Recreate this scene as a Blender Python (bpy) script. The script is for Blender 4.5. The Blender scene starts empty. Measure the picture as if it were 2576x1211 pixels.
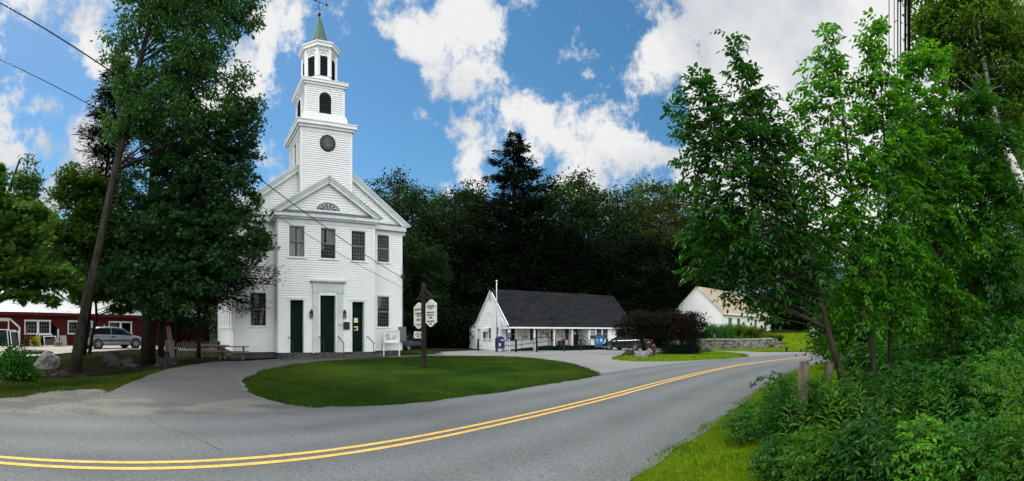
import bpy, bmesh, math, random
import numpy as np
from mathutils import Vector, Matrix, noise
from mathutils.geometry import delaunay_2d_cdt

C = bpy.context.scene
COL = C.collection
R = math.radians
rnd = random.Random(7)

# ---------------------------------------------------------------- camera
# a swept phone panorama: a cylindrical camera at eye height on the verge
K, CX, HY, EYE = 1150.0, 1288.0, 836.0, 1.7      # picture scale, middle column, horizon row, eye height
cam_d = bpy.data.cameras.new('camera')
cam_d.type = 'PANO'
cam_d.panorama_type = 'CENTRAL_CYLINDRICAL'
cam_d.central_cylindrical_radius = 1.0
cam_d.central_cylindrical_range_u_min = -1288.0 / K
cam_d.central_cylindrical_range_u_max = 1288.0 / K
cam_d.central_cylindrical_range_v_min = -(1211.0 - HY) / K
cam_d.central_cylindrical_range_v_max = HY / K
cam_d.clip_start = 0.05
cam_d.clip_end = 3000
cam = bpy.data.objects.new('camera', cam_d)
cam.location = (0, 0, EYE)
cam.rotation_euler = (R(90), 0, 0)
COL.objects.link(cam)
C.camera = cam

# ---------------------------------------------------------------- exposure
C.view_settings.view_transform = 'Standard'
C.view_settings.look = 'None'
C.view_settings.gamma = 1
C.view_settings.exposure = 1.28
C.cycles.max_bounces = 8
C.cycles.transparent_max_bounces = 16
C.cycles.use_denoising = True

# ---------------------------------------------------------------- sun and sky
SUN_EL, SUN_AZ = R(56), R(-62)         # azimuth clockwise from the way the camera looks (+Y)
sl = bpy.data.lights.new('sun', 'SUN')
sl.energy = 1.5
sl.angle = R(16)
sl.color = (1.0, 0.95, 0.87)
sun = bpy.data.objects.new('sun', sl)
sd = Vector((math.sin(SUN_AZ) * math.cos(SUN_EL), math.cos(SUN_AZ) * math.cos(SUN_EL), math.sin(SUN_EL)))
sun.rotation_euler = sd.to_track_quat('Z', 'Y').to_euler()
sun.location = (0, 0, 60)
COL.objects.link(sun)

W = bpy.data.worlds.new('World')
C.world = W
W.use_nodes = True
nt = W.node_tree
nt.nodes.clear()
def wn(t, **k):
    n = nt.nodes.new(t)
    for a, b in k.items(): setattr(n, a, b)
    return n
L = nt.links.new
sky = wn('ShaderNodeTexSky', sky_type='NISHITA')
sky.sun_disc = False
sky.sun_elevation = SUN_EL
sky.sun_rotation = SUN_AZ
sky.air_density = 1.0
sky.dust_density = 0.3
sky.ozone_density = 3.0
bg_sky = wn('ShaderNodeBackground'); bg_sky.inputs[1].default_value = 0.058
hs = wn('ShaderNodeHueSaturation'); hs.inputs['Saturation'].default_value = 1.22; hs.inputs['Hue'].default_value = .488; hs.inputs['Value'].default_value = .92
L(sky.outputs[0], hs.inputs['Color']); L(hs.outputs[0], bg_sky.inputs[0])
tc = wn('ShaderNodeTexCoord')
def wmath(op, a, b=None, c=None):
    n = wn('ShaderNodeMath', operation=op)
    for i, v in enumerate((a, b, c)):
        if v is None: continue
        if isinstance(v, (int, float)): n.inputs[i].default_value = v
        else: L(v, n.inputs[i])
    return n.outputs[0]
warp_n = wn('ShaderNodeTexNoise'); warp_n.inputs['Scale'].default_value = 5.0; warp_n.inputs['Detail'].default_value = 5
L(tc.outputs['Generated'], warp_n.inputs['Vector'])
vs = wn('ShaderNodeVectorMath', operation='SUBTRACT'); L(warp_n.outputs['Color'], vs.inputs[0]); vs.inputs[1].default_value = (.5, .5, .5)
vsc = wn('ShaderNodeVectorMath', operation='SCALE'); L(vs.outputs[0], vsc.inputs[0]); vsc.inputs['Scale'].default_value = 0.16
va = wn('ShaderNodeVectorMath', operation='ADD'); L(tc.outputs['Generated'], va.inputs[0]); L(vsc.outputs[0], va.inputs[1])
vnm = wn('ShaderNodeVectorMath', operation='NORMALIZE'); L(va.outputs[0], vnm.inputs[0])
fb = wn('ShaderNodeTexNoise'); fb.inputs['Scale'].default_value = 10.0; fb.inputs['Detail'].default_value = 10; fb.inputs['Roughness'].default_value = 0.66; fb.inputs['Distortion'].default_value = .12
L(tc.outputs['Generated'], fb.inputs['Vector'])
dens = wmath('MULTIPLY_ADD', fb.outputs['Fac'], 7.4, -3.98)
# cloud banks and blue gaps: (column, row, angular radius in degrees, weight), fixed directions in the sky
BANKS = [(60, 40, 13, 1.4), (230, 0, 8, .9), (10, 180, 5, .8), (140, 240, 6.5, -1.9), (385, 60, 5, -1.0), (60, 410, 9, 1.4), (230, 430, 8, 1.2), (225, 200, 4, .5),
         (690, 60, 9, 1.3), (640, 200, 6, 1.0), (560, 150, 8, .7), (850, 270, 8, -1.8), (960, 360, 9, -1.8), (890, 140, 5, -1.2), (740, 290, 5, -1.2), (690, 450, 5, 1.2),
         (980, 0, 6, 1.0), (1130, 90, 7, 1.0), (1180, 200, 7, 1.4), (1215, 300, 5, 1.1), (990, 190, 5, 1.1), (1270, 50, 6, .8), (1140, 390, 4, .7),
         (1370, 110, 4, -.8), (1370, 200, 5, .6), (1450, 150, 5, -.9), (1370, 350, 5, .9), (1500, 400, 7, 1.7), (1610, 440, 6, 1.2), (1420, 390, 5, 1.1), (1500, 215, 3, .8), (1560, 290, 5, .8), (1600, 260, 5, -.3), (1460, 270, 3, -.8),
         (1670, 280, 5, -1.0), (1640, 60, 8, .8), (1640, 200, 5, -1.1), (1540, 170, 4, -.8), (1800, 60, 11, 1.5), (2000, 120, 14, 1.8), (2200, 100, 14, 1.8), (1740, 170, 6, .7), (1690, 360, 5, .9), (1960, 400, 14, 1.7), (2300, 450, 20, 1.8), (1650, 350, 3, -.3)]
BANKS.append((CX + K * math.pi, 250, 78, 3.0))          # unseen cloud bank, added behind the camera to light what faces it
for (px, py, rad, wt) in BANKS:
    th, el = (px - CX) / K, math.atan((HY - py) / K)
    c = Vector((math.sin(th) * math.cos(el), math.cos(th) * math.cos(el), math.sin(el)))
    d = wn('ShaderNodeVectorMath', operation='DOT_PRODUCT'); L(vnm.outputs[0], d.inputs[0]); d.inputs[1].default_value = c
    mr = wn('ShaderNodeMapRange', interpolation_type='SMOOTHSTEP')
    L(d.outputs['Value'], mr.inputs[0])
    mr.inputs[1].default_value = math.cos(R(rad * 1.25)); mr.inputs[2].default_value = math.cos(R(rad * .25))
    mr.inputs[3].default_value = 0; mr.inputs[4].default_value = (wt * .56 if wt < 0 or rad > 20 else wt * (.50 if px > 1580 and py < 260 or px > 1900 else .43))
    dens = wmath('ADD', dens, mr.outputs[0])
mask = wn('ShaderNodeMapRange', interpolation_type='SMOOTHSTEP'); L(dens, mask.inputs[0])
mask.inputs[1].default_value = -.25; mask.inputs[2].default_value = .95
fb2 = wn('ShaderNodeTexNoise'); fb2.inputs['Scale'].default_value = 5; fb2.inputs['Detail'].default_value = 6
L(vnm.outputs[0], fb2.inputs['Vector'])
ramp = wn('ShaderNodeValToRGB'); L(fb2.outputs['Fac'], ramp.inputs[0])
ramp.color_ramp.elements[0].position = .3; ramp.color_ramp.elements[0].color = (.60, .65, .73, 1)
ramp.color_ramp.elements[1].position = .55; ramp.color_ramp.elements[1].color = (1, 1, 1, 1)
bg_cl = wn('ShaderNodeBackground')
# unseen clouds behind the camera are brightened to light the church front
back = wn('ShaderNodeVectorMath', operation='DOT_PRODUCT'); L(tc.outputs['Generated'], back.inputs[0]); back.inputs[1].default_value = (.25, -.95, .15)
bm_ = wn('ShaderNodeMapRange', interpolation_type='SMOOTHSTEP'); L(back.outputs['Value'], bm_.inputs[0])
bm_.inputs[1].default_value = -.15; bm_.inputs[2].default_value = .75; bm_.inputs[3].default_value = .36; bm_.inputs[4].default_value = 1.2
L(bm_.outputs[0], bg_cl.inputs[1])
L(ramp.outputs[0], bg_cl.inputs[0])
mx = wn('ShaderNodeMixShader'); L(mask.outputs[0], mx.inputs[0]); L(bg_sky.outputs[0], mx.inputs[1]); L(bg_cl.outputs[0], mx.inputs[2])
wo = wn('ShaderNodeOutputWorld'); L(mx.outputs[0], wo.inputs[0])

# ---------------------------------------------------------------- helpers
def at(px, d, z=0.0):
    th = (px - CX) / K
    return Vector((d * math.sin(th), d * math.cos(th), z))
def zat(py, d): return EYE + (HY - py) * d / K
def sm(x, a, b):
    t = min(1, max(0, (x - a) / (b - a)))
    return t * t * (3 - 2 * t)
RX, RY, RU, RV = -5.48, 2.65, .669, .743          # a point and the direction of the road
def st(x, y):
    dx, dy = x - RX, y - RY
    return dx * RU + dy * RV, -dx * RV + dy * RU
def H(x, y):
    s, t = st(x, y)
    r = math.hypot(x, y)
    h = .17 * math.exp(-((x + 9.5) ** 2 + (y - 25.5) ** 2) / 10.5 ** 2)
    h += .55 * sm(t, 11, 20) * (1 - sm(s, 1.5, 8.5))
    az = math.atan2(x, y)
    h += 11 * sm(r, 50, 120) * (1 if y > -20 else 0) + .5 * sm(r, 47, 56) * sm(az, .3, .42)
    h += .38 * sm(-t, 4.2, 8.5) * sm(s, 3.5, 8)
    return h
def gnd(px, py):
    """the ground point seen at a picture position"""
    th = (px - CX) / K
    k = (py - HY) / K
    d = 5.0
    z = 0
    for _ in range(40):
        d2 = (EYE - z) / k
        d2 = min(d2, 300)
        d = .5 * d + .5 * d2
        z = H(d * math.sin(th), d * math.cos(th))
    return Vector((d * math.sin(th), d * math.cos(th), z))

def tag(o, label=None, cat=None, group=None, kind=None):
    if label: o['label'] = label
    if cat: o['category'] = cat
    if group: o['group'] = group
    if kind: o['kind'] = kind
    return o
def empty(name, loc, rz=0, label=None, cat=None, group=None):
    o = bpy.data.objects.new(name, None)
    o.location = loc; o.rotation_euler = (0, 0, rz); o.empty_display_size = .2
    COL.objects.link(o)
    return tag(o, label, cat, group)

class MB:
    """collects shapes; build() links them as one mesh object"""
    def __init__(s): s.v, s.f, s.mi, s.cur, s.M = [], [], [], 0, None
    def add(s, vs, fs):
        b = len(s.v)
        if s.M is not None: vs = [s.M @ Vector(v) for v in vs]
        s.v += [tuple(v) for v in vs]
        s.f += [tuple(b + i for i in f) for f in fs]
        s.mi += [s.cur] * len(fs)
        return s
    def box(s, x0, x1, y0, y1, z0, z1):
        return s.add([(x0, y0, z0), (x1, y0, z0), (x1, y1, z0), (x0, y1, z0), (x0, y0, z1), (x1, y0, z1), (x1, y1, z1), (x0, y1, z1)],
                     [(3, 2, 1, 0), (4, 5, 6, 7), (0, 1, 5, 4), (1, 2, 6, 5), (2, 3, 7, 6), (3, 0, 4, 7)])
    def bar(s, a, b, w, h, up=(0, 0, 1)):
        a, b = Vector(a), Vector(b)
        d = (b - a).normalized(); u = Vector(up)
        sd_ = d.cross(u)
        if sd_.length < 1e-4: sd_ = d.cross(Vector((1, 0, 0)))
        sd_.normalize(); u = sd_.cross(d)
        sd_ *= w / 2; u = u * h / 2
        vs = [a - sd_ - u, a + sd_ - u, a + sd_ + u, a - sd_ + u, b - sd_ - u, b + sd_ - u, b + sd_ + u, b - sd_ + u]
        return s.add(vs, [(0, 1, 2, 3), (7, 6, 5, 4), (1, 0, 4, 5), (2, 1, 5, 6), (3, 2, 6, 7), (0, 3, 7, 4)])
    def tube(s, pts, rad, n=8, cap=True):
        pts = [Vector(p) for p in pts]
        if isinstance(rad, (int, float)): rad = [rad] * len(pts)
        vs, fs = [], []
        ref = Vector((.13, .91, .37))
        for i, p in enumerate(pts):
            d = (pts[min(i + 1, len(pts) - 1)] - pts[max(i - 1, 0)]).normalized()
            a = d.cross(ref)
            if a.length < .05: a = d.cross(Vector((1, 0, 0)))
            a.normalize(); b = d.cross(a)
            for k in range(n):
                t = 2 * math.pi * k / n
                vs.append(p + (a * math.cos(t) + b * math.sin(t)) * rad[i])
        for i in range(len(pts) - 1):
            for k in range(n):
                k2 = (k + 1) % n
                fs.append((i * n + k, i * n + k2, (i + 1) * n + k2, (i + 1) * n + k))
        if cap:
            fs.append(tuple(range(n))[::-1]); fs.append(tuple((len(pts) - 1) * n + k for k in range(n)))
        return s.add(vs, fs)
    def lathe(s, prof, n=16, c=(0, 0, 0), ph=0.0, axis='z', cap=True):
        vs, fs = [], []
        for (r, z) in prof:
            for k in range(n):
                t = 2 * math.pi * k / n + ph
                q = (r * math.cos(t), r * math.sin(t), z)
                if axis == 'y': q = (q[0], q[2], q[1])
                vs.append((c[0] + q[0], c[1] + q[1], c[2] + q[2]))
        m = len(prof)
        for i in range(m - 1):
            for k in range(n):
                k2 = (k + 1) % n
                fs.append((i * n + k, i * n + k2, (i + 1) * n + k2, (i + 1) * n + k))
        if cap: fs.append(tuple(range(n))[::-1]); fs.append(tuple((m - 1) * n + k for k in range(n)))
        return s.add(vs, fs)
    def prism(s, poly, f0, f1):
        """poly: list of 2-D points; f0, f1 map them to the two faces"""
        n = len(poly)
        vs = [f0(*p) for p in poly] + [f1(*p) for p in poly]
        fs = [tuple(range(n))[::-1], tuple(range(n, 2 * n))] + [(i, (i + 1) % n, n + (i + 1) % n, n + i) for i in range(n)]
        return s.add(vs, fs)
    def build_split(s, name, mats, parent=None, **kw):
        """one object for each separate piece"""
        up = list(range(len(s.v)))
        def find(i):
            while up[i] != i: up[i] = up[up[i]]; i = up[i]
            return i
        for f in s.f:
            for i in f[1:]: up[find(i)] = find(f[0])
        groups = {}
        for k, f in enumerate(s.f): groups.setdefault(find(f[0]), []).append(k)
        out = []
        for ks in groups.values():
            m = MB(); ix = {}
            for k in ks:
                m.f.append(tuple(ix.setdefault(i, len(ix)) for i in s.f[k])); m.mi.append(s.mi[k])
            m.v = [s.v[i] for i in ix]
            out.append(m.build(name, mats, parent, **kw))
        return out
    def build(s, name, mats, parent=None, smooth=False, bevel=0, loc=None, rz=0):
        me = bpy.data.meshes.new(name)
        me.from_pydata(s.v, [], s.f)
        for m in (mats if isinstance(mats, (list, tuple)) else [mats]): me.materials.append(m)
        if any(s.mi): me.polygons.foreach_set('material_index', s.mi)
        bm = bmesh.new(); bm.from_mesh(me)
        bmesh.ops.recalc_face_normals(bm, faces=bm.faces)
        bm.to_mesh(me); bm.free()
        if smooth: me.polygons.foreach_set('use_smooth', [True] * len(me.polygons))
        me.update()
        o = bpy.data.objects.new(name, me)
        COL.objects.link(o)
        if parent: o.parent = parent
        if loc is not None: o.location = loc
        o.rotation_euler.z = rz
        if bevel:
            b = o.modifiers.new('bevel', 'BEVEL'); b.width = bevel; b.segments = 2; b.limit_method = 'ANGLE'
        return o

def np_mesh(name, V, F, mats, parent=None, mi=None):
    """mesh from numpy arrays; F is (n,3) or (n,4)"""
    me = bpy.data.meshes.new(name)
    n, k = F.shape
    me.vertices.add(len(V)); me.vertices.foreach_set('co', V.astype(np.float32).ravel())
    me.loops.add(n * k); me.loops.foreach_set('vertex_index', F.astype(np.int32).ravel())
    me.polygons.add(n)
    me.polygons.foreach_set('loop_start', np.arange(0, n * k, k, dtype=np.int32))
    try: me.polygons.foreach_set('loop_total', np.full(n, k, dtype=np.int32))
    except Exception: pass
    for m in (mats if isinstance(mats, (list, tuple)) else [mats]): me.materials.append(m)
    if mi is not None: me.polygons.foreach_set('material_index', mi.astype(np.int32))
    me.update(calc_edges=True)
    o = bpy.data.objects.new(name, me)
    COL.objects.link(o)
    if parent: o.parent = parent
    return o
def copy_tree(o, parent=None):
    c = o.copy(); COL.objects.link(c)
    if parent: c.parent = parent
    for ch in list(o.children): copy_tree(ch, c)
    return c

# ---------------------------------------------------------------- materials
def mat(name, col, rough=.6, var=None, bump=None, metal=0.0, spec=.4, noise2=None, space='Object', coat=0):
    """var: (scale, second colour, detail, lo, hi); bump: (scale, strength)"""
    m = bpy.data.materials.new(name); m.use_nodes = True
    n = m.node_tree.nodes; l = m.node_tree.links.new
    p = n['Principled BSDF']
    p.inputs['Base Color'].default_value = (*col, 1)
    p.inputs['Roughness'].default_value = rough
    p.inputs['Metallic'].default_value = metal
    p.inputs['Specular IOR Level'].default_value = spec
    if coat: p.inputs['Coat Weight'].default_value = coat; p.inputs['Coat Roughness'].default_value = .05
    t = n.new('ShaderNodeTexCoord')
    out = None
    if var:
        vs_ = [var] if not isinstance(var, list) else var
        prev = None
        for (sc, c2, det, lo, hi) in vs_:
            x = n.new('ShaderNodeTexNoise'); x.inputs['Detail'].default_value = det
            if isinstance(sc, tuple):
                mp = n.new('ShaderNodeMapping'); mp.inputs['Scale'].default_value = sc
                l(t.outputs[space], mp.inputs[0]); l(mp.outputs[0], x.inputs['Vector']); x.inputs['Scale'].default_value = 1
            else:
                l(t.outputs[space], x.inputs['Vector']); x.inputs['Scale'].default_value = sc
            mr = n.new('ShaderNodeMapRange'); l(x.outputs['Fac'], mr.inputs[0]); mr.inputs[1].default_value = lo; mr.inputs[2].default_value = hi
            mi_ = n.new('ShaderNodeMix'); mi_.data_type = 'RGBA'
            l(mr.outputs[0], mi_.inputs[0])
            if prev is None: mi_.inputs[6].default_value = (*col, 1)
            else: l(prev, mi_.inputs[6])
            mi_.inputs[7].default_value = (*c2, 1)
            prev = mi_.outputs[2]
        l(prev, p.inputs['Base Color'])
    if bump:
        x = n.new('ShaderNodeTexNoise'); x.inputs['Scale'].default_value = bump[0]; x.inputs['Detail'].default_value = 6
        l(t.outputs[space], x.inputs['Vector'])
        b = n.new('ShaderNodeBump'); b.inputs['Strength'].default_value = bump[1]; b.inputs['Distance'].default_value = bump[2] if len(bump) > 2 else .02
        l(x.outputs['Fac'], b.inputs['Height']); l(b.outputs[0], p.inputs['Normal'])
    return m
def leaf_mat(name, c1, c2, c3=None, trans=.4, rough=.45, spec=.35, tcol=1.6, patch=None):
    m = bpy.data.materials.new(name); m.use_nodes = True
    n = m.node_tree.nodes; l = m.node_tree.links.new
    p = n['Principled BSDF']; o = n['Material Output']
    p.inputs['Roughness'].default_value = rough; p.inputs['Specular IOR Level'].default_value = spec
    g = n.new('ShaderNodeNewGeometry'); cr = n.new('ShaderNodeValToRGB')
    l(g.outputs['Random Per Island'], cr.inputs[0])
    cr.color_ramp.elements[0].color = (*c1, 1); cr.color_ramp.elements[1].color = (*c2, 1)
    if c3:
        cr.color_ramp.elements[1].position = .8
        e = cr.color_ramp.elements.new(1.0); e.color = (*c3, 1)
    oi = n.new('ShaderNodeObjectInfo'); hsv = n.new('ShaderNodeHueSaturation')
    mr = n.new('ShaderNodeMapRange'); l(oi.outputs['Random'], mr.inputs[0]); mr.inputs[3].default_value = .75; mr.inputs[4].default_value = 1.3
    l(mr.outputs[0], hsv.inputs['Value']); l(cr.outputs[0], hsv.inputs['Color'])
    col_out = hsv.outputs[0]
    for (sc, pc, lo, hi) in patch or ():
        t = n.new('ShaderNodeTexCoord'); x = n.new('ShaderNodeTexNoise'); x.inputs['Scale'].default_value = sc; x.inputs['Detail'].default_value = 4
        l(t.outputs['Object'], x.inputs['Vector'])
        q = n.new('ShaderNodeMapRange'); l(x.outputs['Fac'], q.inputs[0]); q.inputs[1].default_value = lo; q.inputs[2].default_value = hi
        w = n.new('ShaderNodeMix'); w.data_type = 'RGBA'; l(q.outputs[0], w.inputs[0]); l(col_out, w.inputs[6]); w.inputs[7].default_value = (*pc, 1)
        col_out = w.outputs[2]
    l(col_out, p.inputs['Base Color'])
    tr = n.new('ShaderNodeBsdfTranslucent')
    gm = n.new('ShaderNodeMix'); gm.data_type = 'RGBA'; gm.blend_type = 'MULTIPLY'; gm.inputs[0].default_value = 1
    l(col_out, gm.inputs[6]); gm.inputs[7].default_value = (tcol * 1.05, tcol * 1.15, tcol * .5, 1)
    l(gm.outputs[2], tr.inputs['Color'])
    ms = n.new('ShaderNodeMixShader'); ms.inputs[0].default_value = trans
    l(p.outputs[0], ms.inputs[1]); l(tr.outputs[0], ms.inputs[2]); l(ms.outputs[0], o.inputs[0])
    return m
M = {}
M['white'] = mat('white_paint', (.80, .81, .79), .55, [(.7, (.72, .74, .72), 4, .35, .75), ((14, 14, 1.2), (.66, .68, .65), 3, .58, .85)], spec=.3)
M['trim'] = mat('white_trim', (.78, .79, .78), .5, (1.5, (.66, .69, .68), 4, .4, .8))
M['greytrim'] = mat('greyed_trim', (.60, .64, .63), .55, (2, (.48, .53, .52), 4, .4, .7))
M['muntin'] = mat('greyed_muntin', (.17, .19, .19), .55)
M['slate'] = mat('slate_edge', (.09, .095, .10), .6, (6, (.16, .17, .17), 4, .4, .7))
M['shingle'] = mat('roof_shingle', (.006, .007, .009), .9, [((2.5, 2.5, 16), (.020, .022, .027), 3, .38, .62), (1.1, (.016, .016, .018), 5, .45, .65), ((7, 7, 11), (.042, .044, .048), 2, .58, .72), ((.5, .5, 3), (.008, .010, .010), 4, .5, .7)], bump=(40, .5), spec=.06)
M['greendoor'] = mat('green_door_paint', (.003, .013, .009), .6, (2, (.005, .018, .013), 3, .4, .7), spec=.04)
M['louver'] = mat('dark_green_louver', (.012, .022, .022), .5)
M['stone'] = mat('foundation_stone', (.10, .10, .095), .85, (3, (.05, .05, .05), 5, .35, .7), bump=(8, .6, .05), spec=.08)
M['copper'] = mat('patinated_copper', (0.062, 0.1218, 0.07975), .55, [((1.5, 1.5, .6), (0.093, 0.0725, 0.0385), 4, .54, .68), ((6, 6, .8), (0.0806, 0.1508, 0.1045), 3, .5, .7)], metal=.15)
M['black'] = mat('black_paint', (.012, .013, .014), .4)
M['iron'] = mat('black_iron', (.02, .02, .022), .45, metal=.3)
M['gold'] = mat('faded_gilt', (0.165, 0.1275, 0.075), .5)
M['dial'] = mat('clock_face', (.006, .008, .010), .4)
M['dialgrey'] = mat('clock_centre', (0.078, 0.09, 0.096), .5, (4, (0.048, 0.054, 0.06), 3, .4, .6))
M['dark'] = mat('dark_interior', (.012, .012, .012), .9)
M['curtain'] = mat('curtain_cloth', (.55, .53, .48), .9, ((22, 3, .5), (.33, .32, .29), 2, .4, .65))
M['paper'] = mat('paper', (.72, .70, .62), .8)
M['ypaper'] = mat('yellow_paper', (.75, .68, .32), .8)
M['cream'] = mat('cream_roof', (0.3, 0.2475, 0.1725), .75, ((2, 2, 14), (0.39, 0.3225, 0.225), 3, .4, .65))
def glass_mat():
    m = bpy.data.materials.new('window_glass'); m.use_nodes = True
    n = m.node_tree.nodes; l = m.node_tree.links.new
    o = n['Material Output']; n.remove(n['Principled BSDF'])
    g = n.new('ShaderNodeBsdfGlossy'); g.inputs['Roughness'].default_value = .03
    t = n.new('ShaderNodeBsdfTransparent'); t.inputs[0].default_value = (.75, .78, .77, 1)
    f = n.new('ShaderNodeFresnel'); f.inputs[0].default_value = 1.33
    tcn = n.new('ShaderNodeTexCoord'); x = n.new('ShaderNodeTexNoise'); x.inputs['Scale'].default_value = 3.5
    l(tcn.outputs['Object'], x.inputs['Vector'])
    b = n.new('ShaderNodeBump'); b.inputs['Strength'].default_value = .12; b.inputs['Distance'].default_value = .05
    l(x.outputs['Fac'], b.inputs['Height']); l(b.outputs[0], g.inputs['Normal']); l(b.outputs[0], f.inputs['Normal'])
    ms = n.new('ShaderNodeMixShader'); l(f.outputs[0], ms.inputs[0]); l(t.outputs[0], ms.inputs[1]); l(g.outputs[0], ms.inputs[2])
    l(ms.outputs[0], o.inputs[0])
    return m
M['glass'] = glass_mat()
M['carglass'] = mat('car_glass', (.012, .014, .016), .04, spec=.6)
M['asphalt'] = mat('road_asphalt', (0.1056, 0.1152, 0.1165), .8, [(.35, (0.1312, 0.1408, 0.1421), 5, .35, .7), ((0.512, 0.512, 0.512), (0.0864, 0.09472, 0.09728), 3, .55, .8), (22, (0.0544, 0.0608, 0.06272), 3, .54, .72), (26, (0.2048, 0.2176, 0.2176), 2, .58, .74), (70, (0.1536, 0.16, 0.1664), 2, .56, .72), (55, (0.0288, 0.032, 0.0352), 2, .60, .75)], bump=(120, .5, .006), spec=.25)
M['parking'] = mat('worn_asphalt', (.185, .188, .182), .85, [(.25, (.145, .15, .148), 5, .4, .7), (45, (.29, .29, .28), 2, .55, .75), (30, (.09, .09, .09), 2, .62, .8)], bump=(90, .5, .006), spec=.2)
M['drive'] = mat('dark_asphalt', (0.1186, 0.1159, 0.1133), .85, [(.3, (0.08568, 0.08432, 0.083), 5, .4, .7), (40, (0.2108, 0.2042, 0.1976), 2, .55, .75), (22, (0.05929, 0.05929, 0.05929), 2, .6, .8)], bump=(90, .5, .006), spec=.2)
M['sand'] = mat('sandy_gravel', (0.1612, 0.1568, 0.1353), .95, [(.9, (0.0899, 0.0928, 0.0891), 6, .42, .6), (40, (0.2356, 0.2304, 0.2046), 2, .55, .75)], bump=(60, .6, .01), spec=.15)
M['gravel'] = mat('gravel_yard', (.36, .34, .29), .95, [(1, (.26, .25, .2), 5, .4, .65), (35, (.5, .48, .42), 2, .55, .75)], bump=(40, .6, .02), spec=.15)
M['lawn'] = mat('lawn_turf', (0.0105, 0.0336, 0.003), .9, [(.45, (0.0252, 0.05824, 0.004), 5, .42, .6), (.16, (0.04725, 0.06944, 0.006), 4, .5, .68), (3.5, (0.042, 0.04928, 0.01), 5, .58, .72), (14, (0.00735, 0.02016, 0.002), 4, .5, .7)], bump=(60, .8, .03), spec=.02)
M['verge'] = mat('verge_turf', (0.08075, 0.14, 0.0035), .9, [(1.2, (0.1045, 0.17, 0.0056), 5, .4, .65), (14, (0.0475, 0.09, 0.0035), 4, .5, .72)], bump=(60, .8, .03), spec=.02)
M['ground'] = mat('soil_and_turf', (0.0104, 0.0096, 0.0064), .95, [(.35, (0.016, 0.0272, 0.0064), 5, .46, .66), (6, (0.024, 0.02, 0.0136), 5, .55, .72)], bump=(14, .8, .05), spec=.02)
M['yellow'] = mat('yellow_road_paint', (.72, .44, .09), .7, [(6, (.52, .32, .09), 5, .45, .75), (30, (.26, .21, .13), 3, .56, .66), (1.2, (.45, .29, .1), 4, .55, .75)], spec=.2)
M['bark'] = mat('grey_bark', (0.045, 0.0408, 0.033), .9, [((9, 9, 1.6), (0.018, 0.0162, 0.0132), 5, .4, .65)], bump=(16, .9, .05), spec=.08)
M['darkbark'] = mat('dark_bark', (.018, .016, .013), .9, [((9, 9, 1.6), (.009, .008, .007), 5, .4, .65)], bump=(16, .9, .05), spec=.08)
M['birch'] = mat('birch_bark', (.58, .57, .53), .7, [((3, 3, 9), (.05, .045, .04), 4, .56, .64)], bump=(12, .4, .02))
M['sapbark'] = mat('sapling_bark', (0.0462, 0.03795, 0.0264), .85, [((14, 14, 3), (0.0231, 0.0198, 0.0132), 4, .4, .65)], spec=.08)
M['oldwood'] = mat('weathered_wood', (.16, .14, .105), .85, [((20, 20, 1.5), (.08, .07, .055), 4, .4, .65)], bump=(20, .5, .01), spec=.08)
M['deckwood'] = mat('picnic_wood', (.15, .12, .09), .8, [((3, 20, 20), (.08, .065, .05), 4, .4, .65)])
M['blackwood'] = mat('black_post_wood', (.018, .017, .016), .75, [((14, 14, 1.5), (.035, .032, .03), 4, .45, .7)], bump=(20, .5, .01), spec=.08)
M['red'] = mat('barn_red_boards', (0.08925, 0.0136, 0.0153), .7, [((9, 9, .4), (0.06375, 0.00935, 0.01105), 3, .4, .65)], spec=.08)
M['tin'] = mat('pale_metal_roof', (.62, .63, .62), .45, [(1, (.5, .5, .48), 5, .45, .7)], metal=.15)
M['rock'] = mat('grey_rock', (.20, .20, .19), .9, [(2.2, (.08, .08, .075), 6, .4, .62), (7, (.33, .33, .31), 5, .55, .72)], bump=(7, .9, .08), spec=.08)
M['darkrock'] = mat('dark_rock', (.020, .020, .019), .9, [(3, (.04, .04, .037), 6, .4, .65)], bump=(7, .9, .08), spec=.08)
M['navy'] = mat('navy_paint', (.008, .018, .075), .4)
M['blue'] = mat('blue_vinyl', (.01, .09, .22), .45)
M['steel'] = mat('galvanised_steel', (.45, .46, .46), .4, metal=.7)
# ================================================================ the setting
def build_ground():
    rs = [0.0, .6]
    while rs[-1] < 62: rs.append(rs[-1] + max(.25, min(.6, rs[-1] * .05)))
    while rs[-1] < 900: rs.append(rs[-1] * 1.09)
    na = 300
    V = [(0, 0, H(0, 0))]; F = []
    for r in rs[1:]:
        for k in range(na):
            a = 2 * math.pi * k / na
            x, y = r * math.sin(a), r * math.cos(a)
            V.append((x, y, H(x, y)))
    for k in range(na): F.append((0, 1 + (k + 1) % na, 1 + k))
    for i in range(len(rs) - 2):
        for k in range(na):
            k2 = (k + 1) % na
            F.append((1 + i * na + k, 1 + i * na + k2, 1 + (i + 1) * na + k2, 1 + (i + 1) * na + k))
    mb = MB(); mb.v = V; mb.f = F; mb.mi = [0] * len(F)
    o = mb.build('ground', M['ground'], smooth=True)
    tag(o, kind='structure')
build_ground()

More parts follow.
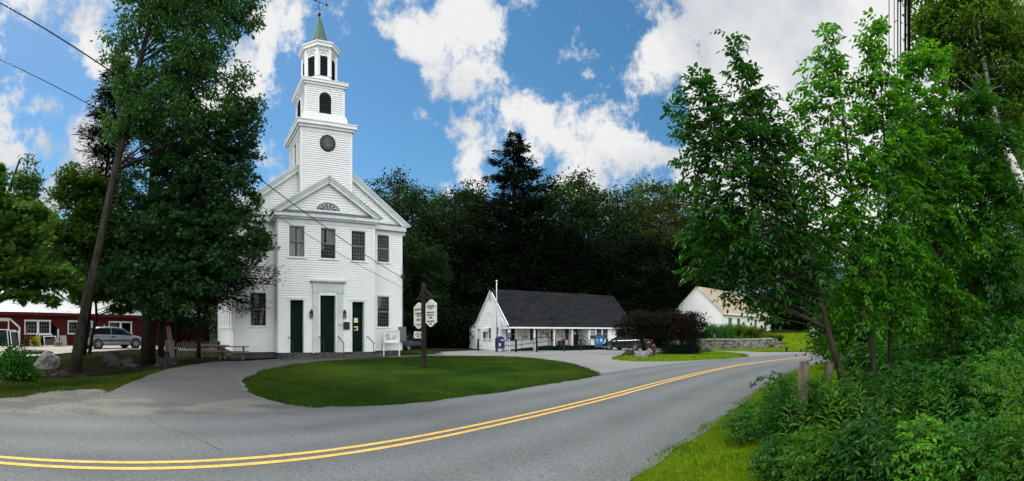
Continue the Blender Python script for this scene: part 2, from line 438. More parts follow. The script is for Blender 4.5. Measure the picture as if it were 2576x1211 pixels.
def resample(pts, step, closed=True):
    out = []
    n = len(pts)
    for i in range(n if closed else n - 1):
        a, b = Vector(pts[i][:2]), Vector(pts[(i + 1) % n][:2])
        m = max(1, int((b - a).length / step))
        for k in range(m): out.append(a.lerp(b, k / m))
    if not closed: out.append(Vector(pts[-1][:2]))
    return out
def smooth_poly(pts, it=2):
    pts = [Vector(p[:2]) for p in pts]
    for _ in range(it):
        q = []
        for i in range(len(pts)):
            a, b = pts[i], pts[(i + 1) % len(pts)]
            q += [a.lerp(b, .25), a.lerp(b, .75)]
        pts = q
    return pts
def inside(poly, x, y):
    c = False; n = len(poly); j = n - 1
    for i in range(n):
        xi, yi = poly[i]; xj, yj = poly[j]
        if (yi > y) != (yj > y) and x < (xj - xi) * (y - yi) / (yj - yi) + xi: c = not c
        j = i
    return c
def sheet(name, poly, dz, m, step=.5, jit=0.0, dome=0.0, kind='structure'):
    b = resample(poly, step)
    if jit:
        b = [p + Vector((noise.noise((p.x * 2.2, p.y * 2.2, 3)), noise.noise((p.x * 2.2, p.y * 2.2, 9)))) * jit +
             Vector((noise.noise((p.x * .6, p.y * .6, 5)), noise.noise((p.x * .6, p.y * .6, 11)))) * jit for p in b]
    pl = [(p.x, p.y) for p in b]
    x0, x1 = min(p[0] for p in pl), max(p[0] for p in pl); y0, y1 = min(p[1] for p in pl), max(p[1] for p in pl)
    g = max(step, max(x1 - x0, y1 - y0) / 90)
    pts = list(b); nb = len(pts)
    y = y0 + g / 2
    while y < y1:
        x = x0 + g / 2
        while x < x1:
            if inside(pl, x, y): pts.append(Vector((x + rnd.uniform(-.1, .1) * g, y + rnd.uniform(-.1, .1) * g)))
            x += g
        y += g
    v, e, f, *_ = delaunay_2d_cdt(pts, [(i, (i + 1) % nb) for i in range(nb)], [], 1, 1e-4)
    if dome:
        from mathutils import kdtree
        kd = kdtree.KDTree(nb)
        for i, p in enumerate(b): kd.insert((p.x, p.y, 0), i)
        kd.balance()
    mb = MB()
    for p in v:
        z = H(p.x, p.y) + dz
        if dome: z += dome * sm(kd.find((p.x, p.y, 0))[2], -.05, .6)
        mb.v.append((p.x, p.y, z))
    mb.f = [tuple(q) for q in f]; mb.mi = [0] * len(mb.f)
    o = mb.build(name, m, smooth=True)
    if kind: tag(o, kind=kind)
    return o, pl

def catmull(P, n=14):
    P = [Vector(p) for p in P]; out = []
    for i in range(len(P) - 1):
        p0, p1, p2, p3 = P[max(0, i - 1)], P[i], P[i + 1], P[min(len(P) - 1, i + 2)]
        for k in range(n):
            t = k / n
            out.append(.5 * (2 * p1 + (p2 - p0) * t + (2 * p0 - 5 * p1 + 4 * p2 - p3) * t * t + (3 * p1 - p0 - 3 * p2 + p3) * t ** 3))
    out.append(P[-1])
    return out
ROAD = catmull([(-48, -43.5), (-20, -13.2), (-9.5, -1.9), (-5.4, 2.55), (-2.4, 5.85), (-.2, 8.45), (2.35, 11.35), (5.9, 15.4), (10.6, 19.9), (16.0, 23.3), (20.6, 25.0), (30, 27), (60, 29)], 16)
def strip(name, off0, off1, dz, m, edge=0.0):
    mb = MB(); n = len(ROAD)
    cols = 25 if abs(off1 - off0) > 1 else 2
    for i, p in enumerate(ROAD):
        d = (ROAD[min(n - 1, i + 1)] - ROAD[max(0, i - 1)]).normalized()
        nn = Vector((-d.y, d.x))
        for k in range(cols):
            o_ = off0 + (off1 - off0) * k / (cols - 1)
            if edge and k in (0, cols - 1): o_ += edge * noise.noise((p.x * .9, p.y * .9, k))
            q = p + nn * o_
            mb.v.append((q.x, q.y, H(q.x, q.y) + dz))
    for i in range(n - 1):
        for k in range(cols - 1): mb.f.append((i * cols + k, i * cols + k + 1, (i + 1) * cols + k + 1, (i + 1) * cols + k))
    mb.mi = [0] * len(mb.f)
    o = mb.build(name, m, smooth=True)
    at_ = o.data.attributes.new('across', 'FLOAT', 'POINT')
    for i in range(n):
        for k in range(cols): at_.data[i * cols + k].value = off0 + (off1 - off0) * k / (cols - 1)
    return tag(o, kind='structure')
def tyre_wear(m):
    """polished wheel tracks and a darker oiled middle of each lane"""
    n = m.node_tree.nodes; l = m.node_tree.links.new; p = n['Principled BSDF']
    src = p.inputs['Base Color'].links[0].from_socket
    a = n.new('ShaderNodeAttribute'); a.attribute_name = 'across'
    def mth(op, x, y=None):
        q = n.new('ShaderNodeMath'); q.operation = op
        for i, v in enumerate((x, y)):
            if v is None: continue
            if isinstance(v, (int, float)): q.inputs[i].default_value = v
            else: l(v, q.inputs[i])
        return q.outputs[0]
    w = mth('COSINE', mth('MULTIPLY', mth('SUBTRACT', mth('ABSOLUTE', a.outputs['Fac']), .95), 2 * math.pi / 1.5))     # +1 on the wheel tracks, -1 between them
    t = n.new('ShaderNodeTexCoord'); x = n.new('ShaderNodeTexNoise'); x.inputs['Scale'].default_value = .5; x.inputs['Detail'].default_value = 5; l(t.outputs['Object'], x.inputs['Vector'])
    f = mth('MULTIPLY', w, mth('MULTIPLY', x.outputs['Fac'], .20))
    g = n.new('ShaderNodeMix'); g.data_type = 'RGBA'; g.blend_type = 'MULTIPLY'; g.inputs[0].default_value = 1
    c = n.new('ShaderNodeCombineColor'); v = mth('ADD', f, 1.0)
    for i in range(3): l(v, c.inputs[i])
    l(src, g.inputs[6]); l(c.outputs[0], g.inputs[7]); l(g.outputs[2], p.inputs['Base Color'])
tyre_wear(M['asphalt'])
strip('road', -3.45, 3.45, .030, M['asphalt'], .12)
strip('road_marking', .075, .185, .035, M['yellow'])
strip('road_marking', -.185, -.075, .035, M['yellow'])

G = lambda *ps: [gnd(*p) for p in ps]
drive_px = [(140, 1043), (262, 996), (318, 968), (380, 942), (430, 928), (496, 918), (562, 910), (640, 908), (700, 904), (830, 901), (960, 897.5), (1060, 893.5), (1112, 891),
            (1118, 896), (1000, 940), (800, 1000), (740, 1060), (400, 1080), (140, 1080)]
DRIVE_POLY = [(p.x, p.y) for p in G(*drive_px)]
sheet('pavement', G(*drive_px), .016, M['drive'], .4, .08)
park_px = [(1095, 887), (1180, 883), (1290, 881), (1400, 879), (1600, 878), (1750, 876.5), (1850, 884), (1920, 886.5), (2068, 886.5), (2078, 893),
           (2000, 905), (1850, 922), (1700, 953), (1500, 1005), (1350, 1010), (1250, 960), (1180, 920), (1100, 894)]
sheet('pavement', G(*park_px), .013, M['parking'], .5, .10)
SAND_POLY = [(p.x, p.y) for p in G((-90, 1012), (60, 1000), (150, 985), (262, 980), (300, 998), (300, 1060), (-90, 1060))]
sheet('gravel', G((-90, 1012), (60, 1000), (150, 985), (262, 980), (300, 998), (470, 1018), (600, 1004), (640, 1006), (735, 1027), (900, 1036), (760, 1056), (400, 1060), (-90, 1060)), .021, M['sand'], .3, .25)
o, YARD = sheet('gravel', [(-31.8, 14), (-32.2, 40), (-27, 38), (-24.5, 27), (-22, 20.5), (-20.6, 16), (-20.5, 12.2), (-21.5, 7)], .015, M['gravel'], .6, .4)
island_px = [(603, 968), (628, 990), (690, 1013), (770, 1028), (870, 1030), (1000, 1024), (1100, 1013), (1250, 992), (1400, 967), (1500, 951), (1518, 945), (1500, 936), (1440, 917), (1370, 906), (1280, 899), (1150, 897.5), (1000, 901), (850, 908), (720, 921), (636, 940)]
ISL_POLY = smooth_poly(G(*island_px), 2)
cen = sum(ISL_POLY, Vector((0, 0))) / len(ISL_POLY)
sheet('gravel', [cen + (p - cen) * 1.022 for p in ISL_POLY], .0185, M['sand'], .35, .22)
o, ISLAND = sheet('lawn', ISL_POLY, .022, M['lawn'], .25, .17, .06)
isl2 = smooth_poly(G((1533, 904), (1560, 896), (1610, 890.5), (1700, 886), (1800, 885.5), (1860, 891), (1893, 898), (1850, 902), (1790, 906), (1700, 910), (1600, 911), (1548, 907)), 2)
o, ISLAND2 = sheet('lawn', isl2, .022, M['verge'], .4, .08, .06)
o, HOUSELAWN = sheet('lawn', [gnd(*p) for p in ((1625, 872), (1680, 879), (1760, 883), (1850, 884.5), (1960, 885.5), (2060, 885), (2100, 880))] + [(44, 48), (46, 60), (36, 64), (20, 53)], .02, M['verge'], .8, .1)
o, CHLAWN = sheet('lawn', G((985, 894), (1060, 892), (1116, 889.5), (1080, 885), (1030, 881), (1000, 884)), .02, M['lawn'], .4, .08, .03)
# the verge the camera stands on, and the rough strip on the far side of the road
def offs(s0, s1, o0, o1):
    q = [p for p in ROAD if s0 <= st(p.x, p.y)[0] <= s1]
    a, b = [], []
    for i, p in enumerate(q):
        d = (q[min(len(q) - 1, i + 1)] - q[max(0, i - 1)]).normalized(); n_ = Vector((-d.y, d.x))
        a.append(p + n_ * o0); b.append(p + n_ * o1)
    return a + b[::-1]
o, VERGE = sheet('lawn', offs(-14, 40, -3.34, -8.5), .020, M['verge'], .3, .16)
o, STRIP = sheet('lawn', G((-60, 952), (60, 955), (180, 954), (300, 945), (420, 927), (470, 920), (440, 935), (396, 950), (330, 972), (285, 990), (150, 994), (40, 1006), (-60, 1012)), .011, M['lawn'], .35, .22)

# ---------------------------------------------------------------- grass blades
def blades(name, poly, dens, h, w, m, seed, keep=None, lift=.02, dome=0.0, lean=.5):
    rg = np.random.default_rng(seed)
    P = np.array([(p[0], p[1]) for p in poly])
    x0, y0 = P.min(0); x1, y1 = P.max(0)
    n = int((x1 - x0) * (y1 - y0) * dens)
    q = rg.uniform((x0, y0), (x1, y1), (n, 2))
    # even-odd test, vectorised
    c = np.zeros(n, bool); j = len(P) - 1
    for i in range(len(P)):
        xi, yi = P[i]; xj, yj = P[j]
        if yi != yj:
            t = (yi > q[:, 1]) != (yj > q[:, 1])
            c ^= t & (q[:, 0] < (xj - xi) * (q[:, 1] - yi) / (yj - yi) + xi)
        j = i
    q = q[c]
    if keep is not None: q = q[keep(q, rg)]
    n = len(q)
    z = np.array([H(a, b) for a, b in q]) + lift
    cl = np.array([noise.noise((a * 1.7, b * 1.7, 2.0)) for a, b in q])
    hh = h * (.55 + .8 * rg.random(n)) * (1 + .6 * cl)
    a = rg.uniform(0, 2 * np.pi, n); l = lean * rg.random(n) * hh; la = rg.uniform(0, 2 * np.pi, n)
    ww = w * (.7 + .6 * rg.random(n)) / 2
    b0 = np.stack([q[:, 0] - np.cos(a) * ww, q[:, 1] - np.sin(a) * ww, z], 1)
    b1 = np.stack([q[:, 0] + np.cos(a) * ww, q[:, 1] + np.sin(a) * ww, z], 1)
    tp = np.stack([q[:, 0] + np.cos(la) * l, q[:, 1] + np.sin(la) * l, z + hh], 1)
    V = np.stack([b0, b1, tp], 1).reshape(-1, 3)
    F = np.arange(3 * n).reshape(-1, 3)
    return tag(np_mesh(name, V, F, m), kind='stuff')
M['blade_bright'] = leaf_mat('bright_grass_blade', (.075, .15, .005), (.12, .19, .006), (.17, .17, .03), .45, .6, .05, patch=[(.9, (.05, .11, .006), .5, .65), (3, (.12, .12, .03), .6, .74)])
M['blade_dark'] = leaf_mat('lawn_grass_blade', (0.01552, 0.04312, 0.00345), (0.03277, 0.069, 0.005175), (0.069, 0.07331, 0.01294), .4, .6, .04, patch=[(.16, (0.07475, 0.09775, 0.0092), .5, .68), (.45, (0.0345, 0.0713, 0.00575), .45, .62), (2.5, (0.0805, 0.07475, 0.023), .6, .72)])
dist = lambda q: np.hypot(q[:, 0], q[:, 1])
blades('grass', VERGE, 1500, .06, .010, M['blade_bright'], 1, lambda q, r: (dist(q) > 2.6) & (q[:, 1] > .5) & (r.random(len(q)) < np.clip(9 / dist(q), 0, 1) ** 1.6))
blades('grass', ISLAND, 420, .05, .020, M['blade_dark'], 2, lift=.05)
M['blade_dry'] = leaf_mat('dry_grass_blade', (.04, .06, .008), (.07, .085, .012), (.11, .09, .03), .35, .6, .04, patch=[(.7, (.025, .05, .005), .45, .6), (2, (.10, .085, .035), .55, .7)])
blades('grass', STRIP, 300, .06, .022, M['blade_dry'], 3, lambda q, r: ~np.array([inside(DRIVE_POLY, a, b) or (inside(SAND_POLY, a, b) and noise.noise((a * 2, b * 2, 4)) < .22) for a, b in q]))
blades('grass', ISLAND2, 90, .07, .05, M['blade_bright'], 4, lift=.05)
blades('grass', CHLAWN, 110, .07, .04, M['blade_dark'], 5, lift=.03)
blades('grass', HOUSELAWN, 26, .09, .07, M['blade_bright'], 6)
# ragged grass on the bank in front of the barn and under the left trees
BANK = [(p.x, p.y) for p in G((-70, 940), (60, 945), (200, 945), (330, 930), (440, 915), (520, 905), (470, 893), (330, 889), (215, 892), (60, 905), (-70, 905))]
blades('grass', BANK, 70, .12, .03, M['blade_dark'], 8, lambda q, r: np.array([noise.noise((a * .5, b * .5, 7)) for a, b in q]) > .02)

# ---------------------------------------------------------------- cracks, loose stones, leaf litter
M['crack'] = mat('crack_dark', (.035, .036, .037), .95, spec=.02)  # one dark tone for the crack lines
def crack(pts, dz, seed, w=.010):
    q = resample([gnd(*p) for p in pts], .18, False); mb = MB(); rg = random.Random(seed)
    for i, p in enumerate(q):
        d = (q[min(len(q) - 1, i + 1)] - q[max(0, i - 1)]).normalized(); nn = Vector((-d.y, d.x))
        c = p + nn * (.10 * noise.noise((p.x * 1.6, p.y * 1.6, seed)) + rg.uniform(-.02, .02)); ww = w * rg.uniform(.25, 1) / 2
        for s_ in (-1, 1): mb.v.append((c.x + nn.x * ww * s_, c.y + nn.y * ww * s_, H(c.x, c.y) + dz))
    mb.f = [(2 * i, 2 * i + 1, 2 * i + 3, 2 * i + 2) for i in range(len(q) - 1)]; mb.mi = [0] * len(mb.f)
    tag(mb.build('road_crack', M['crack']), kind='structure')
for i, (pts, dz) in enumerate(([[(360, 1048), (420, 1085), (480, 1100), (560, 1140)], .034], [[(1040, 1040), (1090, 1062), (1180, 1070)], .034], 
                              [[(1430, 985), (1500, 990), (1600, 962), (1720, 940)], .034], [[(1380, 915), (1440, 918), (1500, 928), (1530, 930)], .018], [[(640, 1050), (700, 1075), (820, 1078)], .034], [[(1820, 995), (1880, 965), (1960, 938)], .034])): crack(pts, dz, i + 3)
def scatter(name, poly, n, size, m, seed, flat=.25, zup=.02, keep=None):
    rg = np.random.default_rng(seed); P = np.array(poly); x0, y0 = P.min(0); x1, y1 = P.max(0); V = []; F = []; k = 0; t_ = 0
    while k < n and t_ < n * 12:
        t_ += 1
        x, y = rg.uniform(x0, x1), rg.uniform(y0, y1)
        if not inside(poly, x, y) or (keep and not keep(x, y)): continue
        z = H(x, y) + zup; s = size * (.4 + 1.1 * rg.random() ** 2); a = rg.uniform(0, 6.28)
        c, s_ = math.cos(a) * s, math.sin(a) * s
        V += [(x + c, y + s_, z), (x - s_ * .7, y + c * .7, z + rg.uniform(0, .3) * s), (x - c, y - s_, z), (x + s_ * .6, y - c * .6, z + rg.uniform(0, .3) * s), (x, y, z + s * flat * 2)]
        b = 5 * k; F += [(b, b + 1, b + 4), (b + 1, b + 2, b + 4), (b + 2, b + 3, b + 4), (b + 3, b, b + 4)]; k += 1
    return tag(np_mesh(name, np.array(V), np.array(F), m), kind='stuff')
M['chips'] = leaf_mat('stone_chips', (.10, .10, .09), (.20, .19, .17), (.34, .33, .30), 0, .9, .05)
M['litter'] = leaf_mat('dead_leaves', (.035, .022, .011), (.075, .05, .025), (.14, .10, .055), .1, .9, .03)
scatter('loose_stones', SAND_POLY + [], 900, .016, M['chips'], 21, .6, .026)
scatter('loose_stones', [(p.x, p.y) for p in offs(-6, 22, 3.25, 3.75)], 900, .014, M['chips'], 22, .6, .036)
scatter('loose_stones', [(p.x, p.y) for p in offs(-6, 16, -3.25, -3.7)], 700, .013, M['chips'], 23, .6, .036)
scatter('leaf_litter', [(p.x, p.y) for p in G((-70, 950), (60, 950), (200, 948), (330, 935), (450, 920), (540, 908), (540, 897), (450, 893), (330, 895), (215, 900), (60, 910), (-70, 915))], 2600, .045, M['litter'], 24, .1, .03)
# ================================================================ building helpers
def plane_M(origin, right, inward):
    """frame on a wall: x to the right seen from outside, y into the wall, z up"""
    r, i = Vector(right), Vector(inward)
    m = Matrix(((r.x, i.x, 0, origin[0]), (r.y, i.y, 0, origin[1]), (0, 0, 1, origin[2]), (0, 0, 0, 1)))
    return m
def clap(mb, xl, xr, z0, z1, holes=(), ex=.14, lip=.042):
    """lapped boards on the wall frame; xl, xr are numbers or functions of height"""
    fl = xl if callable(xl) else (lambda z: xl)
    fr = xr if callable(xr) else (lambda z: xr)
    n = max(1, round((z1 - z0) / ex)); e = (z1 - z0) / n
    for i in range(n):
        cuts = {z0 + i * e, z0 + (i + 1) * e}
        a0, a1 = z0 + i * e, z0 + (i + 1) * e
        for h in holes:
            for z in (h[2], h[3]):
                if a0 + .002 < z < a1 - .002: cuts.add(z)
        cs = sorted(cuts)
        for ca, cb in zip(cs, cs[1:]):
            mid = (ca + cb) / 2
            hs = sorted([h for h in holes if h[2] < mid < h[3]])
            ya = -lip * (1 - (ca - a0) / e); yb = -lip * (1 - (cb - a0) / e)
            xs = [[fl(ca), fl(cb)]]
            segs = []
            cur = (fl(ca), fl(cb))
            for h in hs:
                segs.append((cur, (h[0], h[0]))); cur = (h[1], h[1])
            segs.append((cur, (fr(ca), fr(cb))))
            for (la, lb), (ra, rb) in segs:
                if ra - la < 1e-3 and rb - lb < 1e-3: continue
                mb.add([(la, ya, ca), (ra, ya, ca), (rb, yb, cb), (lb, yb, cb)], [(0, 1, 2, 3)])
                if ca == a0: mb.add([(la, 0, ca), (ra, 0, ca), (ra, ya, ca), (la, ya, ca)], [(0, 1, 2, 3)])
def window(parent, Mx, x0, x1, z0, z1, cols=5, rows=4, fw=.10, frame='trim', curtain=None, split=True, depth=.10, bar=.014, name='window', sash=None, label=None):
    """a sash window filling the hole x0..x1, z0..z1 (outer edge of the frame)"""
    f = MB(); f.M = Mx
    p = .045
    f.box(x0, x0 + fw, -p, depth, z0, z1); f.box(x1 - fw, x1, -p, depth, z0, z1)
    f.box(x0 + fw, x1 - fw, -p, depth, z1 - fw, z1); f.box(x0 - .03, x1 + .03, -p - .03, -p, z1 - .04, z1 + .03)
    f.box(x0 + fw, x1 - fw, -p, depth, z0, z0 + fw * .6); f.box(x0 - .04, x1 + .04, -p - .05, -p, z0 - .03, z0 + .03)
    o = f.build(name, M[frame], parent)
    if label: o['label'] = label
    a, b, c, d = x0 + fw, x1 - fw, z0 + fw * .6, z1 - fw
    s = MB(); s.M = Mx
    mid = (c + d) / 2
    halves = [(c, mid, .045), (mid, d, .02)] if split else [(c, d, .03)]
    for (u, v, y) in halves:
        s.box(a, a + .04, y, y + .03, u, v); s.box(b - .04, b, y, y + .03, u, v)
        s.box(a + .04, b - .04, y, y + .03, u, u + .045); s.box(a + .04, b - .04, y, y + .03, v - .045, v)
        for k in range(1, cols):
            x = a + .04 + (b - a - .08) * k / cols
            s.box(x - bar / 2, x + bar / 2, y + .004, y + .026, u + .045, v - .045)
        for k in range(1, rows):
            z = u + .045 + (v - u - .09) * k / rows
            s.box(a + .04, b - .04, y + .006, y + .024, z - bar / 2, z + bar / 2)
    s.build('sash', M[sash or 'muntin'], o)
    g = MB(); g.M = Mx
    for (u, v, y) in halves: g.add([(a, y + .015, u), (b, y + .015, u), (b, y + .015, v), (a, y + .015, v)], [(0, 1, 2, 3)])
    g.build('pane', M['glass'], o)
    k = MB(); k.M = Mx
    k.add([(a, depth, c), (b, depth, c), (b, depth, d), (a, depth, d), (a, .5, c), (b, .5, c), (b, .5, d), (a, .5, d)], [(4, 5, 6, 7), (0, 1, 5, 4), (3, 2, 6, 7), (0, 3, 7, 4), (1, 2, 6, 5)])
    k.build('room_recess', M['dark'], o)
    if curtain:
        q = MB(); q.M = Mx
        for (f0, f1, g0, g1, g2) in curtain:          # left, right (0..1), bottom, top (0..1), how far the foot swings
            n = 10
            vs = []
            for i in range(n + 1):
                t = f0 + (f1 - f0) * i / n
                y = .15 + .02 * math.sin(i * 2.3)
                vs.append((a + (b - a) * (t + g2), y, c + (d - c) * g0)); vs.append((a + (b - a) * t, y, c + (d - c) * g1))
            q.add(vs, [(2 * i, 2 * i + 2, 2 * i + 3, 2 * i + 1) for i in range(n)])
        q.build('curtain', M['curtain'], o)
    return o
def text(parent, s, Mx, size, m, name='lettering', ext=.004, arc=0):
    cu = bpy.data.curves.new(name, 'FONT'); cu.body = s; cu.size = size; cu.extrude = ext; cu.align_x = 'CENTER'; cu.align_y = 'CENTER'
    cu.resolution_u = 2; cu.offset = size * .012
    t = bpy.data.objects.new(name, cu); COL.objects.link(t)
    dg = bpy.context.evaluated_depsgraph_get()
    me = bpy.data.meshes.new_from_object(t.evaluated_get(dg))
    bpy.data.objects.remove(t)
    if arc:
        for v in me.vertices: v.co.y -= arc * v.co.x ** 2
    me.materials.clear(); me.materials.append(m)
    me.transform(Mx); me.name = name
    o = bpy.data.objects.new(name, me); COL.objects.link(o)
    if parent: o.parent = parent
    return o
def wall_text_M(Mx, x, y, z):
    """text lies in local XY: map to the wall frame (x right, z up, facing out)"""
    return Mx @ Matrix(((1, 0, 0, x), (0, 0, -1, y), (0, 1, 0, z), (0, 0, 0, 1)))

# ================================================================ meeting house
def church():
    zb = .16
    c0 = at(700, 26.5)
    T = empty('church', (c0.x, c0.y, zb), R(40.5), 'white clapboard church with clock tower, octagonal belfry and green spire', 'church')
    Z = lambda z: z - zb
    Wd, S, XL, XR, LEN = 6.03, 1.16, -2.43, 8.50, 15.0
    E0, PT = Z(8.33), Z(8.62)              # eave underside and top
    SL = .74
    cx = Wd / 2
    F = Matrix.Identity(4)                  # pavilion front
    FM = plane_M((0, S, 0), (1, 0, 0), (0, 1, 0))
    LM = plane_M((XL, S, 0), (0, -1, 0), (1, 0, 0))        # left side: x runs towards the front, negative = back
    RM = plane_M((XR, S, 0), (0, 1, 0), (-1, 0, 0))
    PL = plane_M((0, 0, 0), (0, -1, 0), (1, 0, 0)); PR = plane_M((Wd, 0, 0), (0, 1, 0), (-1, 0, 0))
    B0 = Z(.50)
    # openings (outer edge of the frames)
    up = [(.54, 1.66, Z(6.05), Z(8.0)), (2.46, 3.58, Z(6.03), Z(7.98)), (4.40, 5.50, Z(5.98), Z(7.96))]
    mw_u, mw_l = (6.62, 7.66, Z(6.2), Z(8.12)), (6.62, 7.66, Z(1.98), Z(4.12))
    lw_u, lw_l = (-1.58, -.42, Z(6.2), Z(8.12)), (-1.58, -.42, Z(2.02), Z(4.16))
    drs = [(.58, 1.62, B0, Z(3.70)), (2.22, 3.78, B0, Z(4.12)), (4.42, 5.44, B0, Z(3.66))]
    w = MB()
    w.M = F; clap(w, .10, Wd - .10, B0, E0, up + drs)
    w.M = FM; clap(w, XL + .12, 0, B0, E0, [lw_u, lw_l]); clap(w, Wd, XR - .12, B0, E0, [mw_u, mw_l])
    sw_x = [-(1.0 + 1.95 * k) for k in range(7)]
    sides = [(x - .55, x + .55, Z(2.0), Z(4.15)) for x in sw_x] + [(x - .55, x + .55, Z(6.2), Z(8.1)) for x in sw_x]
    w.M = LM; clap(w, -LEN, -.12, B0, E0, sides)
    w.M = RM; clap(w, .12, LEN, B0, E0)
    w.M = PL; clap(w, -S, -.10, B0, E0); w.M = PR; clap(w, .10, S, B0, E0)
    # gables
    HG = (XR - XL) / 2 + .1
    mg = (XL + XR) / 2
    apexM = PT + SL * (HG + .15)
    w.M = FM; clap(w, lambda z: XL + max(0, (z - E0 - .46) / SL), lambda z: XR - max(0, (z - E0 - .46) / SL), E0, apexM - .02)
    pa = Z(10.72)
    ps = (pa - PT) / (Wd / 2 + .28)
    fan_c = Z(8.93)
    w.M = F; clap(w, lambda z: -.1 + (z - E0 - .25) / ps, lambda z: Wd + .1 - (z - E0 - .25) / ps, E0 + .25, pa - .12)
    w.M = None
    w.add([(XL, S + LEN, B0), (XR, S + LEN, B0), (XR, S + LEN, E0), (mg, S + LEN, apexM - .3), (XL, S + LEN, E0)], [(0, 1, 2, 3, 4)])
    w.build('wall', M['white'], T)
    # corner boards, frieze
    t = MB()
    for Mx, xs in ((F, (0, Wd - .13)), (FM, (XL, XR - .13)), (LM, (-.13, -LEN)), (PL, (-.13,)), (PR, (0,)), (RM, (0,))):
        t.M = Mx
        for x in xs: t.box(x, x + .13, -.045, .0, B0, E0 - .25)
    t.M = None
    t.build_split('corner_board', M['trim'], T)
    c = MB()
    def cornice(x0, x1, y0, y1, side=True):
        c.box(x0 - .05, x1 + .05, y0 - .05, y1, E0 - .25, E0)
        c.box(x0 - .18, x1 + .18, y0 - .18, y1, E0, E0 + .10)
        c.box(x0 - .28, x1 + .28, y0 - .28, y1, E0 + .10, PT)
    cornice(0, Wd, 0, S + .1)
    c.box(XL - .05, -.06, S - .05, S, E0 - .25, E0); c.box(Wd + .06, XR + .05, S - .05, S, E0 - .25, E0)
    c.box(XL - .2, -.29, S - .25, S, E0, PT + .002); c.box(Wd + .29, XR + .2, S - .25, S, E0, PT + .002)
    c.box(XL - .25, XL, S, S + LEN, E0 - .2, PT - .004); c.box(XR, XR + .25, S, S + LEN, E0 - .2, PT - .004)
    # raking cornices
    for sgn in (-1, 1):
        for (cxx, half, y, ap, z0) in ((cx, Wd / 2 + .30, -.14, pa, PT), (mg, HG + .25, S - .12, apexM, PT - .02)):
            a = Vector((cxx + sgn * half, y, z0 + .02)); b = Vector((cxx, y, ap + .02))
            dn = (b - a).normalized()
            up_ = Vector((dn.z * sgn, 0, abs(dn.x)))
            c.bar(a + up_ * .06, b + up_ * .06 + dn * .04, .26, .12, up_)
            c.bar(a + up_ * .155 + dn * -.1, b + up_ * .155 + dn * .06, .36, .07, up_)
            c.bar(a - up_ * .10 + dn * .1, b - up_ * .10 - dn * .06, .18, .19, up_)
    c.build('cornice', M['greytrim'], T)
    # slate-topped ledges at the foot of the pediments
    sl = MB()
    sl.add([(-.3, -.3, PT + .005), (Wd + .3, -.3, PT + .005), (Wd + .05, .0, PT + .22), (-.05, .0, PT + .22)], [(0, 1, 2, 3)])
    sl.add([(XL - .22, S - .27, PT + .007), (XR + .22, S - .27, PT + .007), (XR, S, PT + .2), (XL, S, PT + .2)], [(0, 1, 2, 3)])
    sl.build('ledge_roof', M['slate'], T)
    r = MB()
    for sgn in (-1, 1):
        r.add([(mg + sgn * (HG + .32), S - .2, PT - .02), (mg + sgn * (HG + .32), S + LEN + .3, PT - .02), (mg, S + LEN + .3, apexM + .22), (mg, S - .2, apexM + .22)], [(0, 1, 2, 3)])
        r.add([(cx + sgn * (Wd / 2 + .36), -.3, PT + .06), (cx + sgn * (Wd / 2 + .36), 2.5, PT + .06), (cx, 2.5, pa + .24), (cx, -.3, pa + .24)], [(0, 1, 2, 3)])
    r.build('roof', M['shingle'], T)
    f = MB()
    f.box(XL + .03, XR - .03, S + .03, S + LEN, -.3, B0); f.box(.03, Wd - .03, .03, S + .1, -.3, B0 - .002)
    f.build('foundation', M['stone'], T)
    # fanlight in the pediment
    fm = MB()
    def fan_pt(a, rx, rz, y): return (cx + rx * math.cos(a), y, fan_c + rz * math.sin(a))
    n = 24
    for (ra, rb, y0, y1) in ((.84, .74, -.075, -.03),):
        for i in range(n):
            a0, a1 = math.pi * i / n, math.pi * (i + 1) / n
            q = [fan_pt(a0, .86, .58, y0), fan_pt(a1, .86, .58, y0), fan_pt(a1, .74, .47, y0), fan_pt(a0, .74, .47, y0)]
            q2 = [(v[0], y1, v[2]) for v in q]
            fm.add(q + q2, [(0, 1, 2, 3), (0, 1, 5, 4), (2, 3, 7, 6)])
    fm.box(cx - .9, cx + .9, -.085, -.03, fan_c - .1, fan_c)
    fan = fm.build('fan_window', M['trim'], T)
    fs = MB()
    for i in range(1, 6):
        a = math.pi * i / 6
        fs.bar(fan_pt(a, .12, .1, -.055), fan_pt(a, .74, .47, -.055), .02, .015)
    for i in range(6):                                  # scalloped tracery
        a0, a1 = math.pi * i / 6, math.pi * (i + 1) / 6
        prev = None
        for k in range(5):
            t_ = k / 4; a = a0 + (a1 - a0) * t_; q = .62 + .3 * math.sin(math.pi * t_)
            pnt = fan_pt(a, .74 * q, .47 * q, -.055)
            if prev: fs.bar(prev, pnt, .016, .015)
            prev = pnt
    fs.build('tracery', M['trim'], fan)
    fg = MB(); fg.add([fan_pt(math.pi * i / n, .75, .48, -.045) for i in range(n + 1)], [tuple(range(n + 1))]); fg.build('pane', M['carglass'], fan)
    # windows
    full = [(.0, .42, 0, 1, 0), (.55, 1, 0, 1, 0)]
    window(T, F, *up[0], curtain=full, label='upper window with pale drawn curtains')
    window(T, F, *up[1], curtain=[(0, .3, .3, 1, 0), (.45, 1, .45, 1, 0)])
    window(T, F, *up[2])
    window(T, FM, *mw_u); window(T, FM, *mw_l, curtain=[(0, .45, .62, 1, -.15)])
    window(T, FM, *lw_u, curtain=[(0, .5, 0, 1, 0)]); window(T, FM, *lw_l, curtain=[(0, .12, 0, 1, 0), (.72, .9, .05, .6, -.1), (.2, .5, .55, 1, .1)])
    for s_ in sides[:7]: window(T, LM, *s_, cols=4, rows=4)
    for s_ in sides[7:10]: window(T, LM, *s_, cols=4, rows=4)
    # doors
    dn = MB()
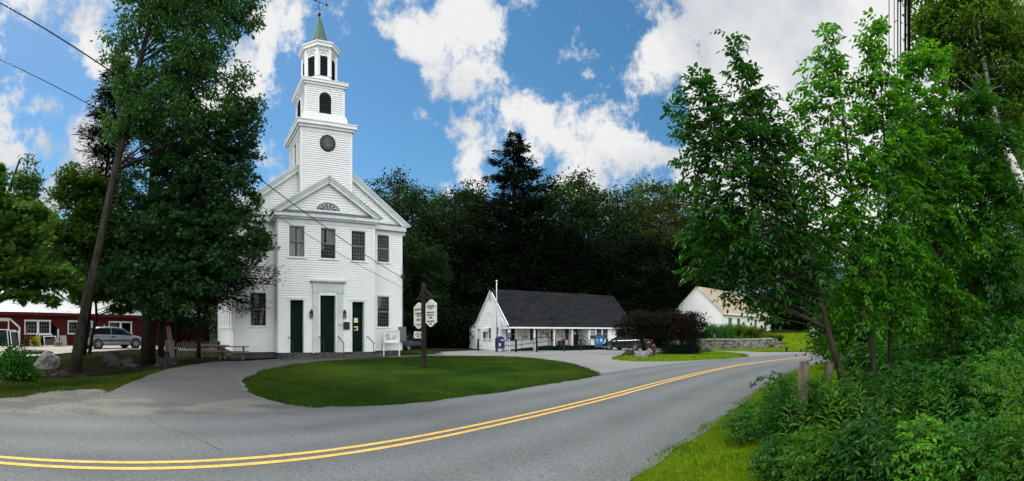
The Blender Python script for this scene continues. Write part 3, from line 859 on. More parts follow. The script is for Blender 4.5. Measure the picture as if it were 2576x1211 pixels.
    for i, (x0, x1, z0, z1) in enumerate(drs):
        fr = MB()
        jw = .12 if i != 1 else .30
        top = z1 - (.12 if i != 1 else .24)
        for (a, b) in ((x0, x0 + jw), (x1 - jw, x1)): fr.box(a, b, -.06, .28, z0 - .0, top)
        fr.box(x0, x1, -.062, .28, top, z1); fr.box(x0 - .04, x1 + .04, -.09, -.06, z1 - .05, z1 + .02)
        fo = fr.build('door_frame', M['trim'], T)
        d = MB(); a, b = x0 + jw, x1 - jw
        d.box(a, b, .22, .27, z0, top)
        dw, dh = b - a, top - z0
        nc = 2
        for (r0, r1) in ((.05, .33), (.38, .70), (.75, .96)):
            for k in range(nc):
                u0 = a + dw * (k / nc) + .07 * dw + .01; u1 = a + dw * ((k + 1) / nc) - .07 * dw - .01
                d.box(u0, u1, .195, .22, z0 + dh * r0, z0 + dh * r1)
        do = d.build('door', M['greendoor'], T)
        kb = MB(); kb.lathe([(.012, .0), (.03, -.03), (.03, -.06), (.012, -.07)], 10, (b - .09 if i else b - .08, .22, z0 + 1.05), axis='y'); kb.build('handle', M['iron'], do)
        if i == 2:
            pp = MB(); pp.box(a + .20, a + .45, .185, .192, z0 + 1.78, z0 + 2.06); pp.build('notice', M['ypaper'], do)
            pp = MB(); pp.box(a + .20, a + .47, .185, .192, z0 + 1.48, z0 + 1.55); pp.box(a + .20, a + .47, .185, .192, z0 + 1.30, z0 + 1.34); pp.box(a + .38, a + .46, .185, .192, z0 + 1.36, z0 + 1.46); pp.build('notice', M['paper'], do)
    # pilastered doorcase round the middle door
    q = MB()
    x0, x1, z0, z1 = drs[1]
    for (a, b) in ((x0 - .16, x0 + .20), (x1 - .20, x1 + .16)):
        q.box(a, b, -.11, -.035, B0 + .6, z1 - .03); q.box(a - .03, b + .03, -.14, -.034, B0 - .05, B0 + .6); q.box(a - .02, b + .02, -.13, -.033, B0 + .62, B0 + .68)
        q.box(a - .03, b + .03, -.14, -.033, z1 - .10, z1 - .02)
    q.box(x0 - .18, x1 + .18, -.115, -.031, z1, z1 + .50)
    for k in range(7):
        xx = x0 - .12 + (x1 - x0 + .24) * k / 6
        q.box(xx - .035, xx + .035, -.13, -.115, z1 + .06, z1 + .44)
    q.box(x0 - .26, x1 + .26, -.20, -.03, z1 + .50, z1 + .56); q.box(x0 - .34, x1 + .34, -.28, -.03, z1 + .56, z1 + .64)
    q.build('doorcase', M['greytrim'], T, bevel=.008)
    # lanterns, number, plaque
    for x in (1.96, 4.02):
        l_ = MB(); zc = Z(2.75)
        for (dx, dy) in ((-.07, -.20), (.07, -.20), (-.07, -.06), (.07, -.06)): l_.bar((x + dx, dy, zc - .16), (x + dx, dy, zc + .14), .02, .02)
        l_.box(x - .09, x + .09, -.22, -.04, zc - .19, zc - .16); l_.lathe([(.15, .14), (.05, .24), (.02, .3), (.0, .34)], 4, (x, -.13, zc), R(45)); l_.box(x - .04, x + .04, -.06, -.02, zc - .1, zc + .1)
        lo = l_.build('wall_lantern', M['black'], T)
        g_ = MB(); g_.box(x - .065, x + .065, -.195, -.065, zc - .158, zc + .138); g_.build('pane', M['glass'], lo)
        b_ = MB(); b_.lathe([(.01, -.1), (.03, -.06), (.035, -.02), (.0, .03)], 8, (x, -.13, zc)); b_.build('bulb', M['paper'], lo)
    pq = MB(); pq.box(3.97, 4.36, -.085, -.03, Z(1.85), Z(2.3)); pq.build('plaque', M['black'], T)
    text(T, '524', wall_text_M(F, 3.775, -.118, Z(2.1)), .17, M['black'], 'house_number')
    # steps
    s = MB()
    s.box(.15, 6.15, -.95, .03, -.25, Z(.36)); s.build('landing', M['stone'], T)
    s = MB(); s.box(-.10, 6.35, -1.45, -.95, -.25, Z(.25) + .001); s.build('step', M['stone'], T)
    for (x0, x1, _, _) in drs:
        s = MB(); s.box(x0 - .05, x1 + .05, -.38, .20, Z(.36), Z(.50) - .002); s.build('step', M['stone'], T)
    for (xa, sgn) in ((.60, 1), (2.42, 1), (3.62, 1), (5.5, 1)):
        h = MB()
        h.tube([(xa, -.02, Z(1.42)), (xa, -.14, Z(1.42)), (xa + .02, -.2, Z(1.40)), (xa + .02, -1.15, Z(1.02))], .024, 8)
        h.tube([(xa + .02, -1.05, Z(1.06)), (xa + .02, -1.05, Z(.24))], .02, 8)
        h.build('handrail', M['iron'], T, smooth=True)
    # service mast and wire bracket on the right corner
    i_ = MB(); i_.tube([(XR + .06, S - .10, Z(.6)), (XR + .06, S - .10, Z(6.1))], .025, 6); i_.box(XR - .1, XR + .1, S - .2, S - .06, Z(5.3), Z(5.45)); i_.lathe([(.05, 0), (.07, .08), (.03, .16)], 8, (XR, S - .16, Z(5.42)))
    i_.build('wire_bracket', M['black'], T)
    m_ = MB(); m_.box(XR - .28, XR + .18, S - .30, S - .03, Z(1.1), Z(2.05)); m_.build('meter_box', mat('meter_grey', (.12, .13, .14), .5), T, bevel=.02)
    # ------------------------------------------------ tower
    ty, tw, td = .40, 3.2, 3.2
    tx0 = cx + .04 - tw / 2; tcx = cx + .04; tcy = ty + td / 2
    tw_ = MB()
    def stage(x0, x1, y0, y1, z0, z1, hf=(), hl=()):
        tw_.M = plane_M((0, y0, 0), (1, 0, 0), (0, 1, 0)); clap(tw_, x0 + .08, x1 - .08, z0, z1, hf, .13)
        tw_.M = plane_M((x0, y0, 0), (0, -1, 0), (1, 0, 0)); clap(tw_, -(y1 - y0) + .08, -.08, z0, z1, hl, .13)
        tw_.M = plane_M((x1, y0, 0), (0, 1, 0), (-1, 0, 0)); clap(tw_, .08, y1 - y0 - .08, z0, z1, (), .13)
        tw_.M = None
        tw_.add([(x0, y1, z0), (x1, y1, z0), (x1, y1, z1), (x0, y1, z1)], [(0, 1, 2, 3)])
        for xx in (x0, x1 - .08): 
            tw_.box(xx, xx + .08, y0 - .04, y0 + .04, z0, z1)
        tw_.box(x0 - .04, x0, y0 - .04, y0 + .04, z0, z1); tw_.box(x1, x1 + .04, y0 - .04, y0 + .04, z0, z1)
    swin = (-1.75, -.95, Z(11.5), Z(13.5))
    s1t = Z(13.95)
    stage(tx0, tx0 + tw, ty, ty + td, Z(8.7), s1t, (), (swin,))
    x2, y2, w2 = tcx - 1.24, tcy - 1.24, 2.48
    z2, z2t = Z(15.05), Z(16.75)
    lz0, lz1, lw = Z(14.95), Z(16.35), .38
    stage(x2, x2 + w2, y2, y2 + w2, z2, z2t)
    tw_.build('tower_wall', M['white'], T)
    tc_ = MB()
    def ring(x0, x1, y0, y1, lay):
        for (e, za, zb_) in lay: tc_.box(x0 - e, x1 + e, y0 - e, y1 + e, za, zb_)
    ring(tx0, tx0 + tw, ty, ty + td, [(.05, s1t - .18, s1t), (.16, s1t, s1t + .14), (.27, s1t + .14, s1t + .34), (.31, s1t + .34, s1t + .40)])
    ring(x2, x2 + w2, y2, y2 + w2, [(.17, s1t + .40, z2 - .25), (.13, z2 - .25, z2 - .1), (.08, z2 - .1, z2)])
    ring(x2, x2 + w2, y2, y2 + w2, [(.04, z2t - .12, z2t), (.13, z2t, z2t + .12), (.22, z2t + .12, z2t + .27), (.25, z2t + .27, z2t + .31)])
    tc_.build('tower_cornice', M['trim'], T)
    window(T, plane_M((tx0, ty, 0), (0, -1, 0), (1, 0, 0)), *swin, cols=3, rows=4)
    # arched louvred openings of the second stage
    for Mx in (plane_M((tcx, y2, 0), (1, 0, 0), (0, 1, 0)), plane_M((x2, tcy, 0), (0, -1, 0), (1, 0, 0)), plane_M((x2 + w2, tcy, 0), (0, 1, 0), (-1, 0, 0))):
        a = MB(); a.M = Mx
        n = 14; zs = lz1 - lw
        outl = [(-lw, z2 + .02), (lw, z2 + .02)] + [(lw * math.cos(math.pi * i / n), zs + lw * math.sin(math.pi * i / n)) for i in range(n + 1)]
        a.prism(outl, lambda x, z: (x, -.035, z), lambda x, z: (x, .03, z))
        ao = a.build('louvre', M['louver'], T)
        b = MB(); b.M = Mx
        for k in range(11):
            z = z2 + .08 + k * (lz1 - z2 - .1) / 11
            hw = lw if z < zs else math.sqrt(max(0, lw * lw - (z - zs) ** 2))
            if hw > .06: b.add([(-hw, -.11, z), (hw, -.11, z), (hw, -.04, z + .10), (-hw, -.04, z + .10), (-hw, -.095, z - .012), (hw, -.095, z - .012)], [(0, 1, 2, 3), (0, 1, 5, 4), (4, 5, 2, 3)])
        b.build('slat', M['louver'], ao)
        tr = MB(); tr.M = Mx
        for i in range(n):
            a0, a1 = math.pi * i / n, math.pi * (i + 1) / n
            tr.bar((( lw + .04) * math.cos(a0), -.05, zs + (lw + .04) * math.sin(a0)), ((lw + .04) * math.cos(a1), -.05, zs + (lw + .04) * math.sin(a1)), .07, .07, (0, 1, 0))
        for sg in (-1, 1): tr.box(sg * (lw + .04) - .04, sg * (lw + .04) + .04, -.085, -.02, z2 + .02, zs)
        tr.build('arch_trim', M['trim'], ao)
    # clock
    cc = (tcx + .05, ty, Z(13.18) - .06)
    d = MB(); d.lathe([(.0, .0), (.49, .0), (.50, -.06), (.44, -.10), (.43, -.075), (0, -.075)], 40, cc, axis='y')
    clk = d.build('clock', M['dial'], T, smooth=False)
    d = MB(); d.lathe([(.0, -.07), (.26, -.07), (.26, -.085), (0, -.085)], 32, cc, axis='y'); d.build('clock_centre', M['dialgrey'], clk)
    nm = MB()
    NUM = ['XII', 'I', 'II', 'III', 'IIII', 'V', 'VI', 'VII', 'VIII', 'IX', 'X', 'XI']
    fmx = plane_M((cc[0], cc[1], cc[2]), (1, 0, 0), (0, 1, 0))
    for i, s_ in enumerate(NUM):
        a = 2 * math.pi * i / 12
        text(clk, s_, wall_text_M(fmx, .345 * math.sin(a), -.086, .345 * math.cos(a)) @ Matrix.Rotation(-a, 4, 'Z'), .125, M['gold'], 'numeral')
    for (a, ln, wd, nme) in ((R(-4), .36, .022, 'minute_hand'), (R(88), .23, .034, 'hour_hand')):
        h = MB(); b0 = Vector((cc[0], cc[1] - .095, cc[2])); dr = Vector((math.sin(a), 0, math.cos(a)))
        h.bar(b0 - dr * .08, b0 + dr * ln, wd, .008, (0, 1, 0)); h.build(nme, M['black'] if nme == 'hour_hand' else M['gold'], clk)
    # octagonal belfry
    ph = R(22.5); k8 = 1 / math.cos(R(22.5))
    ob, ot = z2t + .31, Z(19.38)
    rw = .97
    b = MB(); b.lathe([(1.18 * k8, ob), (1.18 * k8, ob + .14), (1.03 * k8, ob + .2), (.99 * k8, ob + .42), (rw * k8 - .02, ob + .46), (rw * k8 - .02, ot - .18)], 8, (tcx, tcy, 0), ph)
    for i in range(8):
        a = ph + 2 * math.pi * i / 8
        px_, py_ = tcx + rw * k8 * math.cos(a), tcy + rw * k8 * math.sin(a)
        b.lathe([(.11, ob + .45), (.11, ot - .2)], 8, (px_, py_, 0), ph)
    b.build('belfry', M['white'], T)
    b = MB(); b.lathe([(rw * k8 + .06, ot - .26), (rw * k8 + .10, ot - .12), (1.18 * k8, ot - .1), (1.18 * k8, ot + .04), (1.24 * k8, ot + .10), (1.24 * k8, ot + .17)], 8, (tcx, tcy, 0), ph); b.build('belfry_cornice', M['trim'], T)
    for i in range(8):
        a = 2 * math.pi * i / 8 + R(90)
        nrm = Vector((math.cos(a), math.sin(a), 0)); rt = Vector((-math.sin(a), math.cos(a), 0))
        if nrm.y > .5: continue
        org = Vector((tcx, tcy, 0)) + nrm * (rw - .02)
        Mx = plane_M(org, rt, -nrm)
        lz, ltp, hw = ob + .50, ot - .62, .25
        v = MB(); v.M = Mx; v.box(-hw, hw, -.012, .03, lz, ltp)
        vo = v.build('louvre', M['louver'], T)
        v = MB(); v.M = Mx
        for k in range(11):
            z = lz + .03 + k * (ltp - lz - .05) / 11
            v.add([(-hw, -.07, z), (hw, -.07, z), (hw, -.014, z + .075), (-hw, -.014, z + .075), (-hw, -.06, z - .012), (hw, -.06, z - .012)], [(0, 1, 2, 3), (0, 1, 5, 4), (4, 5, 2, 3)])
        v.build('slat', M['louver'], vo)
        v = MB(); v.M = Mx; n = 10
        for kk in range(n):
            a0, a1 = math.pi * kk / n, math.pi * (kk + 1) / n
            v.bar((.27 * math.cos(a0), -.04, ltp + .02 + .24 * math.sin(a0)), (.27 * math.cos(a1), -.04, ltp + .02 + .24 * math.sin(a1)), .06, .05, (0, 1, 0))
        v.box(-.3, -.24, -.07, 0, lz, ltp + .02); v.box(.24, .3, -.07, 0, lz, ltp + .02); v.box(-.24, .24, -.06, -.0, ltp, ltp + .05)
        v.build('arch_trim', M['trim'], vo)
    # spire, ball and vane
    sp = MB(); sp.lathe([(1.24 * k8, ot + .171), (.62 * k8, ot + .38), (.60 * k8, ot + .50), (.03, ot + 2.50)], 8, (tcx, tcy, 0), ph)
    sp.build('spire', M['copper'], T)
    v = MB(); v.tube([(tcx, tcy, ot + 2.4), (tcx, tcy, ot + 3.66)], .018, 6)
    v.lathe([(.01, -.12), (.07, -.1), (.12, 0), (.07, .1), (.01, .12)], 12, (tcx, tcy, ot + 2.6))
    va_ = Vector((-.9, -.25, 0)).normalized()
    pz = ot + 3.38
    v.bar(Vector((tcx, tcy, pz)) + va_ * -.55, Vector((tcx, tcy, pz)) + va_ * .3, .02, .03)
    for k in range(4):
        v.bar(Vector((tcx, tcy, pz - .02 + k * .05)) + va_ * .2, Vector((tcx, tcy, pz + .02 + k * .075)) + va_ * .72, .016, .055)
    v.add([Vector((tcx, tcy, pz + .08)) + va_ * -.75, Vector((tcx, tcy, pz + .1)) + va_ * -.5 + Vector((0, .0, .1)), Vector((tcx, tcy, pz - .1)) + va_ * -.5, Vector((tcx + .01, tcy + .02, pz)) + va_ * -.5], [(0, 1, 3), (0, 3, 2), (1, 2, 3)])
    for k in range(4):
        a = R(45 + 90 * k)
        v.tube([(tcx, tcy, ot + 3.02), (tcx + .28 * math.cos(a), tcy + .28 * math.sin(a), ot + 3.02)], .012, 5)
        v.lathe([(.0, -.04), (.04, 0), (.0, .04)], 6, (tcx + .28 * math.cos(a), tcy + .28 * math.sin(a), ot + 3.02))
    v.build('weather_vane', M['iron'], T)
    return T
CH = church()
# ================================================================ village store with a porch
def store():
    zb = H(*at(1278, 40).xy)
    c0 = at(1278, 40)
    T = empty('store', (c0.x, c0.y, zb), R(28), 'long low white clapboard store with dark shingle roof and front porch', 'store')
    Wd, D, PW, PD = 15.0, 7.1, 8.8, 1.6
    ez, rz = 2.26, 5.62
    F = Matrix.Identity(4); P = plane_M((0, PD, 0), (1, 0, 0), (0, 1, 0)); GM = plane_M((0, 0, 0), (0, -1, 0), (1, 0, 0))
    sl = (rz - ez) / (D / 2)
    w = MB()
    fl_w = [(8.95, 11.35, .95, 2.12), (12.35, 13.45, .95, 2.12)]
    w.M = F; clap(w, PW, Wd, -.05, ez, fl_w, .15)
    pw = [(.55, 1.65, .85, 2.12), (3.05, 4.05, .85, 2.12), (5.35, 6.05, .9, 2.0), (7.05, 7.7, .85, 2.12)]
    pdoor = (8.05, 8.75, .42, 2.2)
    w.M = P; clap(w, 0, PW, -.05, ez, pw + [pdoor], .15)
    gw = [(-5.35, -4.55, .98, 2.1), (-4.05, -3.35, .98, 2.1), (-2.35, -1.75, .98, 2.15)]
    gd = (-6.75, -5.72, .45, 2.08)
    w.M = GM; clap(w, -D, -PD - .1, -.05, ez, gw + [gd], .15)
    clap(w, lambda z: -D + (z - ez) / sl, lambda z: -(z - ez) / sl, ez, rz - .1, (), .15)
    w.M = None
    w.add([(PW, 0, -.05), (PW, PD, -.05), (PW, PD, ez), (PW, 0, ez)], [(0, 1, 2, 3)])
    w.add([(Wd, 0, -.05), (Wd, D, -.05), (Wd, D, ez), (Wd, D / 2, rz), (Wd, 0, ez)], [(0, 1, 2, 3, 4)])
    w.add([(0, D, -.05), (Wd, D, -.05), (Wd, D, ez), (0, D, ez)], [(0, 1, 2, 3)])
    w.build('wall', M['white'], T)
    r = MB()
    for (y0, y1, s_) in ((-.25, D / 2, 1), (D + .25, D / 2, -1)):
        za = ez - sl * .25 + .12
        r.add([(-.12, y0, za), (Wd + .12, y0, za), (Wd + .12, y1, rz + .12), (-.12, y1, rz + .12), (-.12, y0, za - .07), (Wd + .12, y0, za - .07), (Wd + .12, y1, rz + .04), (-.12, y1, rz + .04)], [(0, 1, 2, 3), (4, 5, 6, 7), (0, 1, 5, 4), (0, 3, 7, 4), (1, 2, 6, 5)])
    r.build('roof', M['shingle'], T)
    t = MB()
    za = ez - sl * .25
    t.box(-.1, Wd + .1, -.30, -.22, za - .02, za + .12)                       # gutter board
    for s_ in (0, 1):
        a = Vector((-.06, -.15 if s_ == 0 else D + .15, ez - .02)); b = Vector((-.06, D / 2, rz + .0))
        t.bar(a, b, .10, .16)
    t.box(0, .14, PD - .16, PD - .03, -.05, ez); t.M = GM; t.box(-D, -D + .12, -.05, -.01, -.05, ez); t.M = None
    t.box(Wd - .12, Wd + .01, -.05, -.01, -.05, ez); t.box(PW, PW + .12, -.05, -.005, -.05, ez)
    t.add([(0, -.2, ez - .08), (PW, -.2, ez - .08), (PW, PD, ez - .08), (0, PD, ez - .08)], [(0, 1, 2, 3)])     # porch ceiling
    t.box(0, .1, 0, PD - .16, ez - .3, ez)
    t.build('trim', M['trim'], T)
    for x in (.12, 2.72, 4.85, 6.92):
        p = MB(); p.box(x - .08, x + .08, .0, .16, (-.05 if x < 4 else .38), ez - .08); p.build('porch_post', M['trim'], T, bevel=.01)
    for q in fl_w[:1]:
        for k in range(3): window(T, F, q[0] + k * .8, q[0] + (k + 1) * .8, q[2], q[3], 4, 3, .06, bar=.018)
    sa = MB(); sa.box(9.02, 9.68, -.10, -.06, 1.38, 1.43); sa.box(9.02, 9.68, -.10, -.06, 2.0, 2.05); sa.box(9.02, 9.07, -.1, -.06, 1.43, 2.0); sa.box(9.63, 9.68, -.1, -.06, 1.43, 2.0)
    for k in range(1, 4): sa.box(9.07 + .14 * k - .015, 9.07 + .14 * k + .015, -.095, -.065, 1.43, 2.0)
    sa.box(9.07, 9.63, -.094, -.066, 1.70, 1.73); sa.build('open_sash', M['trim'], T)
    window(T, F, *fl_w[1], 4, 3, .07, bar=.025)
    for q in pw: window(T, P, *q, 3, 2, .08, sash='muntin')
    for i, q in enumerate(gw):
        window(T, GM, *q, 2, 2, .07, bar=.02)
    ac = MB(); ac.M = GM; ac.box(-4.95, -4.1, -.34, -.06, 1.72, 2.05); ac.build('air_conditioner', M['trim'], T, bevel=.015)
    dm = MB(); dm.M = GM; dm.box(gd[0], gd[0] + .1, -.05, .1, gd[2], gd[3]); dm.box(gd[1] - .1, gd[1], -.05, .1, gd[2], gd[3]); dm.box(gd[0] + .1, gd[1] - .1, -.05, .1, gd[3] - .1, gd[3]); dm.box(gd[0], gd[1], -.08, .1, gd[2] - .06, gd[2])
    do = dm.build('door_frame', M['trim'], T)
    dm = MB(); dm.M = GM; dm.box(gd[0] + .1, gd[1] - .1, .03, .08, gd[2], gd[3] - .1); dd = dm.build('door', M['greytrim'], T)
    dm = MB(); dm.M = GM; dm.lathe([(.01, .03), (.03, 0), (.03, -.03), (.01, -.04)], 8, (gd[1] - .2, 0, 1.2), axis='y'); dm.build('handle', M['iron'], dd)
    dm = MB(); dm.M = P; dm.box(pdoor[0] + .05, pdoor[1] - .05, .02, .08, pdoor[2], pdoor[3]); dd = dm.build('door', mat('maroon_door', (.03, .008, .01), .5), T)
    dm = MB(); dm.M = P; dm.box(pdoor[0] + .2, pdoor[0] + .5, .01, .018, 1.45, 1.75); dm.build('notice', M['paper'], dd)
    # gable vent and lights
    v = MB(); v.M = GM
    vz = rz - 1.0
    v.prism([(-D / 2 - .42, vz), (-D / 2 + .42, vz), (-D / 2, vz + .84)], lambda x, z: (x, -.05, z), lambda x, z: (x, -.0, z)); vo = v.build('gable_vent', M['trim'], T)
    v = MB(); v.M = GM
    for k in range(7):
        z = vz + .08 + k * .09; hw = .36 * (1 - (z - vz) / .84)
        if hw > .04:
            v.box(-D / 2 - hw, -D / 2 - .02, -.056, -.05, z, z + .045); v.box(-D / 2 + .02, -D / 2 + hw, -.056, -.05, z, z + .045)
    v.build('slot', M['black'], vo)
    for (y, z) in ((-3.7, 3.55), (-6.45, 2.35)):
        q = MB(); q.M = GM; q.lathe([(.03, -.02), (.05, -.08), (.09, -.2), (.08, -.22)], 8, (y, 0, z), axis='y'); q.build('floodlight', M['greytrim'], T)
    # shed on the back corner
    s = MB(); s.M = GM; clap(s, -D - 1.6, -D, -.05, 2.05, (), .15); s.M = None
    s.add([(0, D, 2.05), (0, D + 1.6, 2.05), (0, D, 2.5)], [(0, 1, 2)]); s.add([(-.1, D + 1.75, 2.0), (3, D + 1.75, 2.0), (3, D, 2.6), (-.1, D, 2.6)], [(0, 1, 2, 3)])
    s.build('back_shed', M['white'], T)
    # pipe up the gable
    p = MB(); p.M = GM; p.tube([(-1.35, -.12, -.05), (-1.35, -.12, 2.75), (-1.3, -.2, 2.85), (-1.1, -.3, 2.8)], .055, 8); p.build('vent_pipe', M['trim'], T)
    # notice cases on the porch wall
    pc = [mat('flyer_white', (.55, .55, .5), .8), mat('flyer_yellow', (.6, .48, .12), .8), mat('flyer_pink', (.5, .25, .25), .8), mat('flyer_blue', (.2, .32, .42), .8), mat('flyer_dark', (.08, .09, .1), .8)]
    for (x0, x1, nn) in ((1.75, 3.0, 1), (4.12, 5.3, 1), (6.1, 7.0, 0)):
        b = MB(); b.M = P; z0, z1 = 1.0, 1.95
        b.box(x0, x1, -.06, -.02, z0, z1); bo = b.build('notice_case', M['greytrim'], T)
        b = MB(); b.M = P; b.box(x0 - .03, x1 + .03, -.09, -.06, z1, z1 + .05); b.box(x0 - .03, x1 + .03, -.09, -.06, z0 - .05, z0); b.box(x0 - .03, x0 + .02, -.09, -.06, z0, z1); b.box(x1 - .02, x1 + .03, -.09, -.06, z0, z1); b.box((x0 + x1) / 2 - .02, (x0 + x1) / 2 + .02, -.088, -.06, z0, z1)
        b.build('case_frame', M['trim'], bo)
        if nn:
            f = MB(); f.M = P
            for k in range(16):
                f.cur = rnd.randrange(5); x = rnd.uniform(x0 + .06, x1 - .28); z = rnd.uniform(z0 + .04, z1 - .3); y = -.062 - .0015 * k
                f.add([(x, y, z), (x + .2, y, z), (x + .2, y, z + .25), (x, y, z + .25)], [(0, 1, 2, 3)])
            f.build_split('flyer', pc, bo)
    # deck, ramp, steps, rails
    gd_ = M['greendoor']
    k = MB(); k.box(4.7, 9.6, -.95, PD - .04, -.05, .40); k.build('porch_deck', gd_, T)
    k = MB(); k.box(5.3, 10.0, -1.35, -.95, -.05, .2); k.box(9.6, 10.0, -.95, -.06, -.05, .2); k.build('porch_step', gd_, T)
    k = MB(); k.add([(.25, .2, -.04), (4.7, .2, -.04), (4.7, .2, .39), (.25, .2, 0.02), (.25, PD - .05, -.04), (4.7, PD - .05, -.04), (4.7, PD - .05, .39), (.25, PD - .05, .02)], [(0, 1, 2, 3), (4, 5, 6, 7), (3, 2, 6, 7), (0, 3, 7, 4)]); k.build('ramp', gd_, T)
    h = MB()
    for dz in (.50, .92): h.tube([(-.55, -.12, dz), (.3, -.12, dz), (4.7, -.12, dz + .40)], .03, 6)
    h.tube([(-.55, -.12, .5), (-.6, -.12, .56), (-.6, -.12, .86), (-.55, -.12, .92)], .03, 6)
    for x in (.0, 1.3, 2.6, 4.1, 4.5): h.tube([(x, -.12, max(-.05, (x - .3) * .08 - .3)), (x, -.12, .92 + max(0, (x - .3) * .09))], .025, 6)
    h.build('ramp_rail', M['black'], T)
    for x in (5.35, 7.2, 7.75, 9.35):
        h = MB()
        for dz in (.5, .92):
            h.tube([(x, -.3, .4 + dz), (x, -.75, .4 + dz), (x, -1.55, dz), (x, -1.7, dz)], .026, 6)
        h.tube([(x, -1.7, .5), (x, -1.7, .92)], .026, 6)
        for y in (-.6, -1.55): h.tube([(x, y, -.05), (x, y, .92 + (.4 if y > -1 else 0))], .024, 6)
        h.build('stair_rail', M['black'], T)
    return T, zb
ST, SZ = store()
Mst = Matrix.Translation(ST.location) @ Matrix.Rotation(R(28), 4, 'Z')
sw = lambda x, y, z=0: Mst @ Vector((x, y, z))

# ================================================================ small house on the right
def house():
    c0 = at(1818, 53); zb = .62
    T = empty('house', (c0.x, c0.y, zb), R(35), 'small white clapboard house with tan roof behind a stone wall', 'house')
    Wd, D = 14.4, 7.0; ez, rz = 3.15, 6.35
    sl = (rz - ez) / (D / 2)
    F = Matrix.Identity(4); GM = plane_M((0, 0, 0), (0, -1, 0), (1, 0, 0))
    fw = [(1.25, 2.35, 1.0, 2.85), (3.55, 4.65, 1.0, 2.85), (8.6, 9.7, 1.0, 2.85), (12.0, 13.1, 1.0, 2.85)]
    fd = (5.7, 7.2, -.0, 2.5)
    gw = [(-4.6, -3.5, 1.0, 2.85)]
    w = MB()
    w.M = F; clap(w, .14, Wd - .14, -.6, ez - .3, fw + [fd], .17, .03)
    w.M = GM; clap(w, -D, -.14, -.6, ez - .0, gw, .17, .03); clap(w, lambda z: -D + (z - ez) / sl, lambda z: -(z - ez) / sl, ez, rz - .05, (), .17, .03)
    w.M = None
    w.add([(Wd, 0, -.6), (Wd, D, -.6), (Wd, D, ez), (Wd, D / 2, rz), (Wd, 0, ez)], [(0, 1, 2, 3, 4)]); w.add([(0, D, -.6), (Wd, D, -.6), (Wd, D, ez), (0, D, ez)], [(0, 1, 2, 3)])
    w.build('wall', M['white'], T)
    t = MB()
    t.box(-.02, .14, -.06, .0, -.6, ez - .3); t.box(Wd - .14, Wd + .02, -.06, .0, -.6, ez - .3); t.box(-.05, Wd + .05, -.06, 0, ez - .3, ez - .02); t.box(-.15, Wd + .15, -.35, 0, ez - .02, ez + .12)
    t.M = GM; t.box(-.14, .02, -.06, -.0, -.6, ez - .05); t.M = None
    for s_ in (0, 1): t.bar((-.05, -.1 if s_ == 0 else D + .1, ez + .05), (-.05, D / 2, rz + .08), .1, .22)
    t.build('trim', M['trim'], T)
    r = MB()
    for (y0, s_) in ((-.4, 1), (D + .4, -1)):
        za = ez + .16 - sl * .22
        r.add([(-.18, y0, za), (Wd + .18, y0, za), (Wd + .18, D / 2, rz + .22), (-.18, D / 2, rz + .22), (-.18, y0, za - .06), (Wd + .18, y0, za - .06), (Wd + .18, D / 2, rz + .15), (-.18, D / 2, rz + .15)], [(0, 1, 2, 3), (4, 5, 6, 7), (0, 1, 5, 4), (0, 3, 7, 4), (1, 2, 6, 5)])
    r.build('roof', M['cream'], T)
    for q in fw: window(T, F, *q, 3, 3, .09, bar=.04, curtain=[(0, 1, .55, 1, 0)])
    window(T, GM, *gw[0], 3, 3, .09, bar=.04, curtain=[(0, 1, .5, 1, 0)])
    d = MB()
    d.box(fd[0], fd[0] + .22, -.08, .1, fd[2], fd[3]); d.box(fd[1] - .22, fd[1], -.08, .1, fd[2], fd[3]); d.box(fd[0] - .1, fd[1] + .1, -.14, .1, fd[3], fd[3] + .25); d.build('door_frame', M['trim'], T)
    d = MB(); d.box(fd[0] + .22, fd[1] - .22, .03, .09, fd[2], fd[3])
    for k in range(2):
        for (a, b) in ((.2, .9), (1.1, 1.6), (1.75, 2.3)): d.box(fd[0] + .32 + k * .48, fd[0] + .68 + k * .48, .01, .03, a, b)
    dd = d.build('door', M['trim'], T)
    d = MB(); d.lathe([(.02, .03), (.04, 0), (.04, -.03), (.01, -.05)], 8, (fd[1] - .35, 0, 1.05), axis='y'); d.build('handle', M['iron'], dd)
    for x in (5.3, 7.6):
        l_ = MB(); l_.box(x - .08, x + .08, -.22, -.04, 2.0, 2.25); l_.lathe([(.13, 0), (.05, .10), (.01, .15)], 4, (x, -.13, 2.25), R(45)); l_.build('wall_lantern', M['black'], T)
    s = MB()
    for k in range(4): s.box(5.8, 7.1, -2.6 + .4 * k, -.03 if k == 3 else -2.2 + .4 * k, -.75, -.6 + .15 * (k + 1))
    s.build('steps', M['stone'], T)
    for x in (5.75, 7.15):
        h = MB(); h.tube([(x, -.5, .95), (x, -2.7, .35)], .035, 6)
        for y in (-.6, -1.6, -2.6): h.tube([(x, y, -.7), (x, y, .95 + (y + .5) * .27)], .03, 6)
        h.build('handrail', M['iron'], T)
    return T
HO = house()
Mho = Matrix.Translation(HO.location) @ Matrix.Rotation(R(35), 4, 'Z')

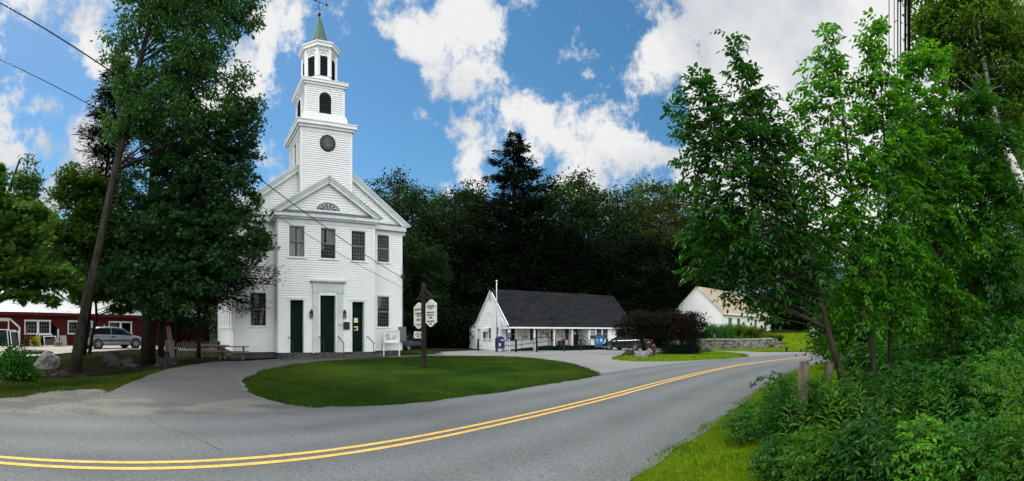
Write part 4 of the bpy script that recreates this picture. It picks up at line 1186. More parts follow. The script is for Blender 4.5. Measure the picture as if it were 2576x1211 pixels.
# ================================================================ red barn
def barn():
    T = empty('barn', (-32.6, 24.0, .56), R(90), 'long dark red board barn with pale metal roof and white windows', 'barn')
    # local: x runs along world +Y (to the right in the picture), y into the barn (-X)
    X0, X1, D = -16.0, 17.0, 8.0
    ez, rz = 2.92, 5.3
    pos = lambda px: 32.6 / math.tan(-(px - CX) / K) - 24.0          # column of the picture -> place along the wall
    wn_ = []
    for (a, b) in ((61, 127), (170, 232), (273, 331)):
        wn_.append((pos(a), pos(b), .98, 2.12))
    dd = (pos(124) + .02, pos(146), -.1, 2.05)
    lw = (pos(-20), pos(22), .98, 2.1)
    w = MB()
    def boards(x0, x1, z0, z1):
        x = x0
        k = 0
        while x < x1 - .01:
            b = min(x1, x + .24)
            w.box(x + .003, b - .003, -.02 - .006 * (k % 2), .02, z0, z1); x = b; k += 1
    edges = sorted({X0, X1, *[q[0] for q in wn_], *[q[1] for q in wn_], dd[0], dd[1]})
    holes = wn_ + [dd]
    for a, b in zip(edges, edges[1:]):
        m = (a + b) / 2
        h = [q for q in holes if q[0] < m < q[1]]
        if not h: boards(a, b, -.2, ez)
        else:
            boards(a, b, h[0][3], ez)
            if h[0][2] > 0: boards(a, b, -.2, h[0][2])
    w.add([(X1, 0, -.2), (X1, D, -.2), (X1, D, ez), (X1, D / 2, rz), (X1, 0, ez)], [(0, 1, 2, 3, 4)])
    w.add([(X0, 0, -.2), (X0, D, -.2), (X0, D, ez), (X0, D / 2, rz), (X0, 0, ez)], [(0, 1, 2, 3, 4)]); w.add([(X0, D, -.2), (X1, D, -.2), (X1, D, ez), (X0, D, ez)], [(0, 1, 2, 3)])
    w.build('wall', M['red'], T)
    sl = (rz - ez) / (D / 2)
    r = MB()
    for (y0, s_) in ((-.45, 1), (D + .45, -1)):
        za = ez - sl * .45 + .1
        r.add([(X0 - .2, y0, za), (X1 + .2, y0, za), (X1 + .2, D / 2, rz + .1), (X0 - .2, D / 2, rz + .1)], [(0, 1, 2, 3)])
    x = X0
    while x < X1:
        r.bar((x, -.45, ez - sl * .45 + .115), (x, D / 2, rz + .115), .05, .035); x += .62
    r.build('roof', M['tin'], T)
    t = MB(); t.box(X0 - .2, X1 + .2, -.47, -.40, ez - sl * .45 - .16, ez - sl * .45 + .085); t.add([(X0, -.4, ez - .14), (X1, -.4, ez - .14), (X1, 0, ez - .02), (X0, 0, ez - .02)], [(0, 1, 2, 3)]); t.build('eave_board', M['red'], T)
    for i, q in enumerate(wn_):
        m = (q[0] + q[1]) / 2
        window(T, F_ID, q[0], m + .04, q[2], q[3], 4, 3, .09, frame='trim', split=False, bar=.03)
        window(T, F_ID, m + .04, q[1], q[2], q[3], 4 if i < 2 else 1, 3 if i < 2 else 1, .09, frame='trim', split=False, bar=.03)
    window(T, plane_M((0, -.03, 0), (1, 0, 0), (0, 1, 0)), *lw, 4, 3, .09, split=False, bar=.03)
    a = MB()            # white trimmed clipped-corner door at the left edge
    xr = pos(48)
    pts = [(pos(20) + .05, 2.1), (pos(22) + .05, 2.1), (xr, 1.5), (xr, .0)]
    a.bar((pos(-20), -.06, 2.2), (pos(24), -.06, 2.2), .05, .14); a.bar((pos(24), -.06, 2.2), (xr, -.06, 1.5), .05, .14); a.bar((xr, -.06, 1.55), (xr, -.06, .0), .05, .14, (1, 0, 0)); a.bar((pos(-20), -.06, .9), (xr, -.06, .9), .05, .12)
    a.build('door_trim', M['trim'], T)
    a = MB()
    a.add([(dd[0], .02, -.1), (dd[1], .02, -.1), (dd[1], .02, 2.05), (dd[0], .02, 2.05), (dd[0], 1.6, -.1), (dd[1], 1.6, -.1), (dd[1], 1.6, 2.05), (dd[0], 1.6, 2.05)], [(4, 5, 6, 7), (0, 3, 7, 4), (1, 2, 6, 5), (3, 2, 6, 7)])
    a.build('doorway', M['dark'], T)
    a = MB(); a.prism([(dd[0] + .1, 2.05), (dd[1], 2.05), (dd[1], 1.35)], lambda x, z: (x, -.02, z), lambda x, z: (x, .02, z)); a.build('door_corner', M['red'], T)
    a = MB(); a.box(dd[1] - .05, dd[1] + .05, -.06, .03, -.1, 1.4); a.build('door_post', M['trim'], T)
    return T
F_ID = Matrix.Identity(4)
BA = barn()
# ================================================================ trees and plants
def unit(v): return v / np.maximum(np.linalg.norm(v, axis=1, keepdims=True), 1e-6)
def leaf_geo(P, A, N, Ln, Wd, shape):
    """P base, A axis, N normal (all n x 3), Ln / Wd lengths and widths -> verts, quads"""
    A = unit(A); S = unit(np.cross(A, N)); N = unit(np.cross(S, A))
    Ln = Ln[:, None]; Wd = Wd[:, None] / 2
    n = len(P)
    if shape == 'rhomb':
        V = np.stack([P, P + A * Ln * .45 + S * Wd + N * Ln * .06, P + A * Ln - N * Ln * .08, P + A * Ln * .45 - S * Wd + N * Ln * .06], 1)
        F = np.arange(4 * n).reshape(-1, 4)
        return V.reshape(-1, 3), F
    if shape == 'lobed':            # a maple leaf: three folded lobes
        c, s_ = P, None
        V = [P]
        t0 = P + A * Ln
        l1 = P + A * Ln * .62 + S * Wd * 1.5 - N * Ln * .1; r1 = P + A * Ln * .62 - S * Wd * 1.5 - N * Ln * .1
        ml = P + A * Ln * .42 + S * Wd * .45; mr = P + A * Ln * .42 - S * Wd * .45
        l2 = P + S * Wd * 1.15 + A * Ln * .08 - N * Ln * .05; r2 = P - S * Wd * 1.15 + A * Ln * .08 - N * Ln * .05
        V = np.stack([P, mr, t0, ml, l1, l2, r1, r2], 1)
        b = (np.arange(n) * 8)[:, None]
        F = np.concatenate([b + np.array([[0, 1, 2, 3]]), b + np.array([[0, 3, 4, 5]]), b + np.array([[0, 7, 6, 1]])])
        return V.reshape(-1, 3), F
    t = P + A * Ln - N * Ln * .14
    V = np.stack([P, P + A * Ln * .3 + S * Wd * .9 + N * Wd * .35, P + A * Ln * .65 + S * Wd * .8 + N * Wd * .22 - N * Ln * .03, t,
                  P + A * Ln * .65 - S * Wd * .8 + N * Wd * .22 - N * Ln * .03, P + A * Ln * .3 - S * Wd * .9 + N * Wd * .35], 1)
    b = (np.arange(n) * 6)[:, None]
    F = np.concatenate([b + np.array([[0, 3, 2, 1]]), b + np.array([[0, 5, 4, 3]])])
    return V.reshape(-1, 3), F

def clusters_in(env, n, rg, edge=.55):
    """n points in a set of ellipsoids (x, y, z, rx, ry, rz), thicker towards the outside"""
    w = np.array([e[3] * e[4] * e[5] for e in env]) ** .75
    k = rg.choice(len(env), n, p=w / w.sum())
    E = np.array(env)[k]
    d = unit(rg.normal(size=(n, 3)))
    r = rg.random(n) ** (edge * .6)
    return E[:, :3] + d * r[:, None] * E[:, 3:6], d

def foliage(env, rg, n_cl, per, cr, size, asp, shape, droop=.25, flat=.55, edge=.55, zmin=None, up=.8, twig=None):
    """leaves gathered in flattened sprays"""
    Cn, d = clusters_in(env, n_cl, rg, edge)
    if zmin is not None: Cn = Cn[Cn[:, 2] > zmin]
    m = len(Cn)
    cs = cr * (.55 + .9 * rg.random(m))
    k = np.repeat(np.arange(m), per)
    off = rg.normal(size=(len(k), 3)) * .5
    off[:, 2] *= flat
    P = Cn[k] + off * cs[k][:, None]
    if zmin is not None: P[:, 2] = np.maximum(P[:, 2], zmin)
    n = len(P)
    N = rg.normal(size=(n, 3)) * .55; N[:, 2] += up
    A = off + rg.normal(size=(n, 3)) * .6; A[:, 2] -= droop
    Ln = size * (.7 + .6 * rg.random(n))
    return leaf_geo(P, A, N, Ln, Ln * asp, shape), Cn

def sprays(env, rg, n_sp, size, asp, pairs=4, edge=.5, zmin=None, seglen=None, out=None):
    """compound leaves: pairs of leaflets along arching stalks"""
    Cn, d = clusters_in(env, n_sp, rg, edge)
    if zmin is not None: Cn = Cn[Cn[:, 2] > zmin]
    m = len(Cn)
    ctr = np.array([e[:3] for e in env]).mean(0)
    ax = rg.normal(size=(m, 3)) * .9 + unit(Cn - ctr) * .7; ax[:, 2] = ax[:, 2] * .5 + .1
    ax = unit(ax)
    sl_ = (seglen or size * .55) * (.8 + .5 * rg.random(m))
    side = unit(np.cross(ax, np.array([0, 0, 1.0])[None] + rg.normal(size=(m, 3)) * .35))
    nr = unit(np.cross(side, ax))
    Ps, As, Ns, Ls = [], [], [], []
    for j in range(pairs + 1):
        drop = -.035 * j * j * size * 2.2
        p = Cn + ax * (sl_ * (j + .6))[:, None]; p[:, 2] += drop
        for sg in ((-1, 1) if j < pairs else (0,)):
            a = ax * .65 + side * sg * 1.0 + rg.normal(size=(m, 3)) * .22; a[:, 2] -= .42
            Ps.append(p); As.append(a); Ns.append(nr + rg.normal(size=(m, 3)) * .28); Ls.append(size * (.75 + .5 * rg.random(m)) * (1 - .05 * j))
    P = np.concatenate(Ps); A = np.concatenate(As); N = np.concatenate(Ns); Ln = np.concatenate(Ls)
    return leaf_geo(P, A, N, Ln, Ln * asp, 'leaf'), Cn

def limb_mesh(mb, trunk, radii, targets, rg, n_limb, r0=.35, lo=.15, seg=5, rtip=.012, sides=6):
    mb.tube(trunk, radii, 12)
    T = [Vector(p) for p in trunk]
    idx = rg.permutation(len(targets))[:n_limb]
    L_ = [0]
    for a, b in zip(T, T[1:]): L_.append(L_[-1] + (b - a).length)
    def on(t):
        t = max(0, min(.98, t)) * L_[-1]
        for i in range(len(T) - 1):
            if t <= L_[i + 1]:
                f = (t - L_[i]) / (L_[i + 1] - L_[i])
                return T[i].lerp(T[i + 1], f), radii[i] + (radii[i + 1] - radii[i]) * f
        return T[-1], radii[-1]
    zt0, zt1 = T[0].z, T[-1].z
    for i in idx:
        q = Vector(targets[i])
        hor = math.hypot(q.x - T[0].x, q.y - T[0].y)
        t = (q.z - .35 * min(hor, 6) - zt0) / max(.1, zt1 - zt0)
        t = max(lo, min(.93, t))
        a, ra = on(t)
        r = min(ra * .62, max(.02, ra * r0 * (.7 + .5 * rg.random())))
        mid = a.lerp(q, .5) + Vector((rg.normal() * .25, rg.normal() * .25, .12 * (q - a).length * .6))
        pts, rr = [], []
        for k in range(seg + 1):
            f = k / seg
            pts.append(a * (1 - f) ** 2 + mid * 2 * f * (1 - f) + q * f * f); rr.append(r * (1 - f) + rtip * f)
        mb.tube(pts, rr, sides, cap=False)

def tree(name, base, trunk, radii, env, rg, n_cl, per, cr, size, asp, shape, lm, bm, label, cat='tree', group=None, limbs=30, droop=.25, flat=.55, edge=.55, zmin=None, up=.8, lo=.15, extra=None, spray=False, pairs=3, rtip=.012):
    """everything in coordinates relative to the base"""
    T = empty(name, base, 0, label, cat, group)
    if spray: (V, F), Cn = sprays(env, rg, n_cl, size, asp, pairs, edge, zmin)
    else: (V, F), Cn = foliage(env, rg, n_cl, per, cr, size, asp, shape, droop, flat, edge, zmin, up)
    mb = MB(); limb_mesh(mb, trunk, radii, Cn, rg, limbs, lo=lo, rtip=rtip)
    if extra: extra(mb)
    mb.build('trunk', bm, T, smooth=True)
    np_mesh('crown', V, F, lm, T)
    return T

# ---------------------------------------------------------------- leaf colours
LM = {
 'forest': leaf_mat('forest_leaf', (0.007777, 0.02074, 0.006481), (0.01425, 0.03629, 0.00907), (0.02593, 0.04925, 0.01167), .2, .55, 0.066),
 'hemlock': leaf_mat('painted_shade_leaf', (.0025, .006, .0025), (.0045, .010, .0035), (.008, .015, .005), .12, .6, .04),  # forest leaf with the front row's shade put into its colour, no separate species
 'pale': leaf_mat('pale_forest_leaf', (0.033, 0.0675, 0.027), (0.057, 0.105, 0.036), (0.09, 0.1425, 0.045), .35, .5, 0.11),
 'autumn': leaf_mat('yellowing_leaf', (0.02535, 0.03211, 0.005915), (0.04647, 0.04901, 0.00845), (0.02958, 0.04225, 0.01014), .3, .5, 0.0825),
 'pine': leaf_mat('pine_needles', (0.0042, 0.0098, 0.0042), (0.007, 0.0154, 0.0063), (0.0112, 0.021, 0.0084), .12, .55, 0.066),
 'ash': leaf_mat('ash_leaf', (0.0203, 0.0609, 0.01827), (0.03654, 0.09338, 0.02436), (0.07308, 0.1522, 0.02842), .32, .42, 0.121),
 'maple': leaf_mat('maple_leaf', (.024, .062, .009), (.040, .095, .011), (.10, .14, .014), .5, .45, 0.138),
 'darkmaple': leaf_mat('dark_maple_leaf', (0.01218, 0.0406, 0.01624), (0.02436, 0.06902, 0.0203), (0.04872, 0.1116, 0.02233), .25, .45, 0.121),
 'sap': leaf_mat('sapling_leaf', (0.03037, 0.1176, 0.0072), (0.05738, 0.1932, 0.00864), (0.1046, 0.2688, 0.01152), .46, .38, 0.193),
 'sapdark': leaf_mat('dark_sapling_leaf', (0.01248, 0.05865, 0.00729), (0.0234, 0.09488, 0.00972), (0.04992, 0.1725, 0.01296), .38, .36, 0.193),
 'yellowgreen': leaf_mat('yellow_green_leaf', (0.03875, 0.09775, 0.009), (0.06587, 0.1323, 0.01012), (0.1008, 0.1552, 0.0135), .5, .5, 0.11),
 'bush': leaf_mat('bush_leaf', (0.0115, 0.06, 0.0099), (0.023, 0.1, 0.0126), (0.0575, 0.175, 0.0162), .42, .4, 0.165),
 'bushlight': leaf_mat('light_bush_leaf', (0.0325, 0.112, 0.0108), (0.065, 0.1792, 0.0135), (0.125, 0.2352, 0.018), .48, .42, 0.165),
 'yew': leaf_mat('yew_needles', (.004, .010, .005), (.006, .015, .007), (.010, .020, .009), .12, .55, 0.066),
 'purple': leaf_mat('purple_leaf', (.011, .0075, .007), (.017, .011, .009), (.018, .018, .009), .25, .5, 0.0825),
 'crab': leaf_mat('crabapple_leaf', (0.0088, 0.0112, 0.0048), (0.0144, 0.0176, 0.0064), (0.0272, 0.0208, 0.0104), .25, .5, 0.0825),
 'reed': leaf_mat('tall_grass_leaf', (.04, .085, .011), (.07, .13, .015), (.09, .12, .022), .45, .5, 0.11),
}
def env_px(base, d, lst, dep=1.0):
    """crown lobes from picture positions at distance d, relative to base"""
    out = []
    for q in lst:
        px, py, rx, ry = q[:4]; dd = d + (q[4] if len(q) > 4 else 0)
        p = at(px, dd, zat(py, dd))
        r = rx * dd / K
        out.append((p.x - base.x, p.y - base.y, p.z - base.z, r * dep, r * dep, ry * dd / K))
    return out
def path_px(base, d, lst):
    out = []
    for q in lst:
        dd = d + (q[2] if len(q) > 2 else 0)
        p = at(q[0], dd, zat(q[1], dd)); out.append(p - base)
    return out
def rot_env(e): return e

# ---------------------------------------------------------------- the wood on the hill: a few kinds, copied
def forest_kind(seed, lm, h=16, r=4.2, n_cl=430, per=42, size=.27):
    rg = np.random.default_rng(seed)
    env = []
    for k in range(9):
        a = rg.uniform(0, 6.28); q = r * rg.uniform(.2, .75); z = h * rg.uniform(.42, .9)
        w = r * rg.uniform(.38, .62) * (1.15 - .55 * max(0, z / h - .5))
        env.append((q * math.cos(a), q * math.sin(a), z, w, w, w * .75))
    env += [(0, 0, h * .62, r * .8, r * .8, h * .26), (0, 0, h * .32, r * .85, r * .85, h * .2), (rg.normal() * .4, rg.normal() * .4, h * .9, r * .35, r * .35, h * .1)]
    trunk = [(0, 0, -.6), (rg.normal() * .2, rg.normal() * .2, h * .35), (rg.normal() * .4, rg.normal() * .4, h * .7), (0, 0, h * .93)]
    return tree('forest_tree', (0, 0, 0), trunk, [.28, .22, .13, .04], env, rg, n_cl, per, .85, size, .62, 'rhomb', lm, M['darkbark'], None, 'tree', None, limbs=26, edge=.5)
KINDS = [forest_kind(11, LM['forest']), forest_kind(12, LM['forest'], r=4.8), forest_kind(13, LM['forest'], r=3.6), forest_kind(14, LM['pale'], r=4.0, n_cl=320), forest_kind(15, LM['autumn'], r=4.4), forest_kind(16, LM['hemlock'], r=4.6), forest_kind(17, LM['hemlock'], r=4.0)]  # the last two kinds carry painted shade in their leaf colour
used_kind = set()
def place_tree(kind, px, d, top, label, wide=1.0, group='trees of the wood on the hill'):
    p = at(px, d); p.z = H(p.x, p.y) - .2
    h = zat(top, d) - p.z
    o = KINDS[kind] if kind not in used_kind else copy_tree(KINDS[kind])
    used_kind.add(kind)
    o.location = p; s = h / 16.6
    o.scale = (s * wide, s * wide, s); o.rotation_euler.z = rnd.uniform(0, 6.28)
    tag(o, label, 'tree', group)
    return o
SKYLINE = [  # kind, column, distance, top row, width, label
 (0, 905, 60, 470, 1.0, 'dark tree just right of the church gable, its top against blue sky'),
 (1, 948, 66, 436, .9, 'tall dark tree with a knobbly top right of the church eave'),
 (3, 1003, 72, 438, .8, 'thin grey-green tree right of the church, sky showing through its top'),
 (0, 1062, 68, 450, .9, 'dark tree between the church and the tall pine, lower than its neighbours'),
 (3, 1110, 74, 470, .8, 'pale thin-topped tree in the dip left of the tall pine'),
 (1, 1150, 66, 452, .9, 'broad dark tree next but one left of the tall pine'),
 (2, 1205, 70, 432, 1.0, 'dark tree touching the left side of the tall pine'),
 (1, 1372, 68, 425, 1.0, 'broad dark tree touching the right side of the tall pine'),
 (3, 1432, 74, 436, 1.1, 'pale feathery tree right of the tall pine, under the big cloud'),
 (3, 1478, 72, 462, .9, 'pale loose tree above the middle of the store roof'),
 (0, 1552, 68, 438, 1.0, 'rounded dark tree above the right end of the store roof'),
 (3, 1618, 74, 436, 1.0, 'light green tree on the skyline left of the ash saplings'),
 (4, 1688, 66, 470, 1.1, 'yellowing tree beside the leaves of the ash saplings'),
 (1, 1740, 72, 455, 1.1, 'dark tree behind the left tips of the ash saplings'),
 (0, 1830, 74, 500, 1.2, 'dark tree behind the small house gable'),
 (1, 1940, 76, 520, 1.2, 'dark tree behind the right end of the small house'),
 (0, 2050, 70, 560, 1.2, 'dark tree beyond the bend of the road by the stop sign'),
 (1, 2170, 66, 570, 1.2, 'dark tree deep behind the ash sapling stems'),
]
for (k, px, d, tp, wd, lb) in SKYLINE: place_tree(k, px, d, tp, lb, wd)
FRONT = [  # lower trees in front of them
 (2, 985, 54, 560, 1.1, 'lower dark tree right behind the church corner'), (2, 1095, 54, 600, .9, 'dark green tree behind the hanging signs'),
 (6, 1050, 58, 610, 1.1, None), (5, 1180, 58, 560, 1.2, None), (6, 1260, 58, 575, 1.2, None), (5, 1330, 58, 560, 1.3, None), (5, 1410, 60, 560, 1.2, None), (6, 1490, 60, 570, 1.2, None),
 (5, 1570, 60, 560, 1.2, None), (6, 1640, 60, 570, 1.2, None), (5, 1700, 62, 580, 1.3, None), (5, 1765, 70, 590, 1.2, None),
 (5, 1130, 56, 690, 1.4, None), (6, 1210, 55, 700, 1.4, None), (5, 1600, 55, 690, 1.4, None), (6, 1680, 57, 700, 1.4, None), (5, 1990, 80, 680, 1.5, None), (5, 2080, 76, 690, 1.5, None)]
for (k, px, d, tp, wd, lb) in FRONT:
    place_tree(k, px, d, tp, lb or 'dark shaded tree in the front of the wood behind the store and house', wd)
LEFTW = [(0, 20, 58, 560, 1.2, 'dark tree beyond the barn at the left edge'), (3, 75, 62, 600, 1.0, 'pale tree beyond the barn roof, left of the leaning trunk'), (1, 140, 56, 600, 1.2, 'dark tree beyond the barn roof behind the leaning trunk'),
 (0, 240, 54, 560, 1.2, 'dark tree beyond the barn right of the leaning trunk'), (1, 340, 50, 520, 1.2, 'dark tree beyond the right end of the barn'), (0, 440, 48, 480, 1.2, 'dark tree behind the picket fence'), (1, 520, 47, 520, 1.2, 'dark tree close to the church side wall')]
for (k, px, d, tp, wd, lb) in LEFTW: place_tree(k, px, d, tp, lb, wd)
# undergrowth at the wood's edge
def shrub_env(r, h): return [(0, 0, h * .45, r, r, h * .5), (r * .5, 0, h * .4, r * .6, r * .6, h * .4), (-r * .4, r * .3, h * .5, r * .6, r * .6, h * .45)]
def shrub(name, base, r, h, rg, lm, n_cl, per, cr, size, asp, shape, label, cat='shrub', group=None, env=None, limbs=8, bm=None, droop=.2, flat=.7, up=.6, spray=False, pairs=3):
    T = empty(name, base, 0, label, cat, group)
    env = env or shrub_env(r, h)
    if spray: (V, F), Cn = sprays(env, rg, n_cl, size, asp, pairs, .5, .02)
    else: (V, F), Cn = foliage(env, rg, n_cl, per, cr, size, asp, shape, droop, flat, .5, .02, up)
    np_mesh('leaves', V, F, lm, T)
    mb = MB()
    for i in rg.permutation(len(Cn))[:limbs]:
        q = Vector(Cn[i]); mb.tube([(q.x * .15, q.y * .15, -.1), (q.x * .5, q.y * .5, q.z * .6), tuple(q)], [.02 * max(.4, h / 2), .014 * max(.4, h / 2), .006], 5, cap=False)
    mb.build('stem', bm or M['darkbark'], T, smooth=True)
    return T
ug = None
for i, px in enumerate([1010, 1075, 1135, 1180, 1560, 1640, 1700, 1960, 2010, 2090]):
    d = 50 + (i % 3) * 2.5 if px < 1900 else 68
    p = at(px, d); p.z = H(p.x, p.y) - .1
    if ug is None:
        o = ug = shrub('thicket', p, 3.2, 4.0, np.random.default_rng(31), LM['hemlock'], 260, 40, .8, .26, .6, 'rhomb', None)  # leaves use the same colour with shade painted in
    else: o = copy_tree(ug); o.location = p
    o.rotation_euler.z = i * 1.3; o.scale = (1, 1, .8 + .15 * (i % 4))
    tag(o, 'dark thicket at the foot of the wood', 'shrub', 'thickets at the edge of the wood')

# ---------------------------------------------------------------- conifers
def conifer(name, base, h, r, rg, label, lm, bm, n_lay=26, per_br=9, z0=.12, droop=.12, top_pow=.85, tuft=60, length=.16, group=None, wid=.16, lean=(0, 0), irregular=.35, spread=.3, thick=.022):
    T = empty(name, base, 0, label, 'tree', group)
    mb = MB()
    tp = Vector((lean[0], lean[1], h))
    mb.tube([(0, 0, -.4), tuple(tp * .5), tuple(tp)], [h * thick, h * thick * .6, .02], 10)
    Ps, As = [], []
    for i in range(n_lay):
        f = z0 + (1 - z0) * (i / (n_lay - 1)) ** .9
        zc = h * f
        for k in range(per_br):
            a = rg.uniform(0, 6.28)
            rl = r * (1 - f) ** top_pow * (1 - irregular + 2 * irregular * rg.random()) + .35
            o = tp * f
            dr = Vector((math.cos(a), math.sin(a), 0))
            rise = rg.uniform(-.05, .15) + .25 * f
            e = o + dr * rl + Vector((0, 0, rl * (rise - droop)))
            m = o + dr * rl * .5 + Vector((0, 0, rl * (rise * .6)))
            mb.tube([tuple(o), tuple(m), tuple(e)], [.012 + .012 * rl, .01 + .006 * rl, .005], 4, cap=False)
            n = int(tuft * rl)
            t = rg.random(n) ** .75
            pts = np.outer((1 - t) ** 2, o) + np.outer(2 * t * (1 - t), m) + np.outer(t * t, e)
            sp = spread * (.25 + rl * .28) * (1.1 - .6 * t)
            off = rg.normal(size=(n, 3)) * sp[:, None]; off[:, 2] *= .38
            pts = pts + off
            ax = np.array(dr)[None] * .9 + off * 1.2 / np.maximum(sp[:, None], .01) * .5 + rg.normal(size=(n, 3)) * .3
            Ps.append(pts); As.append(ax)
    P = np.concatenate(Ps); A = np.concatenate(As); n = len(P)
    N = rg.normal(size=(n, 3)) * .45; N[:, 2] += 1
    Ln = length * (.6 + .8 * rg.random(n))
    V, F = leaf_geo(P, A, N, Ln, Ln * wid, 'rhomb')
    mb.build('trunk', bm, T, smooth=True)
    np_mesh('crown', V, F, lm, T)
    return T
p = at(1292, 60); p.z = H(p.x, p.y)
conifer('pine_tree', p, zat(343, 60) - p.z, 7.2, np.random.default_rng(41), 'tall dark white pine standing above the wood behind the store', LM['pine'], M['darkbark'], 22, 7, .16, .04, .72, 46, .62, wid=.22, irregular=.62, spread=.40)
# ================================================================ the near trees
# ---- left: leaning ash
b = gnd(187, 936)
d = math.hypot(b.x, b.y)
tr = path_px(b, d, [(187, 944), (203, 830), (232, 700), (260, 570), (290, 430), (316, 320), (338, 210), (368, 95), (395, 10), (420, -90)])
env = env_px(b, d, [(300, 110, 52, 75), (330, 230, 60, 85), (400, 60, 80, 90), (470, 20, 90, 70), (570, 25, 80, 50), (625, 45, 45, 42), (520, 110, 75, 55), (450, 170, 85, 70), (360, 300, 75, 70), (430, 290, 95, 80), (520, 240, 85, 70),
                    (590, 200, 45, 40), (290, 310, 35, 40), (380, -70, 120, 70), (540, -60, 110, 50)])
tree('ash_tree', b, tr, [.27, .20, .18, .165, .155, .14, .125, .10, .07, .03], env, np.random.default_rng(51), 600, 52, .30, .165, .44, 'leaf', LM['ash'], M['bark'],
     'tall ash with a thick leaning trunk by the drive, crown off the top', limbs=70, lo=.45, flat=.7, edge=.6)
# ---- left: dense tree in front of the church side
b = gnd(366, 917); d = math.hypot(b.x, b.y)
tr = path_px(b, d, [(366, 925), (369, 760), (372, 560), (385, 430), (410, 280), (440, 140)])
env = env_px(b, d, [(470, 380, 120, 90), (560, 330, 95, 75), (620, 290, 48, 50), (600, 420, 60, 55), (545, 470, 100, 70), (440, 480, 120, 80), (400, 600, 130, 90), (520, 590, 100, 80), (600, 560, 62, 60),
                    (330, 520, 60, 90), (350, 690, 110, 70), (470, 700, 110, 70), (590, 655, 70, 48), (640, 600, 45, 36), (420, 770, 80, 28), (420, 330, 70, 80), (630, 480, 34, 34), (650, 270, 22, 26)])
tree('maple_tree', b, tr, [.24, .20, .17, .14, .10, .04], env, np.random.default_rng(52), 780, 50, .36, .17, .62, 'lobed', LM['darkmaple'], M['darkbark'],
     'dense dark maple with straight trunk whose boughs hide the left side of the church', limbs=80, lo=.2, flat=.5)
for (px, py, top, dz, rad, lb) in ((384, 914, 470, .6, .13, 'thin dark trunk just right of the dense maple trunk'), (404, 908, 520, 1.6, .16, 'dark trunk furthest right beside the rubble pile')):
    b = gnd(px, py); d = math.hypot(b.x, b.y)
    tr = path_px(b, d, [(px, py + 8), (px + 4, 760), (px + 10, 620), (px + 20, top)])
    env = env_px(b, d, [(px + 30, 640, 70, 60), (px + 10, 560, 80, 60), (px - 10, 720, 60, 50), (px + 60, 720, 60, 40)])
    tree('maple_tree', b, tr, [rad, rad * .85, rad * .6, .03], env, np.random.default_rng(px), 230, 44, .5, .17, .62, 'lobed', LM['darkmaple'], M['darkbark'], lb, limbs=24, lo=.3, flat=.5)
# ---- spruce and hemlock behind them
b = at(209, 23.5); b.z = H(b.x, b.y); d = 23.5
conifer('spruce_tree', b, zat(150, d) - b.z, 2.5, np.random.default_rng(53), 'dark spruce whose drooping boughs stick out left of the leaning ash trunk', LM['pine'], M['darkbark'], 30, 9, .36, .22, .7, 46, .30, wid=.16, irregular=.4, spread=.34, lean=(1.2, 1.5), thick=.0085)
b = at(500, 24.6); b.z = H(b.x, b.y)
conifer('hemlock_tree', b, zat(430, 24.6) - b.z, 4.3, np.random.default_rng(54), 'dark hemlock with drooping boughs against the church left corner', LM['pine'], M['darkbark'], 26, 9, .30, .16, .6, 60, .24, wid=.22, irregular=.4, spread=.40, thick=.011)
# ---- low bright maple at the left edge
b = at(-75, 17.5); b.z = H(b.x, b.y)
tr = path_px(b, 17.5, [(-75, 930), (-60, 780), (-40, 660), (10, 520), (50, 400)])
env = env_px(b, 17.0, [(20, 640, 80, 50), (90, 690, 85, 36), (160, 712, 45, 26), (40, 740, 60, 30), (110, 755, 38, 22), (-20, 560, 60, 70), (70, 590, 70, 28), (170, 690, 32, 18), (0, 470, 22, 60), (-40, 700, 70, 70), (68, 540, 60, 22)])
tree('maple_tree', b, tr, [.22, .2, .16, .1, .03], env, np.random.default_rng(55), 330, 30, .30, .175, .75, 'lobed', LM['maple'], M['bark'],
     'bright green maple reaching in low from the left edge above the barn windows', limbs=40, lo=.2, flat=.42, edge=.5)
b = at(75, 49); b.z = H(b.x, b.y)
tr = path_px(b, 49, [(75, 880), (70, 720), (66, 560), (68, 430), (70, 395)])
env = env_px(b, 49, [(68, 470, 36, 42), (70, 420, 12, 34), (58, 540, 62, 36), (110, 560, 56, 28), (20, 600, 50, 40), (100, 640, 66, 42), (40, 500, 26, 18)])
tree('maple_tree', b, tr, [.25, .22, .16, .07, .02], env, np.random.default_rng(56), 300, 44, .8, .30, .75, 'lobed', LM['maple'], M['bark'], 'slim maple with a thin pointed top against the white clouds at left', limbs=26, flat=.5, edge=.5)
b = at(203, 20.4); b.z = H(b.x, b.y)
tr = path_px(b, 20.4, [(192, 900), (212, 760), (224, 640), (190, 470), (178, 420)])
env = env_px(b, 20.4, [(178, 440, 30, 26), (205, 470, 45, 34), (160, 500, 30, 36), (215, 540, 55, 38), (240, 480, 36, 30), (190, 610, 70, 45), (250, 600, 50, 60), (150, 580, 36, 30), (235, 430, 20, 18)])
tree('maple_tree', b, tr, [.15, .13, .1, .06, .02], env, np.random.default_rng(57), 230, 34, .38, .17, .75, 'lobed', LM['maple'], M['bark'], 'yellow-green maple just left of the leaning ash trunk', limbs=30, flat=.5, edge=.5)
b = gnd(229, 893); d = math.hypot(b.x, b.y)
tr = path_px(b, d, [(224, 898), (231, 850), (243, 800), (240, 740), (236, 690), (240, 640)])
env = env_px(b, d, [(240, 730, 60, 28), (200, 745, 30, 22), (285, 745, 42, 25), (260, 690, 60, 40), (180, 700, 40, 26), (310, 775, 30, 14), (215, 770, 22, 16)])
tree('maple_tree', b, tr, [.10, .085, .075, .06, .05, .02], env, np.random.default_rng(58), 150, 44, .36, .17, .75, 'lobed', LM['maple'], M['darkbark'], 'crooked maple sapling standing in front of the rear of the silver car', limbs=24, flat=.5, lo=.4)
